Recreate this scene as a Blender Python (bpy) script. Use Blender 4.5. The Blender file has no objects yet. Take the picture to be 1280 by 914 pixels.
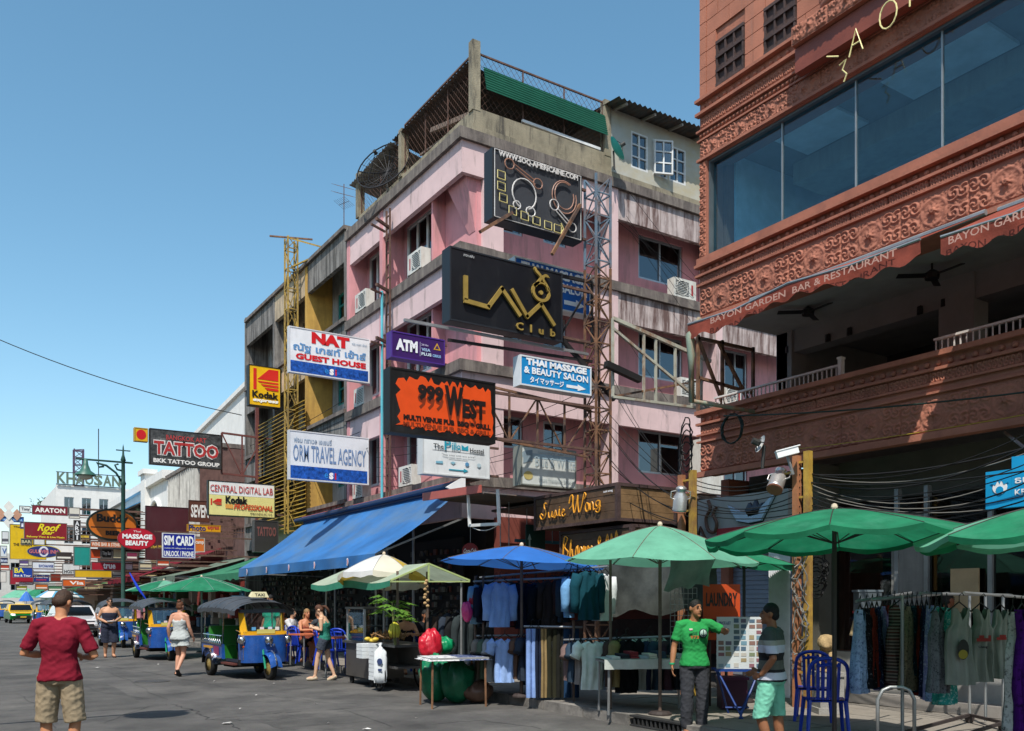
import bpy, bmesh, math, random
from mathutils import Vector, Matrix, noise
random.seed(11)
sc = bpy.context.scene
COL = sc.collection
# ------------------------------------------------------------------ camera
H = 1.65; FPX = 1096.0; HZ = 752.0
YAW = math.atan(702 / FPX); S_, C_ = math.sin(YAW), math.cos(YAW)
cd = bpy.data.cameras.new('camera'); cam = bpy.data.objects.new('camera', cd); COL.objects.link(cam)
cd.sensor_width = 36; cd.lens = FPX / 1280 * 36; cd.shift_y = (HZ - 457) / 1280
cd.clip_start = 0.1; cd.clip_end = 3000
cam.location = (0, 0, H); cam.rotation_euler = (math.pi / 2, 0, -YAW)
sc.camera = cam
# ------------------------------------------------------------------ light
SUN_EL = math.radians(57); SUN_AZ = math.atan2(-.673, -.74)
w = bpy.data.worlds.new('World'); sc.world = w; w.use_nodes = True
nt = w.node_tree
sky = nt.nodes.new('ShaderNodeTexSky'); sky.sky_type = 'NISHITA'; sky.sun_disc = False
sky.sun_elevation = SUN_EL; sky.sun_rotation = SUN_AZ % (2 * math.pi)
sky.air_density = 1.0; sky.dust_density = .9; sky.ozone_density = .5
bgn = nt.nodes['Background']; bgn.inputs['Strength'].default_value = 0.15
hsv = nt.nodes.new('ShaderNodeHueSaturation'); hsv.inputs['Hue'].default_value = .481; hsv.inputs['Saturation'].default_value = 1.17
nt.links.new(sky.outputs['Color'], hsv.inputs['Color']); nt.links.new(hsv.outputs['Color'], bgn.inputs['Color'])
sl = bpy.data.lights.new('sun', 'SUN'); sl.energy = 4.3; sl.angle = math.radians(0.5); sl.color = (1, .95, .87)
so = bpy.data.objects.new('sun', sl); COL.objects.link(so); so.location = (-20, -20, 40)
so.rotation_euler = Vector((.673 * math.cos(SUN_EL), .74 * math.cos(SUN_EL), -math.sin(SUN_EL))).to_track_quat('-Z', 'Y').to_euler()
sc.view_settings.view_transform = 'Standard'; sc.view_settings.look = 'None'
sc.view_settings.exposure = 0.35; sc.view_settings.gamma = 1
# ------------------------------------------------------------------ pixel rays (photo 1280x914)
def ray(u, v):
    t = (u - 640) / FPX
    return Vector((S_ + C_ * t, C_ - S_ * t, (HZ - v) / FPX))
def atd(u, v, d): r = ray(u, v); return Vector((r.x * d, r.y * d, H + r.z * d))
def onX(u, v, X): r = ray(u, v); return atd(u, v, X / r.x)
def onY(u, v, Y): r = ray(u, v); return atd(u, v, Y / r.y)
def onZ(u, v, z): r = ray(u, v); return atd(u, v, (z - H) / r.z)
# ------------------------------------------------------------------ materials
def hx(s):
    s = s.lstrip('#'); o = []
    if len(s) == 3: s = s[0] * 2 + s[1] * 2 + s[2] * 2
    for i in (0, 2, 4):
        c = int(s[i:i + 2], 16) / 255
        o.append(c / 12.92 if c <= .04045 else ((c + .055) / 1.055) ** 2.4)
    return o
_M = {}
def pm(key, col, var=.18, scale=2.5, rough=.65, bump=.12, bscale=45, metal=0, spec=.4, dirt=None, damt=.5, dscale=(5, 5, .7), trans=0, fine=0, dlo=.45, coat=0, obj=False, wave=None):
    if key in _M: return _M[key]
    m = bpy.data.materials.new(key); m.use_nodes = True; _M[key] = m
    n = m.node_tree.nodes; L = m.node_tree.links; b = n['Principled BSDF']
    if isinstance(col, str): col = hx(col)
    pos = n.new('ShaderNodeTexCoord').outputs['Object'] if obj else n.new('ShaderNodeNewGeometry').outputs['Position']
    nz = n.new('ShaderNodeTexNoise'); nz.inputs['Scale'].default_value = scale; nz.inputs['Detail'].default_value = 6; nz.inputs['Roughness'].default_value = .65
    L.new(pos, nz.inputs['Vector'])
    mx = n.new('ShaderNodeMix'); mx.data_type = 'RGBA'
    rmp = n.new('ShaderNodeMapRange'); rmp.inputs['From Min'].default_value = .3; rmp.inputs['From Max'].default_value = .7
    L.new(nz.outputs['Fac'], rmp.inputs['Value']); L.new(rmp.outputs['Result'], mx.inputs[0])
    mx.inputs[6].default_value = [max(0, c * (1 - var)) for c in col] + [1]
    mx.inputs[7].default_value = [min(.95, c * (1 + var)) for c in col] + [1]
    out = mx.outputs[2]
    if fine:
        n2 = n.new('ShaderNodeTexNoise'); n2.inputs['Scale'].default_value = 160; n2.inputs['Detail'].default_value = 2; L.new(pos, n2.inputs['Vector'])
        m2 = n.new('ShaderNodeMix'); m2.data_type = 'RGBA'; m2.blend_type = 'OVERLAY'; m2.inputs[0].default_value = fine
        L.new(out, m2.inputs[6]); L.new(n2.outputs['Color'], m2.inputs[7]); out = m2.outputs[2]
    if dirt is not None:
        if isinstance(dirt, str): dirt = hx(dirt)
        mp = n.new('ShaderNodeMapping'); mp.inputs['Scale'].default_value = dscale; L.new(pos, mp.inputs['Vector'])
        nd = n.new('ShaderNodeTexNoise'); nd.inputs['Scale'].default_value = 1; nd.inputs['Detail'].default_value = 7; nd.inputs['Roughness'].default_value = .7
        L.new(mp.outputs['Vector'], nd.inputs['Vector'])
        rd = n.new('ShaderNodeMapRange'); rd.inputs['From Min'].default_value = dlo; rd.inputs['From Max'].default_value = dlo + .17; rd.inputs['To Max'].default_value = damt
        L.new(nd.outputs['Fac'], rd.inputs['Value'])
        md = n.new('ShaderNodeMix'); md.data_type = 'RGBA'; L.new(rd.outputs['Result'], md.inputs[0]); L.new(out, md.inputs[6]); md.inputs[7].default_value = list(dirt) + [1]; out = md.outputs[2]
    if wave:                                     # printed stripes: (colour, scale, axis, duty)
        wc, ws, wax, duty = wave
        sx = n.new('ShaderNodeSeparateXYZ'); L.new(pos, sx.inputs[0])
        f1 = n.new('ShaderNodeMath'); f1.operation = 'MULTIPLY'; f1.inputs[1].default_value = ws; L.new(sx.outputs[wax], f1.inputs[0])
        f2 = n.new('ShaderNodeMath'); f2.operation = 'FRACT'; L.new(f1.outputs[0], f2.inputs[0])
        f3 = n.new('ShaderNodeMath'); f3.operation = 'LESS_THAN'; f3.inputs[1].default_value = duty; L.new(f2.outputs[0], f3.inputs[0])
        mw = n.new('ShaderNodeMix'); mw.data_type = 'RGBA'; L.new(f3.outputs[0], mw.inputs[0]); L.new(out, mw.inputs[6]); mw.inputs[7].default_value = hx(wc) + [1]; out = mw.outputs[2]
    L.new(out, b.inputs['Base Color'])
    b.inputs['Roughness'].default_value = rough; b.inputs['Metallic'].default_value = metal
    b.inputs['Specular IOR Level'].default_value = spec; b.inputs['Coat Weight'].default_value = coat
    rr = n.new('ShaderNodeMapRange'); rr.inputs['To Min'].default_value = max(.03, rough - .12); rr.inputs['To Max'].default_value = min(1, rough + .14)
    L.new(nz.outputs['Fac'], rr.inputs['Value']); L.new(rr.outputs['Result'], b.inputs['Roughness'])
    if bump:
        nb = n.new('ShaderNodeTexNoise'); nb.inputs['Scale'].default_value = bscale; nb.inputs['Detail'].default_value = 5; L.new(pos, nb.inputs['Vector'])
        bp = n.new('ShaderNodeBump'); bp.inputs['Strength'].default_value = bump; bp.inputs['Distance'].default_value = .02
        L.new(nb.outputs['Fac'], bp.inputs['Height']); L.new(bp.outputs['Normal'], b.inputs['Normal'])
    if trans:
        tr = n.new('ShaderNodeBsdfTranslucent'); L.new(out, tr.inputs['Color'])
        ms = n.new('ShaderNodeMixShader'); ms.inputs[0].default_value = trans
        L.new(b.outputs[0], ms.inputs[1]); L.new(tr.outputs[0], ms.inputs[2]); L.new(ms.outputs[0], n['Material Output'].inputs['Surface'])
    return m
def glass(key, tint=(.8, .9, .95), gloss=.2, rough=.02):
    if key in _M: return _M[key]
    m = bpy.data.materials.new(key); m.use_nodes = True; _M[key] = m
    n = m.node_tree.nodes; L = m.node_tree.links; n.remove(n['Principled BSDF'])
    t = n.new('ShaderNodeBsdfTransparent'); t.inputs[0].default_value = list(tint) + [1]
    g = n.new('ShaderNodeBsdfGlossy'); g.inputs['Roughness'].default_value = rough; g.inputs['Color'].default_value = (.9, .95, 1, 1)
    lw = n.new('ShaderNodeLayerWeight'); lw.inputs['Blend'].default_value = .5
    pw = n.new('ShaderNodeMath'); pw.operation = 'POWER'; pw.inputs[1].default_value = 4; L.new(lw.outputs['Facing'], pw.inputs[0])
    fr = n.new('ShaderNodeMath'); fr.operation = 'MULTIPLY_ADD'; fr.inputs[1].default_value = .65; fr.inputs[2].default_value = .035; L.new(pw.outputs[0], fr.inputs[0])
    ad = n.new('ShaderNodeMath'); ad.operation = 'ADD'; ad.inputs[1].default_value = gloss; ad.use_clamp = True; L.new(fr.outputs[0], ad.inputs[0])
    ms = n.new('ShaderNodeMixShader'); L.new(ad.outputs[0], ms.inputs[0]); L.new(t.outputs[0], ms.inputs[1]); L.new(g.outputs[0], ms.inputs[2])
    L.new(ms.outputs[0], n['Material Output'].inputs['Surface'])
    return m
def pl(hexcol, rough=.45, **k):                 # plain paint / plastic of one colour
    k.setdefault('var', .1); k.setdefault('bump', .04)
    return pm('paint_' + hexcol.strip('#') + ('' if rough == .45 else '_%d' % int(rough * 100)), hexcol, rough=rough, **k)
def cl(hexcol, trans=0, **k):                   # cloth
    return pm('cloth_' + hexcol.strip('#') + ('_t' if trans else ''), hexcol, var=.16, scale=5, rough=.9, bump=.5, bscale=9, spec=.15, trans=trans, **k)
# ------------------------------------------------------------------ mesh builder
ZV = Vector((0, 0, 1))
class MB:
    def __init__(s): s.v = []; s.f = []; s.sm = False
    def add(s, vs, fs):
        o = len(s.v); s.v += [Vector(p) for p in vs]; s.f += [tuple(i + o for i in f) for f in fs]; return s
    def hexa(s, p):                             # 8 points: bottom ring ccw, top ring
        return s.add(p, [(3, 2, 1, 0), (4, 5, 6, 7), (0, 1, 5, 4), (1, 2, 6, 5), (2, 3, 7, 6), (3, 0, 4, 7)])
    def box(s, x0, y0, z0, x1, y1, z1):
        return s.hexa([(x0, y0, z0), (x1, y0, z0), (x1, y1, z0), (x0, y1, z0), (x0, y0, z1), (x1, y0, z1), (x1, y1, z1), (x0, y1, z1)])
    def cbox(s, c, sx, sy, sz, M=None):
        c = Vector(c); P = [Vector(q) for q in ((-sx, -sy, -sz), (sx, -sy, -sz), (sx, sy, -sz), (-sx, sy, -sz), (-sx, -sy, sz), (sx, -sy, sz), (sx, sy, sz), (-sx, sy, sz))]
        if M is not None: P = [M @ q for q in P]
        return s.hexa([c + q for q in P])
    def quad(s, *p): return s.add(p, [tuple(range(len(p)))])
    def tube(s, p, r, n=6, cap=True):           # polyline tube, r scalar / list
        p = [Vector(q) for q in p]
        if not isinstance(r, (list, tuple)): r = [r] * len(p)
        o = len(s.v); prev = None
        for i, q in enumerate(p):
            t = (p[min(i + 1, len(p) - 1)] - p[max(i - 1, 0)])
            t = t.normalized() if t.length > 1e-9 else ZV
            if prev is None: x = t.orthogonal().normalized()
            else:
                x = prev - t * prev.dot(t); x = x.normalized() if x.length > 1e-6 else t.orthogonal().normalized()
            prev = x; y = t.cross(x)
            for k in range(n):
                a = 2 * math.pi * (k + .5) / n; s.v.append(q + (x * math.cos(a) + y * math.sin(a)) * r[i])
        for i in range(len(p) - 1):
            for k in range(n):
                a = o + i * n + k; b = o + i * n + (k + 1) % n; s.f.append((a, b, b + n, a + n))
        if cap: s.f.append(tuple(o + k for k in reversed(range(n)))); s.f.append(tuple(o + (len(p) - 1) * n + k for k in range(n)))
        return s
    def bar(s, a, b, wd, ht=None):              # square bar between two points
        a, b = Vector(a), Vector(b); t = (b - a).normalized(); ht = ht or wd
        x = t.cross(ZV); x = x.normalized() if x.length > 1e-4 else Vector((1, 0, 0)); y = x.cross(t)
        x = x * wd / 2; y = y * ht / 2
        return s.hexa([a - x - y, a + x - y, a + x + y, a - x + y, b - x - y, b + x - y, b + x + y, b - x + y])
    def lathe(s, prof, c=(0, 0, 0), n=12, M=None, a0=0, a1=2 * math.pi):
        o = len(s.v); c = Vector(c); full = abs(a1 - a0 - 2 * math.pi) < 1e-6; nn = n if full else n + 1
        for r, z in prof:
            for k in range(nn):
                a = a0 + (a1 - a0) * k / n; q = Vector((r * math.cos(a), r * math.sin(a), z))
                if M is not None: q = M @ q
                s.v.append(c + q)
        for i in range(len(prof) - 1):
            for k in range(n):
                a = o + i * nn + k; b = o + i * nn + (k + 1) % nn; s.f.append((a, b, b + nn, a + nn))
        return s
    def ball(s, c, rx, ry=None, rz=None, n=10, m=7, M=None):
        ry = ry or rx; rz = rz or rx; o = len(s.v); c = Vector(c)
        for i in range(m + 1):
            th = math.pi * i / m
            for k in range(n):
                a = 2 * math.pi * k / n; q = Vector((rx * math.sin(th) * math.cos(a), ry * math.sin(th) * math.sin(a), -rz * math.cos(th)))
                if M is not None: q = M @ q
                s.v.append(c + q)
        for i in range(m):
            for k in range(n):
                a = o + i * n + k; b = o + i * n + (k + 1) % n; s.f.append((a, b, b + n, a + n))
        return s
    def extr(s, poly, fn, d0, d1):              # polygon [(a,b)] mapped by fn(a,b,out), extruded from d0 to d1
        n = len(poly)
        v = [fn(a, b, d0) for a, b in poly] + [fn(a, b, d1) for a, b in poly]
        return s.add(v, [tuple(reversed(range(n))), tuple(range(n, 2 * n))] + [(i, (i + 1) % n, n + (i + 1) % n, n + i) for i in range(n)])
    def grid(s, nu, nv, fn):
        o = len(s.v)
        for j in range(nv + 1):
            for i in range(nu + 1): s.v.append(Vector(fn(i / nu, j / nv)))
        for j in range(nv):
            for i in range(nu):
                a = o + j * (nu + 1) + i; s.f.append((a, a + 1, a + nu + 2, a + nu + 1))
        return s
    def mesh(s, name, mat, smooth=False, inv=None):
        me = bpy.data.meshes.new(name); me.from_pydata([(inv @ q) if inv is not None else q for q in s.v], [], s.f)
        me.validate(); 
        bm = bmesh.new(); bm.from_mesh(me); bmesh.ops.recalc_face_normals(bm, faces=bm.faces); bm.to_mesh(me); bm.free()
        if mat: me.materials.append(mat)
        if smooth: me.polygons.foreach_set('use_smooth', [True] * len(me.polygons))
        return me
WM = {}
def thing(name, label, cat, loc=(0, 0, 0), rz=0, group=None):
    o = bpy.data.objects.new(name, None); o.empty_display_size = .2; COL.objects.link(o)
    o.location = loc; o.rotation_euler = (0, 0, rz); WM[o.name] = Matrix.Translation(Vector(loc)) @ Matrix.Rotation(rz, 4, 'Z')
    o['label'] = label; o['category'] = cat
    if group: o['group'] = group
    return o
def part(name, mb, mat, parent, smooth=False, local=False, label=None, kind=None):
    inv = None
    if parent is not None and not local: inv = WM[parent.name].inverted()
    o = bpy.data.objects.new(name, mb.mesh(name, mat, smooth, inv)); COL.objects.link(o); o.parent = parent
    WM[o.name] = WM[parent.name] if parent is not None else Matrix()
    if label: o['label'] = label
    if kind: o['kind'] = kind
    return o
def single(name, mb, mat, label, cat, group=None, smooth=False):
    o = bpy.data.objects.new(name, mb.mesh(name, mat, smooth)); COL.objects.link(o); WM[o.name] = Matrix()
    o['label'] = label; o['category'] = cat
    if group: o['group'] = group
    return o
def struct(name, mb, mat, smooth=False, kind='structure'):
    o = bpy.data.objects.new(name, mb.mesh(name, mat, smooth)); COL.objects.link(o); o['kind'] = kind; WM[o.name] = Matrix(); return o
def piece(name, me, parent, M):                 # shared-mesh piece at world matrix M
    o = bpy.data.objects.new(name, me); COL.objects.link(o); o.parent = parent
    o.matrix_basis = WM[parent.name].inverted() @ M; WM[o.name] = M; return o
def tree(o): return [o] + [x for ch in o.children for x in tree(ch)]
def clone(o, loc, rz, label, group=None, scale=1):
    def cp(q, par):
        c = q.copy(); COL.objects.link(c); c.parent = par; WM[c.name] = Matrix()
        for ch in KIDS.get(q.name, []): cp(ch, c)
        return c
    KIDS = {}
    for q in bpy.data.objects:
        if q.parent: KIDS.setdefault(q.parent.name, []).append(q)
    r = cp(o, None); r.location = loc; r.rotation_euler = (0, 0, rz); r.scale = (scale,) * 3; r['label'] = label
    if group: r['group'] = group
    return r
class Fr:                                       # a facade or sign frame: a to the right, z up, out towards the viewer
    def __init__(s, o, ax, n): s.o = Vector(o); s.ax = Vector(ax).normalized(); s.n = Vector(n).normalized()
    def p(s, a, z, out=0): return s.o + s.ax * a + ZV * z + s.n * out
    def box(s, mb, a0, a1, z0, z1, o0, o1):
        P = s.p; return mb.hexa([P(a0, z0, o1), P(a1, z0, o1), P(a1, z0, o0), P(a0, z0, o0), P(a0, z1, o1), P(a1, z1, o1), P(a1, z1, o0), P(a0, z1, o0)])
    def mat(s, a, z, out=0):                    # matrix with x along a, y along z, z outward
        m = Matrix((( s.ax.x, 0, s.n.x, 0), (s.ax.y, 0, s.n.y, 0), (s.ax.z, 1, s.n.z, 0), (0, 0, 0, 1))); m.translation = s.p(a, z, out); return m
# ------------------------------------------------------------------ lettering
_T = {}
def textgeo(s, bold=0., shear=0., sp=1.):
    k = (s, bold, shear, sp)
    if k in _T: return _T[k]
    cu = bpy.data.curves.new('t', 'FONT'); cu.body = s; cu.size = 1; cu.resolution_u = 2; cu.offset = bold; cu.shear = shear; cu.space_character = sp; cu.align_x = 'CENTER'
    ob = bpy.data.objects.new('t', cu)
    me = bpy.data.meshes.new_from_object(ob)
    vs = [v.co.copy() for v in me.vertices]; fs = [tuple(p.vertices) for p in me.polygons]
    bpy.data.objects.remove(ob); bpy.data.curves.remove(cu); bpy.data.meshes.remove(me)
    if not vs: _T[k] = ([], []); return _T[k]
    x0 = min(v.x for v in vs); x1 = max(v.x for v in vs); y0 = min(v.y for v in vs); y1 = max(v.y for v in vs)
    _T[k] = ([((v.x - x0) / max(1e-6, x1 - x0), (v.y - y0) / max(1e-6, y1 - y0)) for v in vs], fs); return _T[k]
def lettering(parent, F, s, a0, z0, a1, z1, mat, out=.006, bold=.02, shear=0., warp=None, th=0, name='lettering', sp=1.):
    vs, fs = textgeo(s, bold, shear, sp)
    mb = MB(); W = warp or (lambda x, y: (x, y)); P = []
    for x, y in vs: x, y = W(x, y); P.append(F.p(a0 + (a1 - a0) * x, z0 + (z1 - z0) * y, out + th))
    mb.add(P, fs)
    if th:
        from collections import Counter
        ed = Counter(); dr = {}
        for f in fs:
            for i in range(len(f)):
                e = (f[i], f[(i + 1) % len(f)]); ed[tuple(sorted(e))] += 1; dr[tuple(sorted(e))] = e
        for e, cn in ed.items():
            if cn == 1:
                a, b = dr[e]; mb.quad(P[b], P[a], P[a] - F.n * th, P[b] - F.n * th)
    return part(name, mb, mat, parent)
def strokes(parent, F, lines, a0, z0, a1, z1, r, mat, out=.02, name='lettering', n=5):   # neon-like strokes in 0..1 box
    mb = MB()
    for ln in lines: mb.tube([F.p(a0 + (a1 - a0) * x, z0 + (z1 - z0) * y, out) for x, y in ln], r, n)
    return part(name, mb, mat, parent)
def arc(cx, cy, rx, ry, d0, d1, n=10): return [(cx + rx * math.cos(math.radians(d0 + (d1 - d0) * i / n)), cy + ry * math.sin(math.radians(d0 + (d1 - d0) * i / n))) for i in range(n + 1)]
def smooth(pts, k=4):                           # Catmull-Rom
    o = []; n = len(pts)
    for i in range(n - 1):
        p0, p1, p2, p3 = [Vector(pts[max(0, min(n - 1, j))]) for j in (i - 1, i, i + 1, i + 2)]
        for q in range(k):
            t = q / k; o.append(.5 * ((2 * p1) + (p2 - p0) * t + (2 * p0 - 5 * p1 + 4 * p2 - p3) * t * t + (3 * p1 - p0 - 3 * p2 + p3) * t ** 3))
    o.append(Vector(pts[-1])); return o
def sag(a, b, d, n=10):
    a, b = Vector(a), Vector(b); return [a.lerp(b, i / n) - ZV * d * 4 * (i / n) * (1 - i / n) for i in range(n + 1)]
# ================================================================== ground
asphalt = pm('asphalt', (.075, .071, .066), var=.48, scale=.8, rough=.85, bump=.5, bscale=110, fine=.85, dirt=(.16, .15, .135), damt=.6, dscale=(.55, .5, 1), dlo=.5)
KX = 7.6
mb = MB()
mb.grid(40, 60, lambda i, j: (-60 + i * (KX + 60) if i <= 1 else 0, -30 + j * 1500, 0))
struct('road', mb, asphalt)
mb = MB(); mb.quad((KX + .02, -30, -.02), (400, -30, -.02), (400, 1470, -.02), (KX + .02, 1470, -.02))
struct('ground', mb, pm('earth', (.12, .11, .1), rough=.95))
# cracks in the asphalt, filled with dark tar
mb = MB()
def crack(pts, wd):
    P = [onZ(u, v, .003) for u, v in pts]; Q = []
    for i in range(len(P) - 1):
        for k in range(7):
            q = P[i].lerp(P[i + 1], k / 7); Q.append(q + Vector((random.gauss(0, .03), random.gauss(0, .03), 0)))
    for i in range(len(Q) - 1):
        d = (Q[i + 1] - Q[i]).normalized(); nn = Vector((-d.y, d.x, 0)); a = wd * random.uniform(.4, 1.2)
        mb.quad(Q[i] - nn * a, Q[i + 1] - nn * a, Q[i + 1] + nn * a, Q[i] + nn * a)
crack([(216, 880), (240, 888), (262, 899), (310, 901)], .011); crack([(285, 901), (300, 914)], .011)
crack([(120, 836), (160, 850), (216, 880)], .006); crack([(0, 848), (60, 845), (130, 866), (210, 876)], .006); crack([(360, 890), (430, 886), (505, 880)], .008); crack([(330, 868), (420, 880), (470, 878)], .005); crack([(130, 905), (180, 884), (216, 880)], .006); crack([(262, 899), (330, 893), (360, 890)], .006); crack([(0, 828), (90, 826), (170, 838), (300, 862)], .007); crack([(20, 868), (60, 890), (70, 914)], .006); crack([(430, 886), (500, 912)], .007); crack([(540, 905), (600, 900), (690, 912)], .006)
struct('road_crack', mb, pm('tar', (.03, .03, .03), rough=.9), kind='stuff')
mb = MB()                                        # litter: flattened paper scraps
for u, v, s in ((122, 835, .1), (284, 905, .16), (268, 852, .05), (342, 855, .05), (458, 912, .12), (198, 831, .05), (300, 887, .04), (395, 880, .05), (320, 870, .04), (95, 900, .04), (410, 905, .04), (520, 898, .05)):
    c = onZ(u, v, .006); a = random.random() * 3
    for k in range(2):
        q = [c + Vector((math.cos(a + t) * s * f, math.sin(a + t) * s * f * .6, .004 + .02 * random.random())) for t, f in ((0, .5), (1.6, .4), (3, .6), (4.5, .45))]; mb.quad(*q); a += 1.1
struct('litter', mb, pm('paper_scrap', (.6, .58, .55)), kind='stuff')
# tar repair patches and a cast iron manhole cover
pt_m = pm('asphalt_patch', (.068, .065, .06), var=.4, scale=1.5, rough=.9, bump=.5, bscale=90, fine=.7)
for k, (u, v, a, b) in enumerate(((120, 868, .45, 2.6), (400, 902, .7, .35))):
    c = onZ(u, v, .002); q = [c + Vector((x * a + random.gauss(0, .03), y * b + random.gauss(0, .03), 0)) for x, y in ((-1, -1), (-.3, -1), (.4, -1), (1, -1), (1, -.3), (1, .4), (1, 1), (.3, 1), (-.4, 1), (-1, 1), (-1, .3), (-1, -.4))]
    o_ = struct('road_patch', MB().quad(*q), pt_m)
c = onZ(190, 852, 0); mh = struct('manhole_cover', MB().lathe([(.0, .006), (.3, .006), (.31, .012), (.34, .012), (.35, .003)], c, 28), pm('iron_cover', (.07, .065, .06), metal=.4, rough=.6, bump=.6, bscale=30))
# kerb and pavement
kerbm = pm('kerb_concrete', (.22, .205, .185), var=.25, rough=.9, dirt=(.06, .055, .05), damt=.6, dscale=(3, 3, 3), bump=.4)
pavm = pm('paving', (.25, .225, .19), var=.3, scale=1.2, rough=.9, dirt=(.1, .09, .08), damt=.55, dscale=(1.2, 1.2, 1), bump=.3)
PZ = .14
mb = MB(); mb.box(KX + .16, -10, -.3, 11.4, 130, PZ - .03)
pave = struct('pavement', mb, pm('mortar', (.1, .095, .085), rough=.95))
st = MB().box(.005, .005, -.3, .155, .985, PZ).mesh('kerb_stone', kerbm)
mb = MB(); mb.box(KX + .03, 30, -.3, KX + .15, 130, PZ - .005)
kerb = struct('kerb', mb, kerbm)
for i in range(34):
    y = -2 + i
    if y == 8: continue                           # the drain opening is here
    piece('kerb_stone', st, kerb, Matrix.Translation((KX + random.uniform(-.012, .012), y, random.uniform(-.008, .004))))
tl = [MB().box(.004, .004, -.03, .596, .596, .0).mesh('paving_slab', pavm) for k in range(1)][0]
for i in range(6):
    for j in range(46):
        piece('paving_slab', tl, pave, Matrix.Translation((KX + .165 + i * .6, -1.5 + j * .6, PZ + random.uniform(-.003, .004))) @ Matrix.Rotation(random.gauss(0, .004), 4, 'X'))
# drain inlet in the kerb
dr = thing('storm_drain', 'black iron storm drain inlet set in the kerb below the shirt racks', 'drain', (KX, 8.5, 0))
mb = MB().box(KX + .01, 8.02, 0, KX + .15, 8.98, .02).box(KX + .01, 8.02, .12, KX + .15, 8.98, PZ + .004); part('frame', mb, pm('cast_iron', (.04, .04, .04), rough=.7, metal=.3), dr)
for k in range(11): part('bar', MB().box(KX + .02, 8.06 + k * .083, .02, KX + .05, 8.085 + k * .083, .12), _M['cast_iron'], dr)
# ================================================================== terracotta building on the right
TC = pm('terracotta', (.34, .128, .08), var=.22, scale=1.5, rough=.8, bump=.25, bscale=30, dirt=(.2, .075, .055), damt=.5, dscale=(3, 3, 1.2), dlo=.5)
TCW = pm('terracotta_block', (.38, .145, .09), var=.25, scale=.9, rough=.85, bump=.25, dirt=(.2, .13, .11), damt=.5, dscale=(4, 4, .5), dlo=.55)
WOOD = pm('dark_wood', (.06, .036, .033), var=.4, scale=4, rough=.8, bump=.4, bscale=20)
GLB = glass('tinted_glass', (.64, .83, .9), .01)
STEEL = pm('steel_grey', (.32, .33, .33), metal=.6, rough=.45)
CREAM = pm('cream_plaster', (.52, .49, .43), var=.12, rough=.85, dirt=(.3, .27, .22), damt=.4)
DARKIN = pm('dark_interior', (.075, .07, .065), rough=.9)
BX = 11.0; BY = 11.1
Fb = Fr((BX, BY, 0), (0, -1, 0), (-1, 0, 0))
def aB(u): return BY - onX(u, HZ, BX).y             # distance along the facade for a photo column
bb = thing('terracotta_building', 'carved terracotta building with long tinted window above an open terrace', 'building', (BX, BY, 0))
LB = 16.0
mb = MB()                                           # shell: upper storey wall, pier at the corner, floor slabs
Fb.box(mb, 0, LB, 10.32, 15.5, -.4, -.03)
Fb.box(mb, 0, .16, 7.6, 9.3, -.4, 0); Fb.box(mb, 0, LB, 9.28, 10.31, -.5, 0.0)
Fb.box(mb, 0, LB, 6.52, 7.60, -.5, 0.0); Fb.box(mb, .02, LB, 3.85, 4.9, -.35, 0.0)
part('wall', mb, TC, bb)
mb = MB()
Fb.box(mb, .01, LB, 6.6, 6.9, -6, -.51); Fb.box(mb, .01, LB, 4.2, 4.6, -6, -.36); Fb.box(mb, 0.01, LB, 9.5, 9.8, -6, -.51)
part('floor_slab', mb, pm('soffit', (.3, .29, .27), rough=.9, var=.15), bb)
# end wall on the alley side
mb = MB(); mb.box(BX + .41, BY - .22, 6.9, 17.5, BY - .0, 15.5); mb.box(BX + .5, BY - .2, 0, 17.5, BY - .01, 3.8); part('end_wall', mb, TC, bb)
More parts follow.
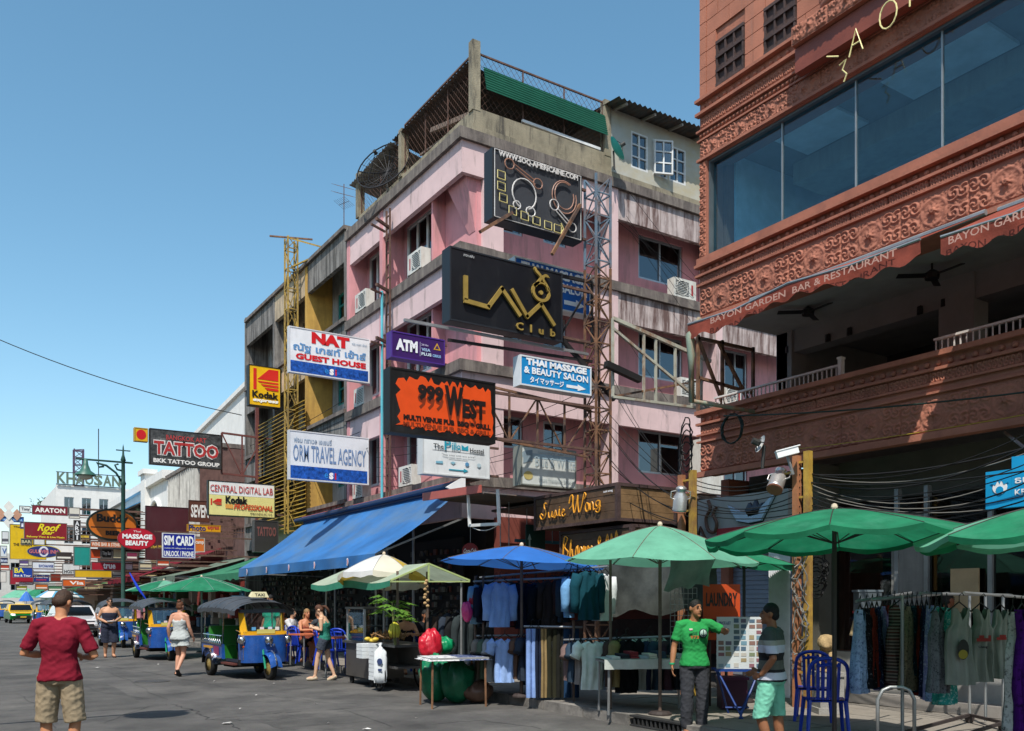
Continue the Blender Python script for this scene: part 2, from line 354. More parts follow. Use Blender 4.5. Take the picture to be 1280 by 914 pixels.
# ledges and mouldings
mb = MB()
for z, h, o in ((10.30, .05, .10), (10.07, .05, .09), (9.79, .035, .06), (9.64, .03, .04), (9.29, .045, .05), (7.47, .14, .05), (7.43, .05, .11), (7.27, .04, .09), (7.12, .04, .05), (6.50, .07, .06), (4.88, .07, .10), (4.70, .04, .07), (4.52, .03, .05), (4.40, .03, .05), (3.80, .09, .09)):
    Fb.box(mb, -.04, LB, z, z + h, -.01, o)
part('ledge', mb, TC, bb)
stud = MB().ball((0, 0, 0), .042, .042, .035, 8, 5).mesh('stud', TC, True)
for z, n0 in ((10.2, 30), (7.37, 36), (4.80, 36)):
    for k in range(n0): piece('stud', stud, bb, Fb.mat(.1 + k * .165, z, .015))
def sw(x): x = max(0, min(1, x)); return x * x * (3 - 2 * x)
def relief(wd, ht, kind, nu, nv):
    def hgt(x, y):
        if kind == 'rose':
            r = math.hypot(x, y); th = math.atan2(y, x); R = ht * .46
            h = 0
            if r < R: h = (.25 + .75 * abs(math.cos(3.5 * th + .3 + r * 6)) ** .7) * sw((R - r) / R * 5) * (.6 + .4 * math.sin(r / R * 8)) + (1.3 if r < R * .17 else 0)
            for sx in (-1, 1):
                for cy in (-.28 * ht, .28 * ht):
                    for cx in (sx * wd * .29, sx * wd * .44):
                        dx, dy = x - cx, y - cy; q = math.hypot(dx, dy)
                        if q < ht * .26 and r > R * .9: h = max(h, sw((ht * .26 - q) / (ht * .08)) * (.5 + .5 * math.sin(2 * math.atan2(dy, dx * sx) + q * 95 + cx * 9)))
            return max(h, .5 * abs(math.sin(x * 52 + 5 * math.sin(y * 28))) * abs(math.cos(y * 40 + 3 * math.sin(x * 21))))
        k = x / ht * 2.2
        return .5 + .5 * math.sin(math.atan2(y, ((k % 1) - .5) * ht) * 2 + math.hypot(y, ((k % 1) - .5) * ht) * 90)
    m = MB(); m.grid(nu, nv, lambda i, j: ((i - .5) * (wd - .012), (j - .5) * ht, .004 + (.03 * hgt((i - .5) * wd, (j - .5) * ht) if 0 < i < 1 and 0 < j < 1 else -.01)))
    return m.mesh('carved_panel', TC, True)
rose = relief(.95, .46, 'rose', 84, 44); roseS = relief(.62, .32, 'rose', 70, 36); curl = relief(.6, .17, 'curl', 64, 16); curl2 = relief(.6, .16, 'curl', 64, 16)
for k in range(7):
    piece('carved_panel', rose, bb, Fb.mat(.5 + k * .955, 6.83, 0)); piece('carved_panel', rose, bb, Fb.mat(.5 + k * .955, 4.14, 0))
for k in range(10):
    piece('carved_panel', roseS, bb, Fb.mat(.33 + k * .63, 9.475, 0))
    piece('carved_panel', curl, bb, Fb.mat(.33 + k * .605, 9.94, 0)); piece('carved_panel', curl, bb, Fb.mat(.33 + k * .605, 7.2, 0.02)); piece('carved_panel', curl2, bb, Fb.mat(.33 + k * .605, 4.62, 0))
cs = relief(.34, .2, 'rose', 44, 26)
for k in range(8): piece('carved_panel', cs, bb, Fb.mat(.075, 7.72 + k * .205, .0) @ Matrix.Scale(.42, 4, (1, 0, 0)))
bead = MB().ball((0, 0, 0), .045, .028, .03, 8, 5).mesh('rope_bead', TC, True)
for k in range(64): piece('rope_bead', bead, bb, Fb.mat(.04 + k * .085, 9.73, .012) @ Matrix.Rotation(.7, 4, 'Z'))
# terracotta blocks of the upper wall, left out where the shutters are
blk = {}
def block(wd): 
    if wd not in blk: blk[wd] = MB().box(.006, .006, -.05, wd - .006, .254, .0).mesh('terracotta_block', TCW)
    return blk[wd]
wins = [(aB(895), aB(931), 10.66, 11.42), (aB(955), aB(997), 10.66, 11.42)]
wins = [(aB(895), aB(931), onX(895, 110, BX).z, onX(895, 55, BX).z + .02), (aB(955), aB(996), onX(955, 72, BX).z, onX(955, 14, BX).z + .02)]
for r in range(10):
    z = 10.37 + r * .26; a = .16
    part_w = [.16]
    piece('terracotta_block', block(.16), bb, Fb.mat(0, z, .015))
    off = (r % 2) * .26
    while a < 6.2:
        wd = .26 if (a < .2 and r % 2) else .52
        hit = [q for q in wins if a < q[1] and a + wd > q[0] and z < q[3] and z + .26 > q[2]]
        if not hit: piece('terracotta_block', block(wd), bb, Fb.mat(a, z, random.uniform(0, .008)))
        else:
            q = hit[0]
            for x0, x1 in ((a, min(a + wd, q[0])), (max(a, q[1]), a + wd)):
                if x1 - x0 > .04:
                    m = MB(); Fb.box(m, x0 + .006, x1 - .006, z + .006, z + .254, -.05, .004); part('terracotta_block', m, TCW, bb)
        a += wd
for a0, a1, z0, z1 in wins:
    m = MB(); Fb.box(m, a0 + .01, a1 - .01, z0, z1, -.05, -.02); sh = part('shutter', m, WOOD, bb)
    m = MB()
    for k in range(4): x = a0 + .02 + (a1 - a0 - .07) * k / 3; Fb.box(m, x, x + .03, z0 + .02, z1 - .02, -.02, .02)
    for k in range(4): z = z0 + (z1 - z0 - .05) * k / 3; Fb.box(m, a0 + .012, a1 - .012, z, z + .05, -.02, .028)
    part('lattice', m, WOOD, sh)
# projecting carved entablature and column bases above the long window
a0 = aB(1008)
m = MB(); Fb.box(m, a0, LB, 10.0, 10.28, .11, .34); part('entablature', m, TC, bb)
m = MB(); Fb.box(m, a0, LB, 9.62, 9.985, .10, .26); part('fascia_board', m, pm('red_board', (.2, .05, .03), rough=.5), bb)
for k in range(7): piece('carved_panel', relief(.62, .26, 'rose', 50, 22) if k == 0 else _er, bb, Fb.mat(a0 + .33 + k * .63, 10.14, .34)); _er = bpy.data.objects[[o.name for o in bb.children if o.name.startswith('carved_panel')][-1]].data if k == 0 else _er
for a in (aB(1040) + .25, aB(1040) + 2.6):
    m = MB(); m.lathe([(.0, 0), (.34, 0), (.36, .08), (.3, .14), (.34, .2), (.33, .3), (.25, .34), (.27, .42), (.22, .5), (.22, 4.5)], Fb.p(a, 10.29, .02), 20); part('column', m, TC, bb, True)
    m = MB()
    for k in range(10): t = 2 * math.pi * k / 10; m.ball(Fb.p(a, 10.55, .02) + Vector((math.cos(t) * .32, math.sin(t) * .32, 0)), .07, .07, .12, 8, 5)
    part('column_leaf', m, TC, bb, True)
# left-over neon letters on the entablature
neon = pm('pale_neon_tube', (.75, .66, .3), rough=.3)
nl = thing('neon_letters', 'loose pale yellow neon letter tubes left on the carved ledge', 'letters', Fb.p(a0 + .6, 9.7, .36))
Fe = Fb
def neonl(u, v, ht, wd, lines, r=.011):
    p = onX(u, v, BX - .36); strokes(nl, Fb, lines, BY - p.y, p.z, BY - p.y + wd, p.z + ht, r, neon, out=.37)
neonl(1062, 72, .34, .22, [[(0, 0), (.5, 1), (1, 0)], [(.2, .4), (.8, .4)]]); neonl(1100, 42, .36, .26, [arc(.5, .5, .5, .5, 0, 360, 14)])
neonl(1050, 106, .3, .12, [[(0, .9), (.9, 1), (.4, .6), (1, .3), (.6, 0)]]); neonl(1034, 80, .1, .2, [[(0, 1), (1, 0)]]); neonl(1136, 10, .25, .04, [[(.5, 0), (.5, 1)]])
# the long window: frame, mullions, panes, a plain room behind
az = aB(895); zb, zt = 7.62, 9.27
m = MB(); Fb.box(m, .17, LB, zb - .02, zb + .03, -.2, -.05); Fb.box(m, .17, LB, zt - .03, zt + .01, -.2, -.05); Fb.box(m, .165, .2, zb, zt, -.2, -.045); part('window_frame', m, pm('window_metal', (.13, .16, .17), metal=.5, rough=.4), bb)
edges = [.2, aB(972), aB(1064), aB(1172), aB(1300), aB(1500), 11, 16]
for i in range(len(edges) - 1):
    m = MB(); Fb.box(m, edges[i] + .012, edges[i + 1] - .012, zb + .03, zt - .03, -.13, -.12); part('pane', m, GLB, bb)
    m = MB(); Fb.box(m, edges[i + 1] - .011, edges[i + 1] + .011, zb + .03, zt - .03, -.14, -.10); part('mullion', m, STEEL, bb)
bluei = pm('room_blue_grey', (.66, .72, .75), rough=.9)
m = MB(); Fb.box(m, .1, LB, 7.0, 7.5, -6, -.52); part('room_floor', m, bluei, bb)
m = MB(); Fb.box(m, .1, LB, 7.0, 9.49, -6.2, -6); part('room_back_wall', m, bluei, bb)
m = MB(); m.box(BX + .6, BY - .27, 7.51, BX + 6, BY - .23, 9.48); part('room_side_wall', m, bluei, bb)
m = MB(); Fb.box(m, .6, 14, 9.12, 9.48, -2.6, -1.7); Fb.box(m, .6, 14, 9.3, 9.48, -4.4, -4.0); part('ceiling_beam', m, CREAM, bb)
m = MB(); Fb.box(m, 1.0, 2.2, 9.44, 9.49, -1.6, -.7); Fb.box(m, 3.0, 4.6, 9.44, 9.49, -1.6, -.7); Fb.box(m, 1.2, 6, 9.44, 9.49, -3.8, -3.0); part('ceiling_panel', m, pm('panel_white', (.78, .78, .76), rough=.8), bb)
for a in (2.3, 5.0):
    m = MB(); Fb.box(m, a, a + .35, 7.5, 9.1, -3.4, -3.05); Fb.box(m, a - .04, a + .39, 8.2, 8.3, -3.44, -3.01); part('room_column', m, CREAM, bb)
# side pane at the alley corner
m = MB(); m.box(BX + .42, BY - .03, 7.62, BX + .43, BY - .02, 9.2)
# terrace: columns, back wall with openings, balustrade, fans, lamps
gp = pm('grey_paint', (.24, .235, .225), rough=.85, var=.1)
for a, wd in ((.05, .35), (aB(1085) - .1, .55), (aB(1085) + 4.2, .5)):
    m = MB(); Fb.box(m, a, a + wd, 4.6, 6.6, -2.3, -1.9); part('terrace_column', m, gp, bb)
m = MB(); Fb.box(m, 0.05, LB, 6.2, 6.6, -2.28, -1.95); part('terrace_beam', m, gp, bb)
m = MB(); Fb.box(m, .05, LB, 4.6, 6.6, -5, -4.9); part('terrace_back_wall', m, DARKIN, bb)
m = MB(); m.box(BX + 1.9, BY - .3, 4.61, BX + 5, BY - .06, 6.58); part('terrace_end_wall', m, gp, bb)
m = MB(); Fb.box(m, .9, 1.5, 4.6, 6.2, -4.8, -4.7); part('curtain', m, pl('#181414', .9), bb)
railm = pm('rail_white', (.6, .58, .54), rough=.7)
for s0, s1 in ((.15, aB(1040)), (aB(1157), 9.)):
    rl = MB(); Fb.box(rl, s0, s1, 5.17, 5.2, -.24, -.18); rl = part('handrail', rl, railm, bb)
    bal = MB().box(-.008, .0, -.008, .008, .23, .008).mesh('baluster', railm)
    for k in range(int((s1 - s0) / .085)): piece('baluster', bal, bb, Fb.mat(s0 + .02 + k * .085, 4.95, -.21))
    m = MB(); Fb.box(m, s1 - .03, s1 + .03, 4.95, 5.27, -.25, -.17); Fb.box(m, s1 - .04, s1 + .04, 5.27, 5.3, -.26, -.16); part('newel_post', m, railm, bb)
blackm = pl('#141414', .5)
for u, v in ((1010, 388), (1165, 342)):
    p = onX(u, v, BX + 1.1); f = thing('ceiling_fan', 'black ceiling fan hanging over the terrace ' + ('beside the folded awning' if u < 1100 else 'behind the sagging awning fold'), 'fan', p)
    m = MB().lathe([(0, -.08), (.1, -.08), (.11, 0), (.04, .05), (.015, .06), (.015, 6.6 - p.z)], p, 10); part('motor', m, blackm, f)
    for k in range(3):
        t = k * 2.094 + .4; R = Matrix.Rotation(t, 3, 'Z') @ Matrix.Rotation(.2, 3, 'X'); part('blade', MB().cbox(p + R @ Vector((.3, 0, -.03)), .2, .05, .006, R), blackm, f)
for i, u in enumerate((985, 1035, 1062, 1150, 1180)):
    p = onX(u, 0, BX + 1.93); p.z = 6.3; s = MB().lathe([(0, -.1), (.05, -.1), (.045, .02), (0, .03)], p, 8); s.tube([p, p + Vector((.03, 0, .05))], .01)
    single('spot_lamp', s, blackm, 'small black spot lamp fixed to the terrace beam', 'lamp', 'spot lamps along the terrace beam')
# awning: two long fabric strips with sagging fronts on a pale roller
awm = pm('awning_red', (.3, .065, .04), var=.35, scale=3, rough=.8, bump=.4, bscale=8, trans=.25)
def awning_run(ua, ub, za, zb_, out, drop, label, txt):
    A0 = aB(ua); A1 = aB(ub)
    t = thing('terrace_awning', label, 'awning', Fb.p(A0, za, 0))
    f = lambda i, j: Fb.p(A0 + (A1 - A0) * i, (za + (zb_ - za) * i) - j * drop[0] - .05 * math.sin(i * 9) * j, .12 + j * out)
    part('fabric', MB().grid(24, 6, f), awm, t, True)
    g = lambda i, j: Fb.p(A0 + (A1 - A0) * i, (za + (zb_ - za) * i) - drop[0] - .05 * math.sin(i * 9) - j * (.2 + .035 * math.sin(i * 55)), .125 + out + .015 * math.sin(i * 23) * j)
    part('valance', MB().grid(60, 3, g), awm, t, True)
    m = MB().tube([f(0, 0) + Fb.n * .02, f(.5, 0) + Fb.n * .02, f(1, 0) + Fb.n * .02], .04, 8); part('roller', m, STEEL, t)
    q0 = f(0, 1); q1 = f(1, 1)
    mb_ = MB().tube([f(0, 1), f(.25, 1), f(.5, 1), f(.75, 1), f(1, 1)], .018, 6); part('front_bar', mb_, STEEL, t)
    F2 = Fr(g(0, 1) + Fb.n * .03, (g(1, 1) - g(0, 1)), Fb.n)
    ln = (g(1, 1) - g(0, 1)).length; dz = (g(1, 1) - g(0, 1)).z
    F2.ax = (g(1, 1) - g(0, 1)).normalized()
    for s, x0, x1 in txt: lettering(t, F2, s, ln * x0, .05, ln * x1, .14, pl('#b98f80', .7), out=.03, bold=.01)
    return t
awning_run(946, 1240, 6.5, 6.5, 1.4, (.62,), 'sagging red fabric awning strip with pale lettering, torn at its upper end', [('BAYON GARDEN', .14, .5), ('BAR & RESTAURANT', .53, .93)])
awning_run(1256, 1700, 6.46, 6.46, 1.25, (.6,), 'red fabric awning strip sagging below the torn one', [('BAYON GARDEN BAR &', .04, .5)])
# awning bracket at the corner
m = MB().bar(Fb.p(1.27, 6.45, .02), Fb.p(1.27, 5.82, 1.45), .05).bar(Fb.p(1.28, 5.82, 1.45), Fb.p(1.28, 4.7, 1.45), .06).bar(Fb.p(1.28, 4.72, 1.45), Fb.p(1.28, 4.72, 0), .05).tube([Fb.p(1.3, 6.0, 1.3), Fb.p(1.3, 5.7, 1.5), Fb.p(1.3, 5.4, 1.47), Fb.p(1.28, 5.0, 1.46)], [.04, .07, .06, .03], 7)
single('awning_bracket', m, pm('rag_green', (.2, .26, .2), dirt=(.3, .15, .08), damt=.8), 'green cloth tied round the awning bracket at the terracotta corner', 'bracket', smooth=True)
# ground floor shopfront below the fascia
gfm = pm('ground_floor_wall', (.2, .2, .185), rough=.8, dirt=(.1, .1, .09), damt=.4)
m = MB(); Fb.box(m, .3, LB, 3.2, 3.85, -1.2, -.9); Fb.box(m, aB(989), aB(1002), 0, 3.8, -.9, -.4); part('shop_beam', m, pm('beam_dark', (.1, .095, .075), rough=.85), bb)
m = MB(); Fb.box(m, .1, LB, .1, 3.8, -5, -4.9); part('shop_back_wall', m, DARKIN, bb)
m = MB(); Fb.box(m, .1, LB, PZ + .01, .3, -5, -.3); part('shop_step', m, pm('step_stone', (.24, .22, .2), rough=.9), bb)
GLD = glass('shop_glass', (.42, .44, .44), .0)
shp = [aB(1000), aB(1085), aB(1122), aB(1202), aB(1290), 9.5]
for i in range(len(shp) - 1):
    m = MB(); Fb.box(m, shp[i] + .03, shp[i + 1] - .03, .9, 3.15, -.72, -.71); part('shop_pane', m, GLD, bb)
    m = MB(); Fb.box(m, shp[i + 1] - .03, shp[i + 1] + .03, .3, 3.3, -.76, -.66); part('shop_mullion', m, STEEL, bb)
m = MB(); Fb.box(m, shp[0], 9, .3, .88, -.85, -.6); part('shop_plinth', m, pm('plinth', (.3, .29, .27), rough=.85), bb)
m = MB(); Fb.box(m, aB(1078) , aB(1122), .3, 2.9, -.70, -.68); part('hoarding', m, gfm, bb)
m = MB(); Fb.box(m, aB(1155), aB(1190), 1.5, 2.1, -.65, -.62); part('plywood', m, pm('plywood', (.4, .3, .17), rough=.8), bb)
# corrugated white wing between shutter and posts
m = MB(); n = 24
m.grid(n * 2, 1, lambda i, j: Fb.p(aB(962) + i * (aB(989) - aB(962)), .15 + j * 2.75, .02 + .012 * math.sin(i * n * math.pi)))
part('corrugated_panel', m, pm('white_sheet', (.66, .67, .7), rough=.6, metal=.1), bb)
# blue bank sign
bs = thing('bank_sign', 'bright blue stepped bank sign board hanging under the terracotta fascia', 'sign', onX(1232, 640, 10.2))
pa = onX(1232, 637, 10.3); Fk = Fr((10.3, pa.y, pa.z), (0, -1, 0), (-1, 0, 0)); m = MB()
Fk.box(m, 0, .3, 0, .44, -.1, 0); Fk.box(m, .302, 2.2, .0, .58, -.1, 0)
part('panel', m, pl('#1b95c9', .35), bs)
wht = pl('#e8e8e8', .4)
m = MB(); m.extr(arc(.17, .24, .085, .075, 0, 360, 16), Fk.p, .002, .008); part('bird_emblem', m, wht, bs)
m = MB(); m.extr(arc(.17, .21, .045, .045, 20, 340, 12), Fk.p, .009, .013); m.extr([(.06, .3), (.12, .27), (.15, .33), (.17, .28), (.19, .33), (.22, .27), (.28, .3), (.22, .34), (.12, .34)], Fk.p, .009, .012); part('emblem_cut', m, pl('#1b95c9', .35), bs)
lettering(bs, Fk, 'ธนาคารกรุงไทย', .34, .24, 1.3, .36, wht, bold=.02); lettering(bs, Fk, 'KRUNGTHAI BANK', .34, .13, 1.3, .2, wht, bold=.02)
m = MB().tube([Fk.p(.6, .5, -.05), Fb.p(aB(1240), 3.8, -.3)], .02).tube([Fk.p(1.9, .5, -.05), Fb.p(aB(1240) + 1.2, 3.8, -.3)], .02); part('hanger', m, STEEL, bs)

# roller shutter at the alley corner with its slats
shm = pm('shutter_steel', (.22, .25, .30), metal=.4, rough=.45)
rs = thing('roller_shutter', 'closed blue grey roller shutter behind the orange laundry sign', 'shutter', Fb.p(0, PZ, -.7))
m = MB(); Fb.box(m, -.25, aB(960), 2.62, 2.85, -.75, -.45); part('housing', m, shm, rs)
sl_ = MB().box(0, 0, -.02, 2.0, .075, .0).mesh('slat', shm)
for k in range(30): piece('slat', sl_, rs, Fb.mat(-.2, .3 + k * .078, -.6) @ Matrix.Rotation(-.18, 4, 'X'))
# ================================================================== facades with openings
GLW = glass('window_glass', (.35, .38, .4), .1)
ALU = pm('aluminium', (.42, .45, .48), metal=.5, rough=.4)
def wall(F, parent, a0, a1, z0, z1, o0, o1, mat, holes=(), name='wall'):
    m = MB(); xs = sorted({a0, a1} | {h[0] for h in holes} | {h[1] for h in holes})
    for i in range(len(xs) - 1):
        c = (xs[i] + xs[i + 1]) / 2; z = z0
        for h in sorted([h for h in holes if h[0] < c < h[1]], key=lambda h: h[2]):
            if h[2] > z: F.box(m, xs[i], xs[i + 1], z, h[2], o0, o1)
            z = h[3]
        if z < z1: F.box(m, xs[i], xs[i + 1], z, z1, o0, o1)
    return part(name, m, mat, parent)
def window(F, parent, a0, a1, z0, z1, out, n=2, mat=None, rows=1, w_=.05, dark=True, tr=0):
    mat = mat or ALU; m = MB(); e = w_
    F.box(m, a0, a1, z0, z0 + e, out - .06, out + .02); F.box(m, a0, a1, z1 - e, z1, out - .06, out + .02)
    F.box(m, a0, a0 + e, z0 + e, z1 - e, out - .06, out + .018); F.box(m, a1 - e, a1, z0 + e, z1 - e, out - .06, out + .018)
    for k in range(1, n): x = a0 + (a1 - a0) * k / n; F.box(m, x - e / 2, x + e / 2, z0 + e, z1 - e, out - .05, out + .01)
    for k in range(1, rows): z = z0 + (z1 - z0) * k / rows; F.box(m, a0 + e, a1 - e, z - e * .4, z + e * .4, out - .045, out + .005)
    if tr: F.box(m, a0 + e, a1 - e, z1 - tr - e / 2, z1 - tr + e / 2, out - .047, out + .012)
    fr = part('window', m, mat, parent)
    for k in range(n):
        m = MB(); x0 = a0 + (a1 - a0) * k / n + .01; x1 = a0 + (a1 - a0) * (k + 1) / n - .01; F.box(m, x0, x1, z0 + .01, z1 - .01, out - .035, out - .028); part('pane', m, GLW, fr)
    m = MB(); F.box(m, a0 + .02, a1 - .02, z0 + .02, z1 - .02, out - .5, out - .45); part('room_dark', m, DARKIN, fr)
    return fr
ACW = pm('ac_casing', (.62, .61, .56), var=.1, rough=.55, dirt=(.35, .3, .24), damt=.4, dscale=(6, 6, 2)); ACG = pl('#2c2c2a', .6)
_ac = {}
def ac_unit(F, a, z, out, label, wd=.78):            # outdoor air conditioner facing out of the wall
    t = thing('air_conditioner', label, 'air conditioner', F.p(a, z, out), group=None)
    m = MB(); F.box(m, a, a + wd, z, z + .54, out - .28, out); part('casing', m, ACW, t)
    m = MB(); m.lathe([(.19, 0), (.21, .012), (.23, 0)], F.p(a + wd * .36, z + .27, out), 20, Fr((0, 0, 0), F.ax, F.n).mat(0, 0).to_3x3()); part('fan_ring', m, ACW, t)
    m = MB()
    for k in range(9): F.box(m, a + .06, a + wd * .66, z + .07 + k * .047, z + .085 + k * .047, out, out + .008)
    part('fan_grille', m, ACG, t, kind='stuff')
    m = MB(); F.box(m, a + wd * .78, a + wd * .86, z + .12, z + .42, out, out + .004); part('badge', m, pl('#a03030', .5), t)
    m = MB(); F.box(m, a + .05, a + .1, z - .05, z, out - .3, out + .02); F.box(m, a + wd - .1, a + wd - .05, z - .05, z, out - .3, out + .02); part('bracket', m, ACG, t, kind='stuff')
    return t
# ------------------------------------------------------------------ pink building
PK = pm('pink_paint', (.62, .285, .30), var=.1, scale=1.1, rough=.85, bump=.15, dirt=(.34, .19, .19), damt=.7, dscale=(3.5, 3.5, .5), dlo=.5)
PKL = pm('pink_white_band', (.66, .48, .475), var=.1, scale=1.3, rough=.85, bump=.15, dirt=(.16, .13, .115), damt=.9, dscale=(3.2, 3.2, .5), dlo=.54)
STB = pm('stained_band', (.5, .42, .40), var=.2, rough=.9, bump=.3, dirt=(.10, .05, .042), damt=.92, dscale=(5, 5, .55), dlo=.42)
SLB = pm('slab_dirty', (.12, .10, .09), var=.4, scale=4, rough=.95, bump=.4, dirt=(.3, .26, .22), damt=.5)
CON = pm('old_concrete', (.27, .235, .165), var=.3, scale=2, rough=.95, bump=.5, dirt=(.05, .045, .04), damt=.85, dscale=(4, 4, .8), dlo=.5)
XS = 10.35; YF = 18.4; XP = 10.98
Fs = Fr((XS, YF, 0), (0, 1, 0), (-1, 0, 0)); Fp = Fr((XP, YF, 0), (1, 0, 0), (0, -1, 0))
pk = thing('pink_building', 'pink apartment block with stained balcony bands and a rooftop shed', 'building', (XP, YF, 0))
LS = 7.2; LP = 12.0
lv = [12.77, 10.0, 7.2, 4.45]                         # top of each band
WF = pm('white_frame', (.62, .63, .62), rough=.6)
swin = [(2.35, 4.2), (5.2, 6.85)]
for i, z in enumerate(lv):
    m = MB(); Fs.box(m, .136, LS, z - .78, z, -.13, 0); part('balcony_band', m, PKL, pk)
    m = MB(); Fs.box(m, -.09, LS, z, z + .27, -.9, .1); Fp.box(m, .275, LP, z + .01, z + .26, -.75, .09); part('slab', m, SLB, pk)
    m = MB(); Fp.box(m, .0, 3.9, z - .78, z, -.13, 0); part('balcony_band', m, PKL, pk)
    m = MB(); Fp.box(m, 4.1, LP, z - .78, z, -.131, -.001); part('balcony_band', m, STB if i < 2 else PKL, pk)
    m = MB(); Fp.box(m, -.628, -.003, z - .78, z - .002, -.131, .003); part('corner_box', m, PKL, pk)
    if i < 3:
        lo = lv[i + 1] + .27
        hs = [(a0, a1, lo + .45, z - .5) for a0, a1 in swin]
        wall(Fs, pk, 0.7, LS, lo, z - .001, -.75, -.56, PK, hs, 'street_wall')
        for a0, a1 in swin: window(Fs, pk, a0 + .01, a1 - .01, lo + .46, z - .51, -.6, 3, WF, w_=.07)
        ph = [(.35, 1.6, lo + .9, z - .75), (2.25, 3.0, lo + .9, z - .75), (5.55, 7.25, lo + .62, z - .63), (9, 10, lo + .6, z - .6)]
        wall(Fp, pk, 0, LP, lo, z - .001, -.9, -.72, PK, ph, 'alley_wall')
        for a0, a1, z0, z1 in ph: window(Fp, pk, a0 + .01, a1 - .01, z0 + .01, z1 - .01, -.77, 2)
# piers and pilasters
m = MB(); Fs.box(m, .14, 1.75, 4.4, 13.0, -1.2, -.5); part('corner_pier', m, PK, pk)
m = MB(); Fs.box(m, .02, .138, 3.9, 13.0, -1.2, -.62); part('corner_pilaster', m, PKL, pk)
for a in (3.95, 7.9): m = MB(); Fp.box(m, a, a + .24, 3.9, 13.04, -.7, .03); part('pilaster', m, PKL, pk)
for a in (4.55, 7.0): m = MB(); Fs.box(m, a, a + .2, 3.9, 13.04, -.9, .02); part('pilaster', m, PK, pk)
for a in (1.76, 4.38): m = MB(); Fs.box(m, a, a + .09, 4.4, 12.8, -.6, -.14); part('fin_wall', m, PK, pk)
# core and roof slab
m = MB(); m.box(XS + 1.55, YF + 1.45, 0, 23, YF + LS, 13.04); part('core', m, DARKIN, pk)
m = MB(); m.box(XS + .3, YF - .02, 13.06, 23, YF + LS, 13.2); part('roof_slab', m, CON, pk)
m = MB(); m.box(XS + .34, YF + .2, 13.2, XS + .5, YF + LS, 13.62); m.box(XS + .34, YF + .02, 13.2, 14.97, YF + .2, 13.66); part('parapet', m, CON, pk)
rustm = pm('rust_steel', (.11, .06, .045), var=.5, scale=6, rough=.85, bump=.3)
rp = [(XS + .42, YF + .11), (XS + .42, YF + 4.1), (XS + .42, YF + LS), (14.85, YF + .11)]
for (x, y), zt_ in zip(rp, (15.3, 14.95, 15.0, 15.1)): m = MB().box(x - .11, y - .1, 13.6, x + .11, y + .1, zt_); part('roof_post', m, CON, pk)
def railing(A, B, zt_, n):
    A, B = Vector(A), Vector(B); m = MB().bar(A + ZV * (zt_), B + ZV * zt_, .04)
    for k in range(n + 1): q = A.lerp(B, k / n); m.bar(q + ZV * 13.62, q + ZV * zt_, .03)
    part('roof_rail', m, rustm, pk)
    L_ = (B - A).length; m = MB(); st = .17                      # diamond mesh
    for k in range(int((L_ + 1.2) / st)):
        for sg in (1, -1):
            x0 = k * st; x1 = x0 - 1.2; z0, z1 = (13.7, 14.9)
            c0 = max(0, min(L_, x0)); c1 = max(0, min(L_, x1))
            if c0 == c1: continue
            t0 = (x0 - c0) / 1.2; t1 = (x0 - c1) / 1.2
            h0, h1 = z0 + t0 * (zt_ - 13.7), z0 + t1 * (zt_ - 13.7)
            if sg < 0: h0, h1 = 13.7 + zt_ - h0, 13.7 + zt_ - h1
            m.bar(A.lerp(B, c0 / L_) + ZV * h0, A.lerp(B, c1 / L_) + ZV * h1, .006)
    part('wire_mesh', m, rustm, pk, kind='stuff')
railing((XS + .42, YF + .2, 0), (XS + .42, YF + 4.0, 0), 15.05, 3); railing((XS + .42, YF + 4.2, 0), (XS + .42, YF + LS - .1, 0), 14.75, 2); railing((XS + .55, YF + .11, 0), (14.75, YF + .11, 0), 15.05, 3)
corr = pm('corrugated_dark', (.085, .08, .078), var=.3, rough=.7, metal=.2, dirt=(.16, .09, .06), damt=.6)
corg = pm('corrugated_green', (.02, .15, .085), var=.2, rough=.45, scale=1.2)
def corrugated(P00, P10, P01, P11, waves, mat, parent, name='roof_sheet', amp=.035, along=False):
    P00, P10, P01, P11 = [Vector(p) for p in (P00, P10, P01, P11)]; nn = (P10 - P00).cross(P01 - P00).normalized()
    n = waves * 4
    f = lambda i, j: (P00.lerp(P10, i)).lerp(P01.lerp(P11, i), j) + nn * amp * math.sin((j if along else i) * waves * 2 * math.pi)
    return part(name, MB().grid(1 if along else n, n if along else 1, f), mat, parent, True)
corrugated((XS + .55, YF + .3, 14.7), (14.8, YF + .3, 14.75), (XS + .55, YF + 3.6, 14.95), (14.8, YF + 3.6, 14.95), 26, corr, pk)
corrugated((XS + .3, YF + .25, 14.86), (XS + .3, YF + 4.6, 14.86), (XS + 3.4, YF + .25, 14.3), (XS + 3.4, YF + 4.6, 14.3), 26, corr, pk)
corrugated((XS + .2, YF + 4.5, 14.75), (XS + .2, YF + LS + .35, 14.72), (XS + 3, YF + 4.5, 14.2), (XS + 3, YF + LS + .35, 14.2), 16, pm('corrugated_grey', (.3, .3, .28), rough=.6, metal=.3, dirt=(.15, .09, .06), damt=.6), pk)
corrugated((XS + .62, YF - .12, 14.1), (14.75, YF - .12, 14.06), (XS + .62, YF + .02, 14.72), (14.75, YF + .02, 14.66), 9, corg, pk, 'green_sheet', .02, True)
m = MB().bar((XS + 1.8, YF + .1, 13.78), (14.6, YF + .05, 13.72), .07); part('roof_pipe', m, pm('pvc_white', (.7, .7, .68), rough=.5), pk)
m = MB().bar((XS + .7, YF + .3, 13.8), (XS + .55, YF + 2.6, 14.3), .12).bar((XS + .8, YF + .5, 13.9), (XS + .6, YF + 3.4, 14.0), .05); part('roof_junk', m, pm('junk_brown', (.2, .15, .12), rough=.9), pk, kind='stuff')
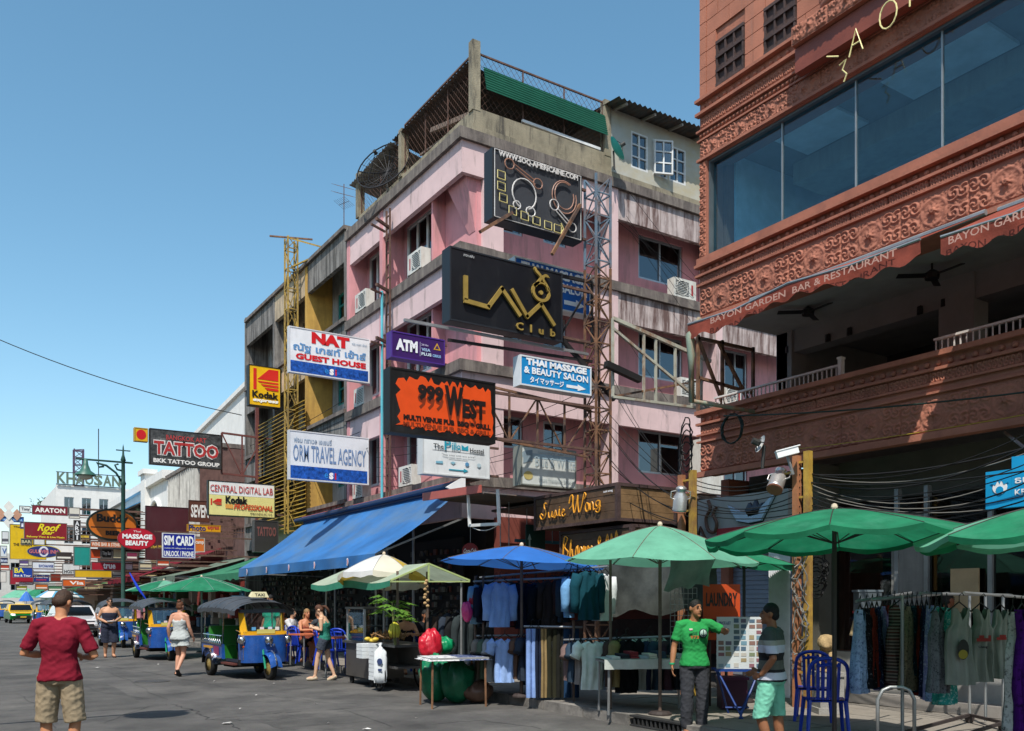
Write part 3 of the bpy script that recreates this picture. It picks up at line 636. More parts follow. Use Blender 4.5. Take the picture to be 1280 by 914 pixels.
m = MB().box(XS + 3, YF + 3.6, 13.2, 14.9, YF + 3.7, 14.9); part('shed_back', m, DARKIN, pk)
# rooftop flat over the alley side
YEL = pm('penthouse_wall', (.42, .42, .38), var=.1, rough=.85, dirt=(.42, .34, .18), damt=.6, dscale=(.5, .5, .8), dlo=.45)
a0 = 4.0; phs = [(4.72, 5.32, 13.55, 14.55), (5.5, 6.05, 13.55, 14.55), (6.12, 6.75, 13.55, 14.55)]
wall(Fp, pk, a0, LP, 13.2, 14.95, -.25, -.06, YEL, phs, 'flat_wall')
WF = pm('white_frame', (.62, .63, .62), rough=.6)
for q in phs: window(Fp, pk, q[0], q[1], q[2], q[3], -.08, 2, WF, 3, .045)
Fo = Fr(Fp.p(5.5, 0, 0), (.92, -.39, 0), (-.39, -.92, 0)); window(Fo, pk, 0, .55, 13.56, 14.5, 0, 2, WF, 3, .04)
corrugated(Fp.p(a0 - .25, 14.88, .55), Fp.p(LP, 15.1, .55), Fp.p(a0 - .25, 15.25, -2.5), Fp.p(LP, 15.4, -2.5), 46, corr, pk, 'flat_roof', .03)
for k in range(6): m = MB().bar(Fp.p(a0 + .1 + k * 1.0, 14.82 + k * .02, .5), Fp.p(a0 + .1 + k, 15.1, -1), .06); part('rafter', m, pm('old_timber', (.25, .22, .19), rough=.9), pk)
# air conditioners of the pink block
for args in ((Fs, 2.0, 10.32, .08, 'white air conditioner on the upper street ledge of the pink block', .8), (Fs, 5.6, 10.32, .08, 'small white air conditioner on the upper street ledge, far bay', .8),
             (Fs, 5.75, 7.5, .08, 'white air conditioner on the middle street ledge behind the guest house sign', .75), (Fs, 2.6, 4.76, .06, 'white air conditioner on the lowest street ledge beside the pink wall', .8), (Fs, 5.9, 4.76, .06, 'grey white air conditioner under the travel agency sign', .75),
             (Fp, 6.25, 10.3, .0, 'white air conditioner on the upper alley ledge below the sliding window', .85), (Fp, 6.5, 7.5, .0, 'white air conditioner on the middle alley ledge behind the rusty frame', .85), (Fp, 8.3, 7.5, .0, 'white air conditioner beside the terracotta corner on the alley ledge', .7)): ac_unit(*args)
m = MB(); Fp.box(m, 7.05, 7.9, 4.75, 6.3, -.2, .3); ab = single('duct_cabinet', m, ACW, 'tall pale metal cabinet hung on the pink wall beside the terracotta corner', 'cabinet')
# dark mesh satellite dish, turquoise dish, antenna
def dish(c, R, n, mat, label, name='satellite_dish', wire=False, tilt=(0, 0, 0), mast=.6):
    t = thing(name, label, 'satellite dish', c); M = Matrix.Rotation(tilt[2], 3, 'Z') @ Matrix.Rotation(tilt[0], 3, 'X'); c = Vector(c)
    pf = [(R * k / 6, .28 * R * (k / 6) ** 2) for k in range(7)]
    if not wire: part('reflector', MB().lathe([(.001, 0)] + pf[1:], c, 24, M), mat, t, True)
    else:
        m = MB()
        for k in range(20): a = 2 * math.pi * k / 20; m.tube([c + M @ Vector((r * math.cos(a), r * math.sin(a), z)) for r, z in pf], .008 if k % 5 else .016, 4)
        for r, z in pf[1:]: m.tube([c + M @ Vector((r * math.cos(a), r * math.sin(a), z)) for a in [2 * math.pi * k / 24 for k in range(25)]], .007 if r < R * .95 else .02, 4)
        for r0, z0 in pf[1:]:
            for dr in (.05,):
                r = r0 - R / 12; m.tube([c + M @ Vector((r * math.cos(a), r * math.sin(a), .28 * R * (r / R) ** 2)) for a in [2 * math.pi * k / 24 for k in range(25)]], .004, 3)
        part('reflector', m, mat, t)
    f = c + M @ Vector((0, 0, R * .8)); m = MB()
    for k in range(3): a = 2.1 * k; m.tube([c + M @ Vector((R * .9 * math.cos(a), R * .9 * math.sin(a), .23 * R)), f], .009, 5)
    part('feed_arm', m, mat if wire else ACG, t); part('feed_horn', MB().lathe([(0, -.06), (.05, -.06), (.05, .06), (0, .06)], f, 8, M), ACG, t)
    part('mast', MB().tube([c - M @ Vector((0, 0, .03)), c + Vector((0, 0, -mast))], .025, 6), ACG, t)
    return t
dish(onX(484, 215, XS + .25), .85, 20, pl('#15151a', .6), 'large black wire mesh satellite dish on the pink block parapet', wire=True, tilt=(1.15, 0, -1.0), mast=.75)
dish(onY(768, 188, YF - .35), .33, 20, pl('#2fb5ae', .5), 'turquoise satellite dish on the rooftop flat of the pink block', tilt=(1.0, 0, .9), mast=.5)
an = thing('tv_antenna', 'thin metal television antenna on the grey shophouse roof', 'antenna', onX(430, 285, XS + 1)); b0 = onX(430, 285, XS + 1)
part('mast', MB().tube([b0, b0 + ZV * 1.5], .016, 5), rustm, an)
for z, L_, a in ((1.4, .75, .3), (1.15, .8, .3), (.85, .7, 1.7)):
    d = Vector((math.cos(a), math.sin(a), .15)); q = b0 + ZV * z; m = MB().tube([q - d * L_ / 2, q + d * L_ / 2], .009, 4); e = Vector((-math.sin(a), math.cos(a), 0))
    for k in range(7): s_ = q + d * (k / 6 - .5) * L_; m.tube([s_ - e * .2 - ZV * .1, s_ + e * .2 + ZV * .1], .005, 4)
    part('element_boom', m, rustm, an, kind='stuff')
# ladder frame up the street facade with a turquoise pipe
ld = thing('sign_ladder', 'rusty vertical ladder frame up the pink street facade', 'frame', onX(487, 600, XS - .15)); y = onX(487, 600, XS - .15).y
for dy in (0, .22): part('rail', MB().bar((XS - .14, y + dy, 4.3), (XS - .14, y + dy, 12.5), .045), rustm, ld)
rg = MB().box(-.015, 0, -.015, .015, .22, .015).mesh('rung', rustm)
for k in range(24): piece('rung', rg, ld, Matrix.Translation((XS - .14, y, 4.5 + k * .34)))
single('drain_pipe', MB().tube([(XS - .22, y + .35, 4.2), (XS - .22, y + .35, 10.3)], .04, 8), pm('pipe_turquoise', (.1, .42, .5), rough=.5), 'turquoise drain pipe beside the rusty ladder on the pink facade', 'pipe')
for v in (285, 365, 430): p = onX(487, v, XS - .1); single('sign_bracket', MB().bar(p, p + Vector((-.55, -.35, 0)), .07).bar(p + Vector((0, .3, 0)), p + Vector((-.55, 0, -.02)), .05), rustm, 'rusty bracket arm on the ladder frame ' + {285: 'just under the rooftop slab', 365: 'at the upper ledge', 430: 'by the purple cash machine sign'}[v], 'bracket')
# sloped hood supports on the corner pier: small triangular console under each corner box
for z in (12.05, 9.3):
    m = MB(); m.hexa([Fs.p(.2, z - 1.3, -.5), Fs.p(.5, z - 1.3, -.5), Fs.p(.5, z - 1.3, -.49), Fs.p(.2, z - 1.3, -.49), Fs.p(.14, z, -.5), Fs.p(1.1, z, -.5), Fs.p(1.1, z, -.2), Fs.p(.14, z, -.2)]); part('console', m, PK, pk)
# ================================================================== three narrow shophouses of the row
def shophouse(y0, y1, pal, label, wf, hasac=None):
    body, band, rec = pal
    t = thing('shophouse', label, 'building', (XS, y0, 0)); F = Fr((XS, y0, 0), (0, 1, 0), (-1, 0, 0)); L_ = y1 - y0
    for i, z in enumerate((13.2, 10.35, 7.5, 4.7)):
        m = MB(); F.box(m, .18, L_ - .01, z - .95, z, -.14, 0); part('balcony_band', m, band, t)
        m = MB(); F.box(m, .01, L_ - .005, z, z + .12, -1, .1); part('slab', m, SLB, t)
        if i < 3:
            lo = (10.35, 7.5, 4.7)[i] + .12; h = (1.0, L_ - .5, lo + .75, z - 1.0)
            wall(F, t, .18, L_ - .01, lo, z - .001, -1.05, -.9, rec, [h]); window(F, t, h[0] + .01, h[1] - .01, h[2] + .01, h[3] - .01, -.95, 2, wf, 1, .06, tr=.4)
    m = MB(); F.box(m, .002, .2, 3.9, 13.25, -1.2, .015); part('party_wall', m, body, t)
    m = MB(); F.box(m, .003, L_ - .003, 0, 13.1, -10, -1.5); part('core', m, DARKIN, t)
    m = MB(); F.box(m, .003, L_ - .003, 13.12, 13.3, -10, -.9); part('roof', m, SLB, t)
    return t
GR = pm('grey_weathered', (.23, .215, .2), var=.25, rough=.95, bump=.4, dirt=(.06, .055, .05), damt=.9, dscale=(6, 6, .5), dlo=.42)
GRW = pm('grey_blue_wall', (.34, .36, .36), var=.2, rough=.95, dirt=(.15, .14, .13), damt=.7, dscale=(3, 3, .6))
BEI = pm('beige_wall', (.47, .37, .25), var=.2, rough=.9, dirt=(.13, .11, .09), damt=.75, dscale=(4, 4, .5), dlo=.5); YLW = pm('yellow_wall', (.5, .3, .07), var=.2, rough=.9, dirt=(.3, .17, .05), damt=.5)
TEA = pl('#1d7f78', .5); WDK = pm('window_dark', (.12, .1, .09), rough=.7)
shophouse(25.65, 29.2, (GR, GR, GRW), 'grey weathered shophouse with teal windows joined to the pink block', TEA)
shophouse(29.22, 32.8, (YLW, BEI, BEI), 'beige and yellow shophouse between two grey ones', WDK)
sh3 = shophouse(32.82, 36.6, (GR, GR, GRW), 'grey weathered shophouse at the far end of the tall row', WDK)
part('end_wall', MB().box(XS - .02, 36.61, 0, XS + 10, 36.8, 13.45), GR, sh3)
# ================================================================== canopies, alley, lattice tower, far buildings
BLUE = pm('awning_blue', (.028, .15, .40), var=.25, scale=1.0, rough=.6, bump=.15, bscale=6, trans=.12, dirt=(.10, .17, .25), damt=.6, dscale=(.5, .35, .5), dlo=.45)
aw = thing('street_awning', 'long bright blue fabric awning over the pink block shopfront', 'awning', (9.9, 23, 4.2))
y0, y1 = 17.7, 28.4
f = lambda i, j: (9.95 - 2.15 * j, y0 + (y1 - y0) * i, 4.25 - 1.55 * j - .10 * math.sin(j * math.pi) + .03 * math.sin(i * 26) * math.sin(j * math.pi))
part('fabric', MB().grid(40, 10, f), BLUE, aw, True)
g = lambda i, j: (7.8 - .01 - .02 * math.sin(i * 40) * j, y0 + (y1 - y0) * i, 2.70 - .26 * j)
part('valance', MB().grid(80, 2, g), BLUE, aw, True)
Fa = Fr((7.76, y1, 2.44), (0, -1, 0), (-1, 0, 0))
for a in (1.0, 3.0, 5.0, 7.0, 9.2):
    m = MB(); m.extr(arc(a, .13, .06, .09, 0, 360, 12), Fa.p, 0, .004); e = part('emblem', m, wht, aw); m = MB(); m.extr(arc(a + .012, .13, .03, .075, -90, 90, 6) , Fa.p, .005, .008); part('emblem_mark', m, pl('#b8323c'), e); m = MB(); m.extr(arc(a - .02, .13, .025, .06, 90, 270, 6), Fa.p, .005, .008); part('emblem_mark', m, pl('#2a5ab0'), e)
for yy in (17.9, 20.5, 23.2, 25.9, 28.2): part('arm', MB().bar((10.1, yy, 3.6), (7.85, yy, 2.68), .04), STEEL, aw)
part('roller', MB().tube([(9.97, y0, 4.3), (9.97, y1, 4.3)], .06, 8), pl('#223a66', .5), aw)
part('end_bracket', MB().hexa([(10.0, 17.6, 4.05), (9.5, 17.6, 4.25), (9.5, 17.66, 4.25), (10.0, 17.66, 4.05), (10.0, 17.6, 4.5), (9.9, 17.6, 4.5), (9.9, 17.66, 4.5), (10.0, 17.66, 4.5)]), wht, aw)
# tiled lean-to strip above the awning
lt = thing('leanto_roof', 'narrow red tiled lean-to roof strip above the blue awning', 'roof', (10.1, 23, 4.4))
part('deck', MB().hexa([(9.9, 17.8, 4.36), (10.5, 17.8, 4.5), (10.5, 29, 4.5), (9.9, 29, 4.36), (9.9, 17.8, 4.41), (10.5, 17.8, 4.55), (10.5, 29, 4.55), (9.9, 29, 4.41)]), SLB, lt)
tl_ = MB().lathe([(.06, 0), (.06, .5)], (0, 0, 0), 6, Matrix.Rotation(math.pi / 2, 3, 'Y') @ Matrix.Rotation(0, 3, 'Z'), 0, 2 * math.pi).mesh('roof_tile', pm('roof_tile', (.36, .09, .07), var=.3, rough=.7))
for k in range(80): piece('roof_tile', tl_, lt, Matrix.Translation((9.93, 17.9 + k * .135, 4.42)) @ Matrix.Rotation(-.23, 4, 'Y'))
part('gutter', MB().tube([(9.86, 17.7, 4.38), (9.86, 29, 4.38)], .07, 8), pl('#1d3358', .5), lt)
# pink block ground floor: open shops with goods in the shade
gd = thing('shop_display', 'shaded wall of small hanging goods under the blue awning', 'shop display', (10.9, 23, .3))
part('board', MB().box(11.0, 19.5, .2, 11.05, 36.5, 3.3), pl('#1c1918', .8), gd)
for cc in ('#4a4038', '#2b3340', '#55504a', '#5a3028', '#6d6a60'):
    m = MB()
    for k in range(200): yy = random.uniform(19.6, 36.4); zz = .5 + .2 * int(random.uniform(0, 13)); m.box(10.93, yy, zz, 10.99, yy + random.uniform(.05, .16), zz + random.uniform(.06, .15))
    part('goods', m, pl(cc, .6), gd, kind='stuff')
for yy in (20.2, 21.8, 25.6): single('shop_post', MB().tube([(9.95, yy, .15), (9.95, yy, 4.2)], .035, 8), STEEL, 'thin grey steel post holding up the blue awning roof edge', 'post', 'steel posts under the awning')
# alley bar under the pink building: red wall, beam, dark roof
ab_ = thing('alley_bar', 'dark red walled bar in the alley mouth under a corrugated canopy', 'building', (10.5, 17, 0))
part('roof', MB().hexa([(10.7, 12.9, 3.72), (20, 12.9, 3.55), (20, 18.35, 3.55), (10.7, 17.6, 3.75), (10.7, 12.9, 3.77), (20, 12.9, 3.6), (20, 18.35, 3.6), (10.7, 17.6, 3.8)]), corr, ab_)
corrugated((9.3, 15.6, 3.9), (9.3, 17.6, 3.96), (13, 15.6, 3.85), (13, 17.6, 3.85), 22, corr, ab_, 'roof_sheet', .03)
part('fascia', MB().hexa([(9.2, 15.6, 3.9), (9.25, 15.6, 3.9), (9.25, 18.2, 3.98), (9.2, 18.2, 3.98), (9.2, 15.6, 4.06), (9.25, 15.6, 4.06), (9.25, 18.2, 4.16), (9.2, 18.2, 4.16)]), pm('fascia_red', (.42, .1, .08), rough=.5), ab_)
part('wall', MB().box(11.2, 18.0, .15, 20, 18.3, 3.7).box(19.5, 11.2, 0, 19.7, 18, 3.7), pm('bar_red', (.2, .05, .035), rough=.8), ab_)
part('floor', MB().box(11.4, 11.12, 0, 20, 18.0, .16), pl('#3a3632', .9), ab_)
part('counter', MB().box(11.6, 16.6, .16, 15.5, 17.2, 1.2), WOOD, ab_); part('light_strip', MB().bar((11.3, 17.5, 3.1), (17, 17.4, 3.05), .07), pl('#2a6f8a', .5), ab_)
for k in range(7): p = Vector((10.2 + k * .35, 16.4 + .2 * (k % 2), 3.9)); part('hanging_rod', MB().tube([p, p - ZV * (1.1 - .05 * k)], .012, 5), STEEL, ab_)
cc = onX(588, 689, 10.2); t = thing('round_drink_sign', 'round red drink sign with white script hanging in the alley bar', 'sign', cc); Fc = Fr((cc.x, cc.y, cc.z), (.75, -.66, 0), (-.66, -.75, 0))
m = MB(); m.extr(arc(0, 0, .19, .19, 0, 360, 24), Fc.p, 0, .05); part('disc', m, pl('#7d1d22', .4), t); lettering(t, Fc, 'Coca-Cola', -.15, -.05, .15, .06, wht, out=.055, shear=.4, bold=.03)
part('hook', MB().tube([cc + ZV * .19, cc + ZV * 1.3], .008, 4), STEEL, t)
p0 = onX(658, 710, 10.6); t = thing('alley_sign', 'dark green alley sign with a white up arrow', 'sign', p0); Fg = Fr(p0, (1, 0, 0), (0, -1, 0)); m = MB(); Fg.box(m, 0, .5, 0, .95, -.04, 0); part('panel', m, pl('#11322a', .5), t)
m = MB(); m.extr([(.06, .3), (.1, .3), (.1, .62), (.13, .62), (.08, .75), (.03, .62), (.06, .62)], Fg.p, .003, .008); part('arrow', m, pl('#8a9a92'), t); lettering(t, Fg, 'Susie Walk', .05, .1, .46, .2, pl('#8a9a92'))
# white metal frame hanging from the fascia
m = MB(); a_, b_ = onX(585, 615, 9.3), onX(622, 612, 9.3); a2, b2 = onX(587, 657, 9.3), onX(624, 655, 9.3)
m.bar(a_, a2, .05).bar(b_, b2, .05).bar(a2, b2, .06).tube(sag(a2, b2, .12), .008, 4); single('hanging_frame', m, pm('pvc_white', (.7, .7, .68)), 'white metal sign frame with no panel hanging at the alley mouth', 'frame')
# timber box sign over the alley with script lettering, two tiers
WSG = pm('sign_wood', (.085, .05, .028), var=.45, scale=3, rough=.6, bump=.3, bscale=14); WSL = pm('sign_wood_light', (.2, .12, .055), var=.4, scale=2.2, rough=.65, bump=.3, bscale=14)
ORN = pm('orange_neon', (.75, .33, .03), rough=.35)
def script_sign(X, ua, uc, ub, v0, v1, label, lines, small=None, planks=True):
    A = onX(uc, v0, X); B = onX(uc, v1, X); z1, z0 = A.z, B.z; yl = onX(ua, v0, X).y; yc = A.y; xr = onY(ub, v0, yc).x
    t = thing('timber_sign', label, 'sign', (X, yc, z0))
    part('box', MB().box(X + .03, yc + .03, z0 + .02, xr - .02, yl - .02, z1 - .02), WSG, t)
    n = 4; h = (z1 - z0 - .12) / n
    for k in range(n):
        part('plank', MB().box(X + random.uniform(0, .006), yc + .06, z0 + .06 + k * h, X + .03, yl - .06, z0 + .06 + (k + 1) * h - .006), WSG, t)
        part('plank', MB().box(X + .06, yc + random.uniform(0, .006), z0 + .06 + k * h, xr - .06, yc + .03, z0 + .06 + (k + 1) * h - .006), WSL, t)
    m = MB().box(X - .02, yc - .02, z0, X + .06, yc + .06, z1).box(X - .02, yc + .06, z1 - .06, X + .04, yl, z1).box(X - .02, yc + .06, z0, X + .04, yl, z0 + .06).box(X + .06, yc - .02, z1 - .06, xr, yc + .04, z1).box(X + .06, yc - .02, z0, xr, yc + .04, z0 + .06).box(xr - .06, yc - .019, z0 + .06, xr, yc + .04, z1 - .06).box(X - .019, yl - .06, z0 + .06, X + .04, yl, z1 - .06)
    part('frame', m, WOOD, t)
    F = Fr((X - .01, yl, z0), (0, -1, 0), (-1, 0, 0)); W_ = yl - yc; Hh = z1 - z0
    for ln, x0, x1, y0_, y1_ in lines: strokes(t, F, ln, W_ * x0, Hh * y0_, W_ * x1, Hh * y1_, .014, ORN, out=.03)
    if small: lettering(t, F, small, W_ * .86, Hh * .76, W_ * .96, Hh * .84, wht, out=.02)
    return t, F, W_, Hh
S1 = [smooth([(.9, .95), (.6, 1), (.55, .75), (.75, .45), (.6, .1), (.25, .0), (.0, .2), (.15, .35), (.45, .2)])]
U1 = [smooth([(0, .9), (.1, .2), (.4, .1), (.75, .7), (.8, .95), (.75, .2), (1, .1)])]
S2 = [smooth([(0, .1), (.5, .9), (.6, 1), (.8, .4), (.5, .0), (.2, .1), (1, .3)])]
I1 = [smooth([(.2, .2), (.5, 1), (.5, .2), (.9, .15)]), [(.55, 1.25), (.56, 1.32)]]
E1 = [smooth([(0, .4), (.5, .55), (.8, .85), (.5, 1), (.2, .6), (.3, .1), (.7, .05), (1, .3)])]
W1 = [smooth([(0, .6), (.08, .95), (.2, .98), (.22, .5), (.3, .05), (.42, .5), (.5, .95), (.5, .5), (.58, .05), (.72, .4), (.85, 1), (.95, .9), (.85, .7)]), smooth([(.02, .3), (.2, .5), (.25, .95)])]
O1 = [arc(.5, .5, .45, .5, 100, 460, 12)]; N1 = [smooth([(0, .9), (.15, .1), (.2, .7), (.5, 1), (.7, .7), (.75, .1), (1, .2)])]; G1 = [smooth([(.8, .9), (.3, .95), (.1, .5), (.4, .2), (.75, .6), (.8, .9), (.75, -.3), (.4, -.6), (.1, -.3), (.9, .2)])]
A1 = [smooth([(.7, .85), (.3, .95), (.05, .5), (.3, .05), (.65, .4), (.75, .9), (.75, .2), (1, .1)])]
B1 = [smooth([(.1, .0), (.3, 1), (.8, .95), (.4, .55), (.9, .3), (.5, 0), (.1, .1)])]; H1 = [smooth([(0, 0), (.3, 1), (.35, .9), (.1, .05), (.5, .5), (.7, .1), (1, .1)])]; R1 = [smooth([(.1, .1), (.4, .9), (.6, .7), (.7, 1), (.8, .2), (1, .1)])]; M1 = [smooth([(0, 0), (.2, .9), (.35, .2), (.5, .9), (.65, .2), (.85, 1), (1, .1)])]; AM = [smooth([(.9, 0), (.3, .7), (.5, 1), (.65, .75), (.1, .3), (.3, 0), (.9, .5)])]
script_sign(10.45, 668, 772, 845, 603, 651, 'brown timber box sign with orange script lettering above the alley', [(S1, .1, .2, .3, .75), (U1, .21, .27, .3, .5), (S2, .275, .32, .3, .5), (I1, .33, .37, .3, .52), (E1, .375, .42, .3, .5), (W1, .47, .68, .32, .85), (O1, .66, .705, .34, .58), (N1, .71, .77, .34, .58), (G1, .775, .84, .4, .6)], 'susie wong')
script_sign(10.62, 700, 790, 822, 655, 702, 'lower dark timber sign with orange script half hidden by umbrellas', [(B1, .06, .16, .2, .8), (H1, .17, .24, .2, .7), (R1, .25, .31, .2, .55), (O1, .315, .36, .2, .5), (W1, .365, .45, .2, .5), (N1, .46, .52, .2, .5), (AM, .56, .64, .2, .75), (M1, .67, .85, .2, .85)])
# ------------------------------------------------------------------ lattice tower carrying the alley signs
RUB = pm('rust_orange_steel', (.19, .095, .05), var=.6, scale=7, rough=.85, dirt=(.06, .05, .05), damt=.8, dscale=(3, 3, 3)); BLS = pm('blue_grey_steel', (.13, .19, .25), rough=.6, dirt=(.2, .1, .06), damt=.6, dscale=(4, 4, 4)); BKS = pl('#1e1c1c', .6); WRS = pm('white_rust_steel', (.4, .4, .33), rough=.7, dirt=(.22, .1, .05), damt=.85, dscale=(4, 4, 2), dlo=.48)
def lattice(t, c, sz, z0, z1, step, mat, name='leg', r=.03):
    x, y = c; P = [(x - sz, y - sz), (x + sz, y - sz), (x + sz, y + sz), (x - sz, y + sz)]
    for a, b in P: part('leg', MB().bar((a, b, z0), (a, b, z1), r * 2), mat, t)
    k = 0; z = z0 + .1
    while z < z1 - .05:
        for i in range(4):
            a, b = P[i], P[(i + 1) % 4]; part('rung', MB().bar((*a, z), (*b, z), r * 1.3), mat, t)
            zz = min(z + step, z1); q, w_ = (a, b) if (k + i) % 2 else (b, a); part('brace', MB().bar((*q, z), (*w_, zz), r), mat, t)
        z += step; k += 1
TW = onY(747, 600, 14.5); tw = thing('lattice_tower', 'rusty square lattice tower standing in the alley among the signs', 'tower', (TW.x, 14.5, 0))
lattice(tw, (TW.x, 14.5), .19, .16, 8.6, .45, RUB, r=.021); lattice(tw, (TW.x, 14.5), .189, 8.62, 10.5, .47, BLS, r=.021)
def truss(t, A, B, h, n, mat, w_=.05, name='truss'):
    A, B = Vector(A), Vector(B); part('chord', MB().bar(A, B, w_), mat, t); part('chord', MB().bar(A + ZV * h, B + ZV * h, w_), mat, t)
    for k in range(n + 1):
        q = A.lerp(B, k / n); part('upright', MB().bar(q, q + ZV * h, w_ * .8), mat, t)
        if k < n: q2 = A.lerp(B, (k + 1) / n); part('diagonal', MB().bar(*( (q, q2 + ZV * h) if k % 2 else (q + ZV * h, q2)), w_ * .6), mat, t)
def tz(v, u=640, Y=14.5): return onY(u, v, Y).z
tr = thing('sign_truss', 'rusty truss arm below the blue massage sign', 'truss', onY(640, 540, 14.6)); truss(tr, onY(600, 545, 14.6), onY(738, 572, 14.6), 1.0, 4, RUB, .045)
tr2 = thing('sign_truss', 'dark steel truss arm behind the black club sign', 'truss', onY(690, 420, 14.7)); truss(tr2, onY(560, 400, 14.7), onY(740, 430, 14.7), 1.3, 4, BKS, .06)
part('strut', MB().bar(onY(703, 425, 14.5), onY(768, 500, 14.5), .08), BKS, tr2)
part('strut', MB().bar(onY(505, 400, 14.45), onY(735, 443, 14.45), .05), STEEL, tr2); part('strut', MB().bar(onY(560, 425, 14.5), onY(740, 452, 14.5), .05), BKS, tr2)
wf = thing('scaffold_frame', 'white rusty scaffold frame between the tower and the terracotta corner', 'frame', onY(765, 500, 13.6))
A, B = onY(766, 398, 13.6), onY(888, 452, 13.6); A2, B2 = onY(766, 496, 13.6), onY(888, 512, 13.6)
part('chord', MB().bar(A, B, .07), WRS, wf); part('chord', MB().bar(A2, B2, .05), WRS, wf)
for k, x in enumerate((0, .3, .42, .62, .8, .9)): part('upright', MB().bar(A.lerp(B, x), A2.lerp(B2, x), .045), WRS, wf)
part('diagonal', MB().bar(A + ZV * -.2, B2, .05), WRS, wf); part('diagonal', MB().bar(A2, B - Vector((.1, 0, .4)), .04), RUB, wf); part('strut', MB().bar(onY(757, 455, 13.5), onY(800, 475, 13.5), .12), BKS, wf)
tf = thing('steel_scaffold', 'rusty steel frame at the alley end of the terrace', 'frame', (11.3, 11.3, 5)); 
for a, b in (((11.1, 4.9), (11.1, 6.35)), ((11.7, 4.9), (11.7, 6.35)), ((12.5, 4.9), (12.5, 6.35)), ((11.1, 4.92), (12.5, 4.92)), ((11.1, 6.3), (12.5, 6.3)), ((11.1, 6.3), (11.9, 4.9)), ((11.6, 6.3), (12.5, 5.2)), ((11.1, 5.6), (12.5, 5.5))): part('bar', MB().bar((a[0], 11.25, a[1]), (b[0], 11.25, b[1]), .05), RUB, tf)
# ------------------------------------------------------------------ yellow lattice mast and rusty frames on the shophouse row
YLS = pm('yellow_steel', (.38, .25, .05), rough=.6, var=.4, dirt=(.1, .07, .04), damt=.7, dscale=(3, 3, 3))
p = onX(364, 600, XS - .35); ym = thing('yellow_mast', 'yellow lattice mast rising past the beige shophouse roof', 'mast', (p.x, p.y, 4))
lattice(ym, (p.x, p.y), .17, 4, 14.3, .7, YLS, r=.025); part('brace', MB().bar((p.x, p.y, 14.3), (p.x + .6, p.y - 2.2, 13.3), .05), YLS, ym); part('brace', MB().bar((p.x - .7, p.y + .2, 14.3), (p.x + .7, p.y - .2, 14.35), .05), RUB, ym); part('brace', MB().bar((p.x, p.y, 13.3), (p.x + .6, p.y - 2.2, 13.3), .05), YLS, ym)
lv_ = thing('louvre_screen', 'yellow horizontal louvre screen on the beige shophouse front', 'screen', (XS - .2, 30.5, 5)); ya, yb = onX(381, 600, XS - .2).y, onX(325, 600, XS - .2).y
sl2 = MB().hexa([(-.12, 0, -.05), (0, 0, 0), (0, yb - ya, 0), (-.12, yb - ya, -.05), (-.12, 0, -.03), (0, 0, .03), (0, yb - ya, .03), (-.12, yb - ya, -.03)]).mesh('slat', pm('louvre_yellow', (.42, .27, .04), rough=.6, var=.3))
for k in range(30): piece('slat', sl2, lv_, Matrix.Translation((XS - .16, ya, 4.3 + k * .145)))
rt = thing('tattoo_truss', 'red brown steel truss arm carrying the black tattoo sign', 'truss', onY(277, 590, 34.1)); truss(rt, onY(277, 592, 34.1), onY(352, 600, 34.1), 1.55, 3, pm('redbrown_steel', (.13, .04, .035), rough=.7), .07)
part('post', MB().bar((XS - .3, 34.1, 4), (XS - .3, 34.1, 9.2), .12), _M['redbrown_steel'], rt)
# ------------------------------------------------------------------ lower and far buildings of the street
WHB = pm('white_render', (.68, .67, .64), var=.08, rough=.85, dirt=(.35, .33, .3), damt=.45, dscale=(2, 2, .4), dlo=.55)
BRC = pm('brown_cladding', (.13, .07, .06), var=.3, rough=.7); FNW = pm('white_fins', (.55, .54, .5), rough=.8, dirt=(.15, .14, .13), damt=.8, dscale=(5, 5, .3), dlo=.5)
def fluted(y0, y1, X, z0, z1, mat, label, fins, name='clad_building'):
    t = thing(name, label, 'building', (X, y0, 0)); part('wall', MB().box(X, y0, 0, X + 8, y1 - .02, z1), mat, t); n = int((y1 - y0) / .45)
    fm = MB().hexa([(-.22, 0, z0), (0, 0, z0), (0, .3, z0), (-.02, .3, z0), (-.22, 0, z1), (0, 0, z1), (0, .3, z1), (-.02, .3, z1)]).mesh('fin', mat)
    if fins:
        for k in range(n): piece('fin', fm, t, Matrix.Translation((X, y0 + .05 + k * .45, 0)))
    part('cornice', MB().box(X - .25, y0 - .02, z1, X + 8, y1 + .0, z1 + .2), SLB, t); return t
fluted(36.85, 41.9, 11.2, 5.0, 6.4, BRC, 'low brown clad shop house beyond the tall grey row', True)
fluted(42, 47.4, 11, 4.2, 8.9, BRC, 'dark brown metal fluted building front', True); fluted(47.5, 55, 11, 4.5, 8.9, FNW, 'white concrete finned building front with streaks', True)
gb = thing('gabled_building', 'white building with a sloping gable parapet behind the tattoo sign', 'building', (13, 38, 0)); p1, p2 = onX(303, 508, 13), onX(243, 548, 13); part('wall', MB().hexa([(13, p1.y - 3, 0), (18, p1.y - 3, 0), (18, p2.y, 0), (13, p2.y, 0), (13, p1.y - 3, p1.z + 1), (18, p1.y - 3, p1.z + 1), (18, p2.y, p2.z), (13, p2.y, p2.z)]), WHB, gb)
part('coping', MB().bar((12.95, p1.y - 3, p1.z + 1.1), (12.95, p2.y, p2.z + .1), .25), WHB, gb)
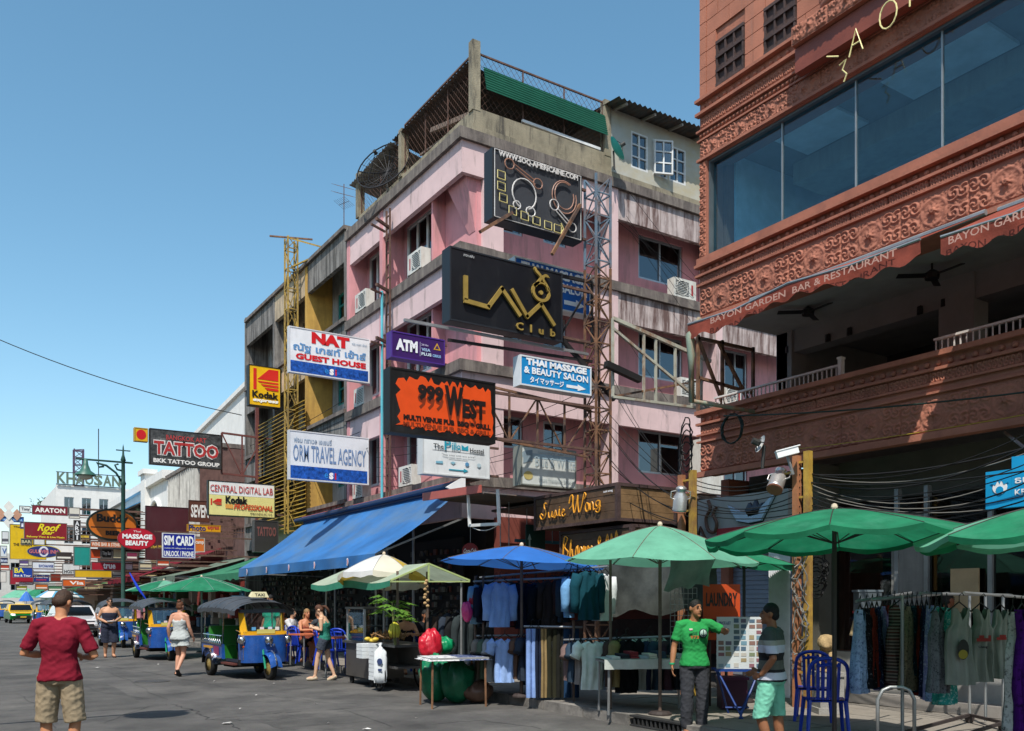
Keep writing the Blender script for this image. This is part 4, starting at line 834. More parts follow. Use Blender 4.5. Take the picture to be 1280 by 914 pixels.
# white classical building with arch and pediments
cb = thing('arched_white_building', 'white classical building with arched loggia openings', 'building', (10.9, 55, 0)); Fw = Fr((10.9, 55.1, 0), (0, 1, 0), (-1, 0, 0))
wall(Fw, cb, 0, 21, 0, 9.0, -.4, 0, WHB, [(1.6, 4.9, 5.0, 6.6), (7.5, 10.5, 5.0, 6.6), (13, 16, 5, 6.6)])
for a in (1.6, 7.5, 13.):
    wd = 3.3 if a < 2 else 3.0; m = MB(); c = a + wd / 2; pts = [(c - wd / 2, 6.6)] + arc(c, 6.6, wd / 2, 1.4, 180, 0, 14) + [(c + wd / 2, 8.2), (c - wd / 2, 8.2)]
    m2 = MB(); m2.tube([Fw.p(x, z, .05) for x, z in arc(c, 6.6, wd / 2, 1.4, 180, 0, 16)], .16, 6); part('arch_moulding', m2, WHB, cb, True)
    m3 = MB(); m3.extr(arc(c, 6.6, wd / 2 - .1, 1.3, 0, 180, 14), Fw.p, .005, .012); part('arch_shade_panel', m3, DARKIN, cb); part('room', (lambda q: (Fw.box(q, a, a + wd, 5, 6.6, -1.5, -1.4), q)[1])(MB()), DARKIN, cb)  # arch head: dark panel on the wall face, its colour imitates a shaded opening
m = MB(); Fw.box(m, -.05, 21, 9.0, 9.5, -.4, .3); part('cornice', m, WHB, cb)
m = MB(); Fw.box(m, 0, 5, 4.2, 4.6, -.1, .45); Fw.box(m, 5.3, 6.7, 4, 9.9, -.3, .35); Fw.box(m, 5.1, 6.9, 9.9, 10.2, -.4, .5); part('pilaster_block', m, WHB, cb)
m = MB(); Fw.box(m, .2, 20, 0, 9, -8, -2); part('core', m, WHB, cb)
dish(Fw.p(9, 10.2, -.6), .5, 16, pl('#2fb5ae', .5), 'turquoise satellite dish on the white arched building roof', tilt=(.9, 0, .9), mast=.6)
# white hotel with big roof letters
kb = thing('hotel_building', 'plain white hotel block carrying big roof letters', 'building', (7, 80, 0)); A = onY(70, 606, 80); B = onY(150, 600, 80); Fh = Fr((A.x, 80, 0), (1, 0, 0), (0, -1, 0)); WH = B.x - A.x
hh = [(.6 + i * 1.3, 1.3 + i * 1.3, 4 + j * 2.4, 5.4 + j * 2.4) for i in range(3) for j in range(3)]
wall(Fh, kb, 0, WH + 3, 0, A.z, -.3, 0, WHB, hh)
for q in hh: window(Fh, kb, *q, -.1, 2)
part('body', MB().box(A.x + .05, 80.9, 0, A.x + WH + 3, 95, A.z - .05), WHB, kb)
kl = thing('roof_letters', 'big green grey roof letters spelling the street name', 'sign', (A.x, 80, A.z)); lt_m = pl('#5d6b5c', .6)
x = .05
for ch in 'KHAOSAN': lettering(kl, Fh, ch, x, A.z + .12, x + WH / 7.4, A.z + 1.0, lt_m, out=.1, bold=.03, th=.12, name='letter'); x += WH / 7
part('rail', MB().bar(Fh.p(0, A.z + .05, .12), Fh.p(WH + .3, A.z + .05, .12), .08).bar(Fh.p(0, A.z + 1.05, .12), Fh.p(WH + .3, A.z + 1.05, .12), .06), BKS, kl)
q = onY(99, 606, 81); tt = thing('roof_mast', 'purple grey lattice mast on the white hotel roof', 'mast', (q.x, 81, q.z)); lattice(tt, (q.x, 81.5), .35, q.z - .2, q.z + 3.0, .6, pl('#4b3b52', .6), r=.05)
part('whip', MB().tube([(q.x + 1.6, 82, q.z), (q.x + 1.6, 82, q.z + 5)], .04, 5), BKS, tt)
# other far fronts closing the view down the street
fb = [(14.5, 76.5, 96, 6.5, '#b9b2a6', 'grey cream low house front beside the white hotel'), (10.2, 97, 110, 8.5, '#c77a3a', 'orange painted house front far down the street'), (9.6, 112, 128, 8, '#cfc8bb', 'cream house front farther down the street'), (9, 130, 150, 9, '#a9a5a0', 'grey house front near the street end')]
for X, ya_, yb_, hgt, cc_, lb in fb:
    t = thing('far_house', lb, 'building', (X, ya_, 0)); F = Fr((X, ya_, 0), (0, 1, 0), (-1, 0, 0)); hs = [(1 + i * 2.2, 2.4 + i * 2.2, 3.6 + j * 2.5, 5 + j * 2.5) for i in range(int((yb_ - ya_ - 2) / 2.2)) for j in range(int((hgt - 3) / 2.6))]
    wall(F, t, 0, yb_ - ya_, 0, hgt, -.3, 0, pl(cc_, .85), hs)
    for h in hs: window(F, t, *h, -.1, 2)
    part('end_wall', MB().box(X + .01, ya_ + .02, 0, X + 8, ya_ + .3, hgt - .01), pl(cc_, .85), t); part('roof', MB().box(X - .2, ya_ - .1, hgt, X + 8, yb_, hgt + .25), SLB, t)
eb = thing('far_house', 'pale block of houses closing the far street end', 'building', (-10, 165, 0)); F = Fr((-14, 165, 0), (1, 0, 0), (0, -1, 0)); hs = [(1.5 + i * 2.6, 2.8 + i * 2.6, 3.5 + j * 3, 5 + j * 3) for i in range(9) for j in range(2)]
wall(F, eb, 0, 34, 0, 9.5, -.3, 0, pl('#bdb9b2', .85), hs)
for h in hs: window(F, eb, *h, -.1, 2)
# roof terrace plant and blue roof by the hotel
m = MB(); q = onY(62, 641, 97)
for k in range(500): d = Vector((random.gauss(0, .6), random.gauss(0, .4), random.gauss(0, .32))); a = q + Vector((0, 0, .6)) + d; e = Vector((random.uniform(-.3, .3), random.uniform(-.3, .3), random.uniform(-.1, .35))); s_ = e.cross(ZV); m.quad(a, a + e * .5 + s_ * .4, a + e, a + e * .5 - s_ * .4)
single('roof_plant', m, pm('leaf_far', (.06, .10, .03), rough=.8, trans=.3), 'green bushy plant on the orange house roof', 'plant')
bo = thing('blue_roof_house', 'dark timber house with a blue glass skylight roof beside the white hotel', 'building', (9, 70, 0)); P1, P2 = onX(112, 645, 9.6), onX(160, 640, 9.6)
part('wall', MB().box(9.8, 64.5, 0, 10.85, 76, 7.3), pl('#3a2e28', .8), bo); part('roof', MB().hexa([(8.6, 62, 7.0), (11.5, 62, 8.6), (11.5, 76, 8.6), (8.6, 76, 7.0), (8.6, 62, 7.1), (11.5, 62, 8.7), (11.5, 76, 8.7), (8.6, 76, 7.1)]), BKS, bo); part('skylight', MB().hexa([(9.0, 63, 7.36), (10.8, 63, 8.36), (10.8, 70, 8.36), (9.0, 70, 7.36), (9.0, 63, 7.40), (10.8, 63, 8.40), (10.8, 70, 8.40), (9.0, 70, 7.40)]), pl('#3f93c9', .3), bo)
# shop fronts and small awnings beyond the blue one
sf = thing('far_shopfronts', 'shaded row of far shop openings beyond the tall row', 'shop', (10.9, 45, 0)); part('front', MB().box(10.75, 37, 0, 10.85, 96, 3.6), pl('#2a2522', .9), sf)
for cc_ in ('#7a3028', '#3a5a70', '#8a8070', '#4a6a4a', '#a09080'):
    m = MB()
    for k in range(70): yy = random.uniform(37, 90); zz = random.uniform(.3, 2.6); m.box(10.6 - random.random() * .8, yy, zz, 10.72, yy + random.uniform(.2, .6), zz + random.uniform(.2, .6))
    part('goods', m, pl(cc_, .7), sf, kind='stuff')
def lean(y0_, y1_, x1_, z0_, z1_, cc_, lb, x0_=10.9):
    t = thing('shop_awning', lb, 'awning', (x0_, y0_, z0_)); part('fabric', MB().grid(10, 4, lambda i, j: (x0_ + (x1_ - x0_) * j, y0_ + (y1_ - y0_) * i, z0_ + (z1_ - z0_) * j - .06 * math.sin(j * 3.1))), cl(cc_, .2), t, True)
    part('valance', MB().grid(20, 1, lambda i, j: (x1_, y0_ + (y1_ - y0_) * i, z1_ - .22 * j * (1 + .2 * math.sin(i * 50)))), cl(cc_, .2), t)
    for yy in (y0_ + .1, y1_ - .1): part('arm', MB().bar((x0_ - .1, yy, z1_ - .1), (x1_ + .05, yy, z1_ - .02), .04), STEEL, t)
lean(28.8, 36, 7.9, 3.6, 2.6, '#3f7f62', 'faded green fabric awning next to the blue one'); lean(37, 42, 7.6, 3.6, 2.7, '#6f7f70', 'grey green awning past the tall row')
lean(42.5, 52, 7.2, 4.2, 2.8, '#7a2430', 'maroon fabric awning of the brown clad building'); lean(52.4, 60, 7.0, 3.4, 2.6, '#b8a67a', 'beige fabric awning past the maroon one'); lean(60.5, 68, 6.6, 3.4, 2.5, '#2f8a55', 'bright green awning far down the street'); lean(69, 80, 6.4, 3.6, 2.6, '#8a5a3a', 'rust brown awning far down the street')
lean(81, 95, 6.2, 3.4, 2.5, '#4fa080', 'pale green awning at the far shops', 9.6)

# the house row on the other side of the street, behind the camera
for k, (ya_, yb_, hgt, cc_) in enumerate(((-24, -12, 9, '#b0a898'), (-11.9, 0, 10.5, '#c0b4a0'), (.1, 12, 9.5, '#a89a90'), (12.1, 26, 11, '#b8b4ac'), (26.1, 44, 9.5, '#b49a86'))):
    t = thing('opposite_house', ('grey beige', 'sand coloured', 'brown grey', 'pale grey', 'rosy brown')[k] + ' shophouse front across the street', 'building', (-8, ya_, 0)); F = Fr((-8, ya_, 0), (0, 1, 0), (1, 0, 0))
    hs = [(1 + i * 2.8, 2.6 + i * 2.8, .4 if j == 0 else 1.2 + j * 2.9, 2.6 + j * 2.9) for i in range(int((yb_ - ya_ - 1) / 2.8)) for j in range(3)]
    wall(F, t, 0, yb_ - ya_, 0, hgt, -.3, 0, pl(cc_, .85), hs)
    for h in hs: window(F, t, *h, -.1, 2)
# ================================================================== signs
def sgn(h, rough=.4):
    return pm('signface_' + h.strip('#'), h, var=.1, scale=2, rough=rough, bump=.03, dirt=[c * .55 + .03 for c in hx(h)], damt=.42, dscale=(3, 3, .7), dlo=.52)
def psign(label, Y, u0, u1, v0, v1, face, th=.2, edge='#8a8a88', texts=(), bands=(), polys=(), to=None, name='shop_sign', bw=.03, shape=None, rough=.4):
    A = onY(u0, v0, Y); B = onY(u0, v1, Y); C = onY(u1, v0, Y); W_ = C.x - A.x; Hh = A.z - B.z
    t = thing(name, label, 'sign', (A.x, Y, B.z)); F = Fr((A.x, Y, B.z), (1, 0, 0), (0, -1, 0))
    if shape == 'oval':
        m = MB(); m.extr(arc(W_ / 2, Hh / 2, W_ / 2, Hh / 2, 0, 360, 32), F.p, -th, 0); part('rim', m, pl(edge, rough), t)
        m = MB(); m.extr(arc(W_ / 2, Hh / 2, W_ / 2 - bw, Hh / 2 - bw, 0, 360, 32), F.p, .001, .012); part('panel', m, sgn(face), t)
    else:
        m = MB(); F.box(m, 0, W_, 0, Hh, -th, -.012); part('cabinet', m, pl(edge, .5), t)
        m = MB(); F.box(m, bw, W_ - bw, bw, Hh - bw, -.011, 0); part('panel', m, sgn(face) if isinstance(face, str) else face, t)
        m = MB(); F.box(m, 0, W_, 0, bw, -.011, .012); F.box(m, 0, W_, Hh - bw, Hh, -.011, .012); F.box(m, 0, bw, bw, Hh - bw, -.011, .011); F.box(m, W_ - bw, W_, bw, Hh - bw, -.011, .011); part('frame', m, pl(edge, .5), t)
    o = .016 if shape == 'oval' else .003
    for x0, y0, x1, y1, c in bands: m = MB(); F.box(m, W_ * x0, W_ * x1, Hh * y0, Hh * y1, .001, o + .001); o += .0012; part('colour_band', m, c if not isinstance(c, str) else pl(c, rough), t)
    for P, c in polys: m = MB(); m.extr([(W_ * x, Hh * y) for x, y in P], F.p, o, o + .004); o += .002; part('emblem', m, pl(c, rough), t)
    for q in texts:
        s, x0, y0, x1, y1, c = q[:6]; kw = q[6] if len(q) > 6 else {}
        kw.setdefault('out', o + .006); lettering(t, F, s, W_ * x0, Hh * y0, W_ * x1, Hh * y1, pl(c, .45), **kw)
    if to is not None:
        for z in (.12, .88): part('arm', MB().bar(F.p(W_ * .98, Hh * z, -th * .6), (to, Y + th * .6, F.p(0, Hh * z).z), .05), rustm, t)
    return t, F, W_, Hh
star = pm('blue_starburst', (.012, .075, .33), var=.8, scale=9, rough=.35, bump=0)
psign('white guest house sign with red headline above a blue starburst strip', 23.9, 361, 462, 407, 465, '#dfe0e2', .14, '#c9cacc', [('NAT', .27, .7, .74, .95, '#c8141c', dict(bold=.07)), ('ณัฐ เกสท์ เฮ้าส์', .05, .46, .95, .68, '#5f8fbe', dict(bold=.03)), ('GUEST HOUSE', .08, .31, .95, .44, '#c8141c', dict(bold=.05)), ('ณัฐ เกสท์ เฮ้าส์', .77, .8, .96, .87, '#9ab'), ('S', .49, .06, .545, .2, '#e8e8e8', dict(bold=.08)), ('e', .43, .08, .48, .18, '#2a7fc8'), ('i', .56, .06, .58, .2, '#c01f30', dict(bold=.08))], [(.02, .03, .98, .27, star)], to=XS)
psign('white travel sign with tall grey blue lettering above a blue starburst strip', 23.9, 361, 461, 537, 599, '#d5d8dc', .14, '#c9cacc', [('ฟอม ทราเวล เอเยนซี่', .06, .76, .52, .88, '#8a9cb0'), ('ORM TRAVEL AGENCY', .05, .38, .96, .72, '#6b84a8', dict(bold=.012)), ('S', .49, .06, .545, .2, '#e8e8e8', dict(bold=.08)), ('e', .43, .08, .48, .18, '#2a7fc8'), ('i', .56, .06, .58, .2, '#c01f30', dict(bold=.08))], [(.02, .03, .98, .29, star)], to=XS)
Kp = [([(.14, .4), (.24, .4), (.24, .92), (.14, .92)], '#c8261c'), ([(.26, .66), (.62, .93), (.92, .93), (.92, .66)], '#c8261c'), ([(.26, .62), (.92, .62), (.92, .58), (.32, .58)], '#c8261c'), ([(.37, .55), (.92, .55), (.92, .5), (.44, .5)], '#c8261c'), ([(.48, .47), (.92, .47), (.92, .41), (.56, .41)], '#c8261c')]
psign('yellow square film sign with red letter logo beside the yellow mast', 32, 311, 351, 455, 506, '#e0ae0e', .3, '#1a1a1a', [('Kodak', .1, .2, .92, .37, '#17140f', dict(bold=.04)), ('express', .12, .08, .92, .17, '#e8e8e0', dict(bold=.05, shear=.2))], polys=Kp, to=XS)
psign('white and cream photo lab sign with red and black lettering', 31, 260, 344, 600, 644, '#d9cf86', .2, '#1f1c18', [('CENTRAL DIGITAL LAB', .03, .68, .96, .88, '#b03a3a', dict(bold=.01)), ('Kodak', .25, .36, .58, .58, '#15120d', dict(bold=.05)), ('PROFESSIONAL', .37, .2, .96, .36, '#c23a1c', dict(bold=.03, shear=.25)), ('PRODUCTS', .62, .08, .95, .13, '#333')], [(.02, .6, .98, .98, '#dedcd8')], polys=[([(.03 + .2 * (x - .1), .3 + .35 * (y - .4)) for x, y in P], c) for P, c in Kp] + [([(.25, .22), (.36, .22), (.36, .34), (.25, .34)], '#d99a4a')], to=XS)
psign('black photographic tattoo sign with red outlined lettering on a truss arm', 34, 187, 277, 535, 580, pm('tattoo_print', (.05, .05, .05), var=1.0, scale=3.5, rough=.4, bump=0, dirt=(.35, .34, .32), damt=.6, dscale=(1.8, 1, 1.8), dlo=.55), .2, '#26211f', [('BANGKOK ART', .22, .72, .78, .86, '#a83a3a', dict(bold=.02)), ('TATTOO', .05, .26, .96, .7, '#d8d0cc', dict(bold=.09)), ('TATTOO', .055, .29, .955, .67, '#a82c2c', dict(bold=.03, out=.02)), ('BKK TATTOO GROUP', .05, .06, .97, .18, '#e0dcd8', dict(bold=.04))])
psign('small yellow box sign with a red disc at the end of the tattoo sign', 34.1, 168, 185, 534, 551, '#d7a714', .25, '#b08a20', polys=[(arc(.5, .5, .36, .36, 0, 360, 20), '#c4141a')])
psign('deep blue sim card sign with white lettering', 34, 203, 244, 666, 697, '#0e1e8c', .1, '#c8c8d0', [('SIM CARD', .05, .5, .95, .9, '#e8e8ea', dict(bold=.04)), ('mobile 3G calling cards service', .06, .35, .94, .42, '#c8c8d0'), ('UNLOCK / PHONE', .05, .06, .95, .28, '#e8e8ea', dict(bold=.03))], to=10.8)
psign('small orange sign tucked behind the sim card sign', 35, 243, 256, 672, 690, '#c86a2c', .1, '#b0a8a0', [('camp', .1, .5, .9, .75, '#e8e0d8')])
psign('black club sign with gold letters and flame emblem', 14.3, 562, 703, 307, 400, '#14161b', .3, '#20242a', [('LAVA CLUB', .16, .92, .26, .95, '#9a9a9a', dict(out=.01))][:0], to=11.2)
lv_t = bpy.data.objects[[o.name for o in COL.objects if o.get('label', '').startswith('black club sign')][0]]; A = onY(562, 307, 14.3); B = onY(562, 400, 14.3); C = onY(703, 307, 14.3); Fl = Fr((A.x, 14.3, B.z), (1, 0, 0), (0, -1, 0)); lw, lh = C.x - A.x, A.z - B.z
GOLD = pm('gold_letter', (.34, .23, .055), rough=.45, var=.25, metal=.2)
def ribbon(pts, wd, name='lettering', d=.07):
    m = MB(); P = [Vector((x * lw, y * lh)) for x, y in pts]; n = len(P); Lf, Rt = [], []
    for i in range(n):
        d1 = (P[min(i + 1, n - 1)] - P[max(i - 1, 0)]).normalized(); nn = Vector((-d1.y, d1.x)); w_ = wd[i] if isinstance(wd, list) else wd; Lf.append(P[i] + nn * w_); Rt.append(P[i] - nn * w_)
    for i in range(n - 1): m.extr([Lf[i][:], Lf[i + 1][:], Rt[i + 1][:], Rt[i][:]], Fl.p, .02, d)
    part(name, m, GOLD, lv_t)
ribbon([(.122, .63), (.122, .30)], .042); ribbon([(.108, .29), (.325, .265)], .042); ribbon([(.31, .262), (.44, .585)], .04); ribbon([(.425, .575), (.595, .235)], .04); ribbon([(.515, .59), (.66, .235)], .038); ribbon([(.648, .23), (.79, .485)], .038); ribbon([(.775, .485), (.91, .2)], .038)
ribbon(arc(.785, .645, .075, .125, 60, 400, 20), [.012] * 3 + [.03] * 15 + [.012] * 3, 'flame_emblem'); ribbon([tuple(q) for q in smooth([(.725, .985), (.735, .93), (.78, .86), (.76, .78), (.715, .7)])], [.006] * 2 + [.028] * 12 + [.035] * 3, 'flame_emblem'); ribbon([tuple(q) for q in smooth([(.86, .87), (.82, .89), (.8, .83), (.835, .75), (.855, .68)])], [.006] * 2 + [.026] * 12 + [.03] * 3, 'flame_emblem')
m = MB(); m.extr(arc(.785 * lw, .635 * lh, .018 * lw, .03 * lh, 0, 360, 14), Fl.p, .02, .06); part('flame_emblem', m, GOLD, lv_t)
lettering(lv_t, Fl, 'Club', lw * .56, lh * .04, lw * .92, lh * .15, GOLD, out=.02, bold=.02, th=.03, sp=2.2)
lettering(lv_t, Fl, 'ลาวา คลับ', lw * .11, lh * .9, lw * .2, lh * .94, pl('#b8b8b8'), out=.02)
t, F, W_, Hh = psign('orange and black ragged edged pub sign with dripping dark lettering', 14.2, 487, 619, 458, 540, '#161412', .26, '#161412', [], to=11.2)
rag = [(.06, .1)]
random.seed(5)
rag = [(x / 40, .075 + random.uniform(0, .07)) for x in range(2, 39)] + [(.965 + random.uniform(-.015, .015), y / 12) for y in range(2, 11)] + [(x / 40, .9 + random.uniform(-.08, .03) - (.12 * max(0, (8 - x) / 8))) for x in range(38, 2, -1)] + [(.07 + random.uniform(-.02, .03), y / 12) for y in range(9, 1, -1)]
m = MB(); m.extr([(x * W_, y * Hh) for x, y in rag], F.p, .002, .006); part('ragged_panel', m, pl('#d8480a', .5), t)
DKL = '#1d120d'
for s, x0, y0, x1, y1 in (('999', .25, .55, .49, .8), ('W', .5, .38, .68, .84), ('EST', .67, .36, .9, .67)):
    lettering(t, F, s, W_ * x0, Hh * (y0 - .14), W_ * x1, Hh * (y1 - .14), pl('#7a2c0c'), out=.008, bold=.03); lettering(t, F, s, W_ * x0, Hh * y0, W_ * x1, Hh * y1, pl(DKL), out=.014, bold=.06)
lettering(t, F, 'MULTI VENUE PUB  BBQ & GRILL', W_ * .12, Hh * .10, W_ * .95, Hh * .19, pl('#7a2c0c'), out=.008, bold=.05); lettering(t, F, 'MULTI VENUE PUB  BBQ & GRILL', W_ * .12, Hh * .2, W_ * .95, Hh * .3, pl(DKL), out=.014, bold=.06)
TM = [('THAI MASSAGE', .08, .7, .93, .93, '#e8eaec', dict(bold=.06)), ('& BEAUTY SALON', .05, .42, .95, .65, '#e8eaec', dict(bold=.035)), ('タイマッサージ', .13, .12, .6, .34, '#e8eaec', dict(bold=.03))]
ARW = [([(.64, .16), (.8, .16), (.8, .1), (.92, .2), (.8, .32), (.8, .26), (.64, .26)], '#e8eaec')]
psign('light blue massage sign with white lettering and arrow below the black club sign', 14.4, 650, 739, 443, 481, '#1d86c2', .25, '#d2d6d8', TM, polys=ARW)
psign('deeper blue massage sign half hidden behind the black club sign', 15.3, 643, 738, 320, 375, '#1560b0', .25, '#c2c8cc', TM, polys=ARW)
psign('purple cash machine sign with white lettering on the pink facade', 19, 489, 556, 413, 446, '#3a1a5c', .28, '#4a2a80', [('ATM', .08, .3, .48, .74, '#ececee', dict(bold=.06)), ('24 Hrs', .55, .62, .68, .7, '#c8c0d8'), ('VISA', .55, .42, .72, .54, '#9ab8d8', dict(bold=.04)), ('PLUS', .55, .25, .74, .37, '#c8d8e0', dict(bold=.04)), ('CIRRUS', .76, .25, .92, .36, '#88b0d8', dict(bold=.04))], polys=[([(.78, .55), (.85, .82), (.92, .55)], '#c89a2a'), ([(.81, .59), (.85, .74), (.89, .59)], '#3a1a5c'), ([(.525, .2), (.53, .2), (.53, .75), (.525, .75)], '#c8c0d8')], to=XS)
psign('white hostel sign with turquoise lettering and arrow under the orange pub sign', 17.6, 528, 612, 543, 592, '#dfe2e3', .25, '#c6c9ca', [('The', .15, .68, .3, .8, '#2c3034'), ('P', .31, .66, .41, .92, '#2a97ad', dict(bold=.02)), ('illo', .42, .68, .55, .88, '#2a97ad'), ('Hostel', .69, .66, .9, .78, '#2c3034'), ('"Stay cozy with eco price"', .27, .5, .77, .56, '#7a8084')], polys=[([(.57, .7), (.67, .7), (.67, .84), (.62, .78), (.57, .84)], '#2a97ad'), ([(.14, .645), (.92, .645), (.92, .64), (.14, .64)], '#666'), ([(.38, .445), (.66, .445), (.66, .44), (.38, .44)], '#888'), ([(.38, .15), (.6, .15), (.6, .11), (.67, .17), (.6, .22), (.6, .18), (.38, .18)], '#2a97ad'), ([(.19, .3), (.29, .3), (.29, .37), (.19, .35)], '#7ab0c4'), ([(.4, .36), (.44, .3), (.48, .36), (.44, .38)], '#8ab8c8'), (arc(.65, .34, .03, .055, 0, 360, 12), '#5a90b8'), (arc(.83, .34, .03, .055, 0, 360, 12), '#b0c4cc')], to=XP)
psign('faded white travel sign with washed out lettering on the alley roof', 15.0, 651, 720, 556, 606, '#c9cdc8', .3, '#7e8078', [('Blue & White', .25, .5, .98, .76, '#9cacb4', dict(bold=-.005)), ('laundry service', .3, .82, .95, .9, '#a4b0b4'), ('Tours Transport Services', .3, .1, .97, .22, '#aab4b4')], [(.02, .7, .98, .82, '#9fb4bd')], polys=[(arc(.13, .25, .08, .11, 0, 360, 14), '#b5a468'), ([(.04, .55), (.2, .62), (.2, .9), (.04, .85)], '#8496a0')])
# dark neon board at the roof line
t, F, W_, Hh = psign('grey neon board with ring shapes and a link chain beside the lattice tower', 14.45, 615, 727, 184, 272, '#3c3f44', .3, '#23262b', [], to=11.2)
NW = pm('neon_white', (.62, .6, .58), rough=.35); NY = pm('neon_yellow', (.6, .52, .22), rough=.35); NP = pm('neon_copper', (.32, .17, .12), rough=.4)
lettering(t, F, 'WWW.SOQ-AMERICAINE.COM', W_ * .06, Hh * .88, W_ * .94, Hh * .97, NW, out=.03, bold=.02, th=.02)
strokes(t, F, [arc(.33, .45, .13, .22, -70, 250, 18), arc(.25, .26, .04, .06, 0, 360, 10), arc(.4, .22, .05, .07, 0, 360, 10)], 0, 0, W_, Hh, .014, NW, .05); strokes(t, F, [arc(.78, .58, .14, .24, 60, 380, 18), arc(.78, .6, .11, .2, 60, 380, 18), [(.22, .84), (.44, .7)], [(.24, .78), (.45, .64)], arc(.17, .82, .05, .075, 0, 360, 12), arc(.48, .66, .05, .075, 0, 360, 12)], 0, 0, W_, Hh, .014, NP, .05)
strokes(t, F, [arc(.66, .42, .05, .08, 0, 360, 12), [(.68, .34), (.84, .16)], [(.7, .38), (.86, .2)], arc(.87, .16, .045, .07, 0, 360, 12)], 0, 0, W_, Hh, .013, NW, .06)
for i, (x, y) in enumerate([(.08, .62), (.08, .46), (.1, .3), (.2, .16), (.33, .13), (.46, .11), (.59, .09), (.7, .08)]): strokes(t, F, [[(x - .035, y - .05), (x + .045, y - .055), (x + .045, y + .055), (x - .035, y + .06), (x - .035, y - .05)]], 0, 0, W_, Hh, .012, NY, .05, 'chain_link')
strokes(t, F, [[(.74, .02), (.77, .1), (.74, .18)]], 0, 0, W_, Hh, .016, NY, .05, 'chain_link')
strokes(t, F, [[(.02, .02), (.98, .02), (.98, .98), (.02, .98), (.02, .02)]], 0, 0, W_, Hh, .01, NW, .03, 'border_tube')
for dx in (0, 1): single('sign_spar', MB().bar(onY(600 + dx * 90, 290 + dx * 28, 14.3), onY(640 + dx * 85, 266 - dx * 10, 14.4), .06), RUB, 'rusty spar sticking out below the grey neon board, ' + ('street end' if dx == 0 else 'tower end'), 'spar')
# far street signs
psign('orange oval pub sign with black lettering and a dark rim', 44, 108, 173, 634, 675, '#c4681a', .25, '#1d2a22', [('Buddy', .19, .5, .8, .82, '#1b1510', dict(bold=.05)), ('BEER', .36, .17, .66, .31, '#1b1510', dict(bold=.06))], polys=[([(.08, .42), (.92, .42), (.92, .39), (.08, .39)], '#1b1510')], shape='oval', to=10.9, bw=.09)
psign('red oval massage sign with white lettering', 40, 147, 195, 659, 687, '#b0142c', .12, '#8a1020', [('Thai', .4, .8, .6, .88, '#e0c0c4'), ('MASSAGE', .12, .5, .9, .72, '#ececec', dict(bold=.05)), ('BEAUTY', .2, .2, .8, .42, '#ececec', dict(bold=.05))], shape='oval', to=10.9)
T = lambda s, c='#e8e4dc', x0=.08, y0=.25, x1=.92, y1=.75, **k: (s, x0, y0, x1, y1, c, dict(bold=.03, **k))
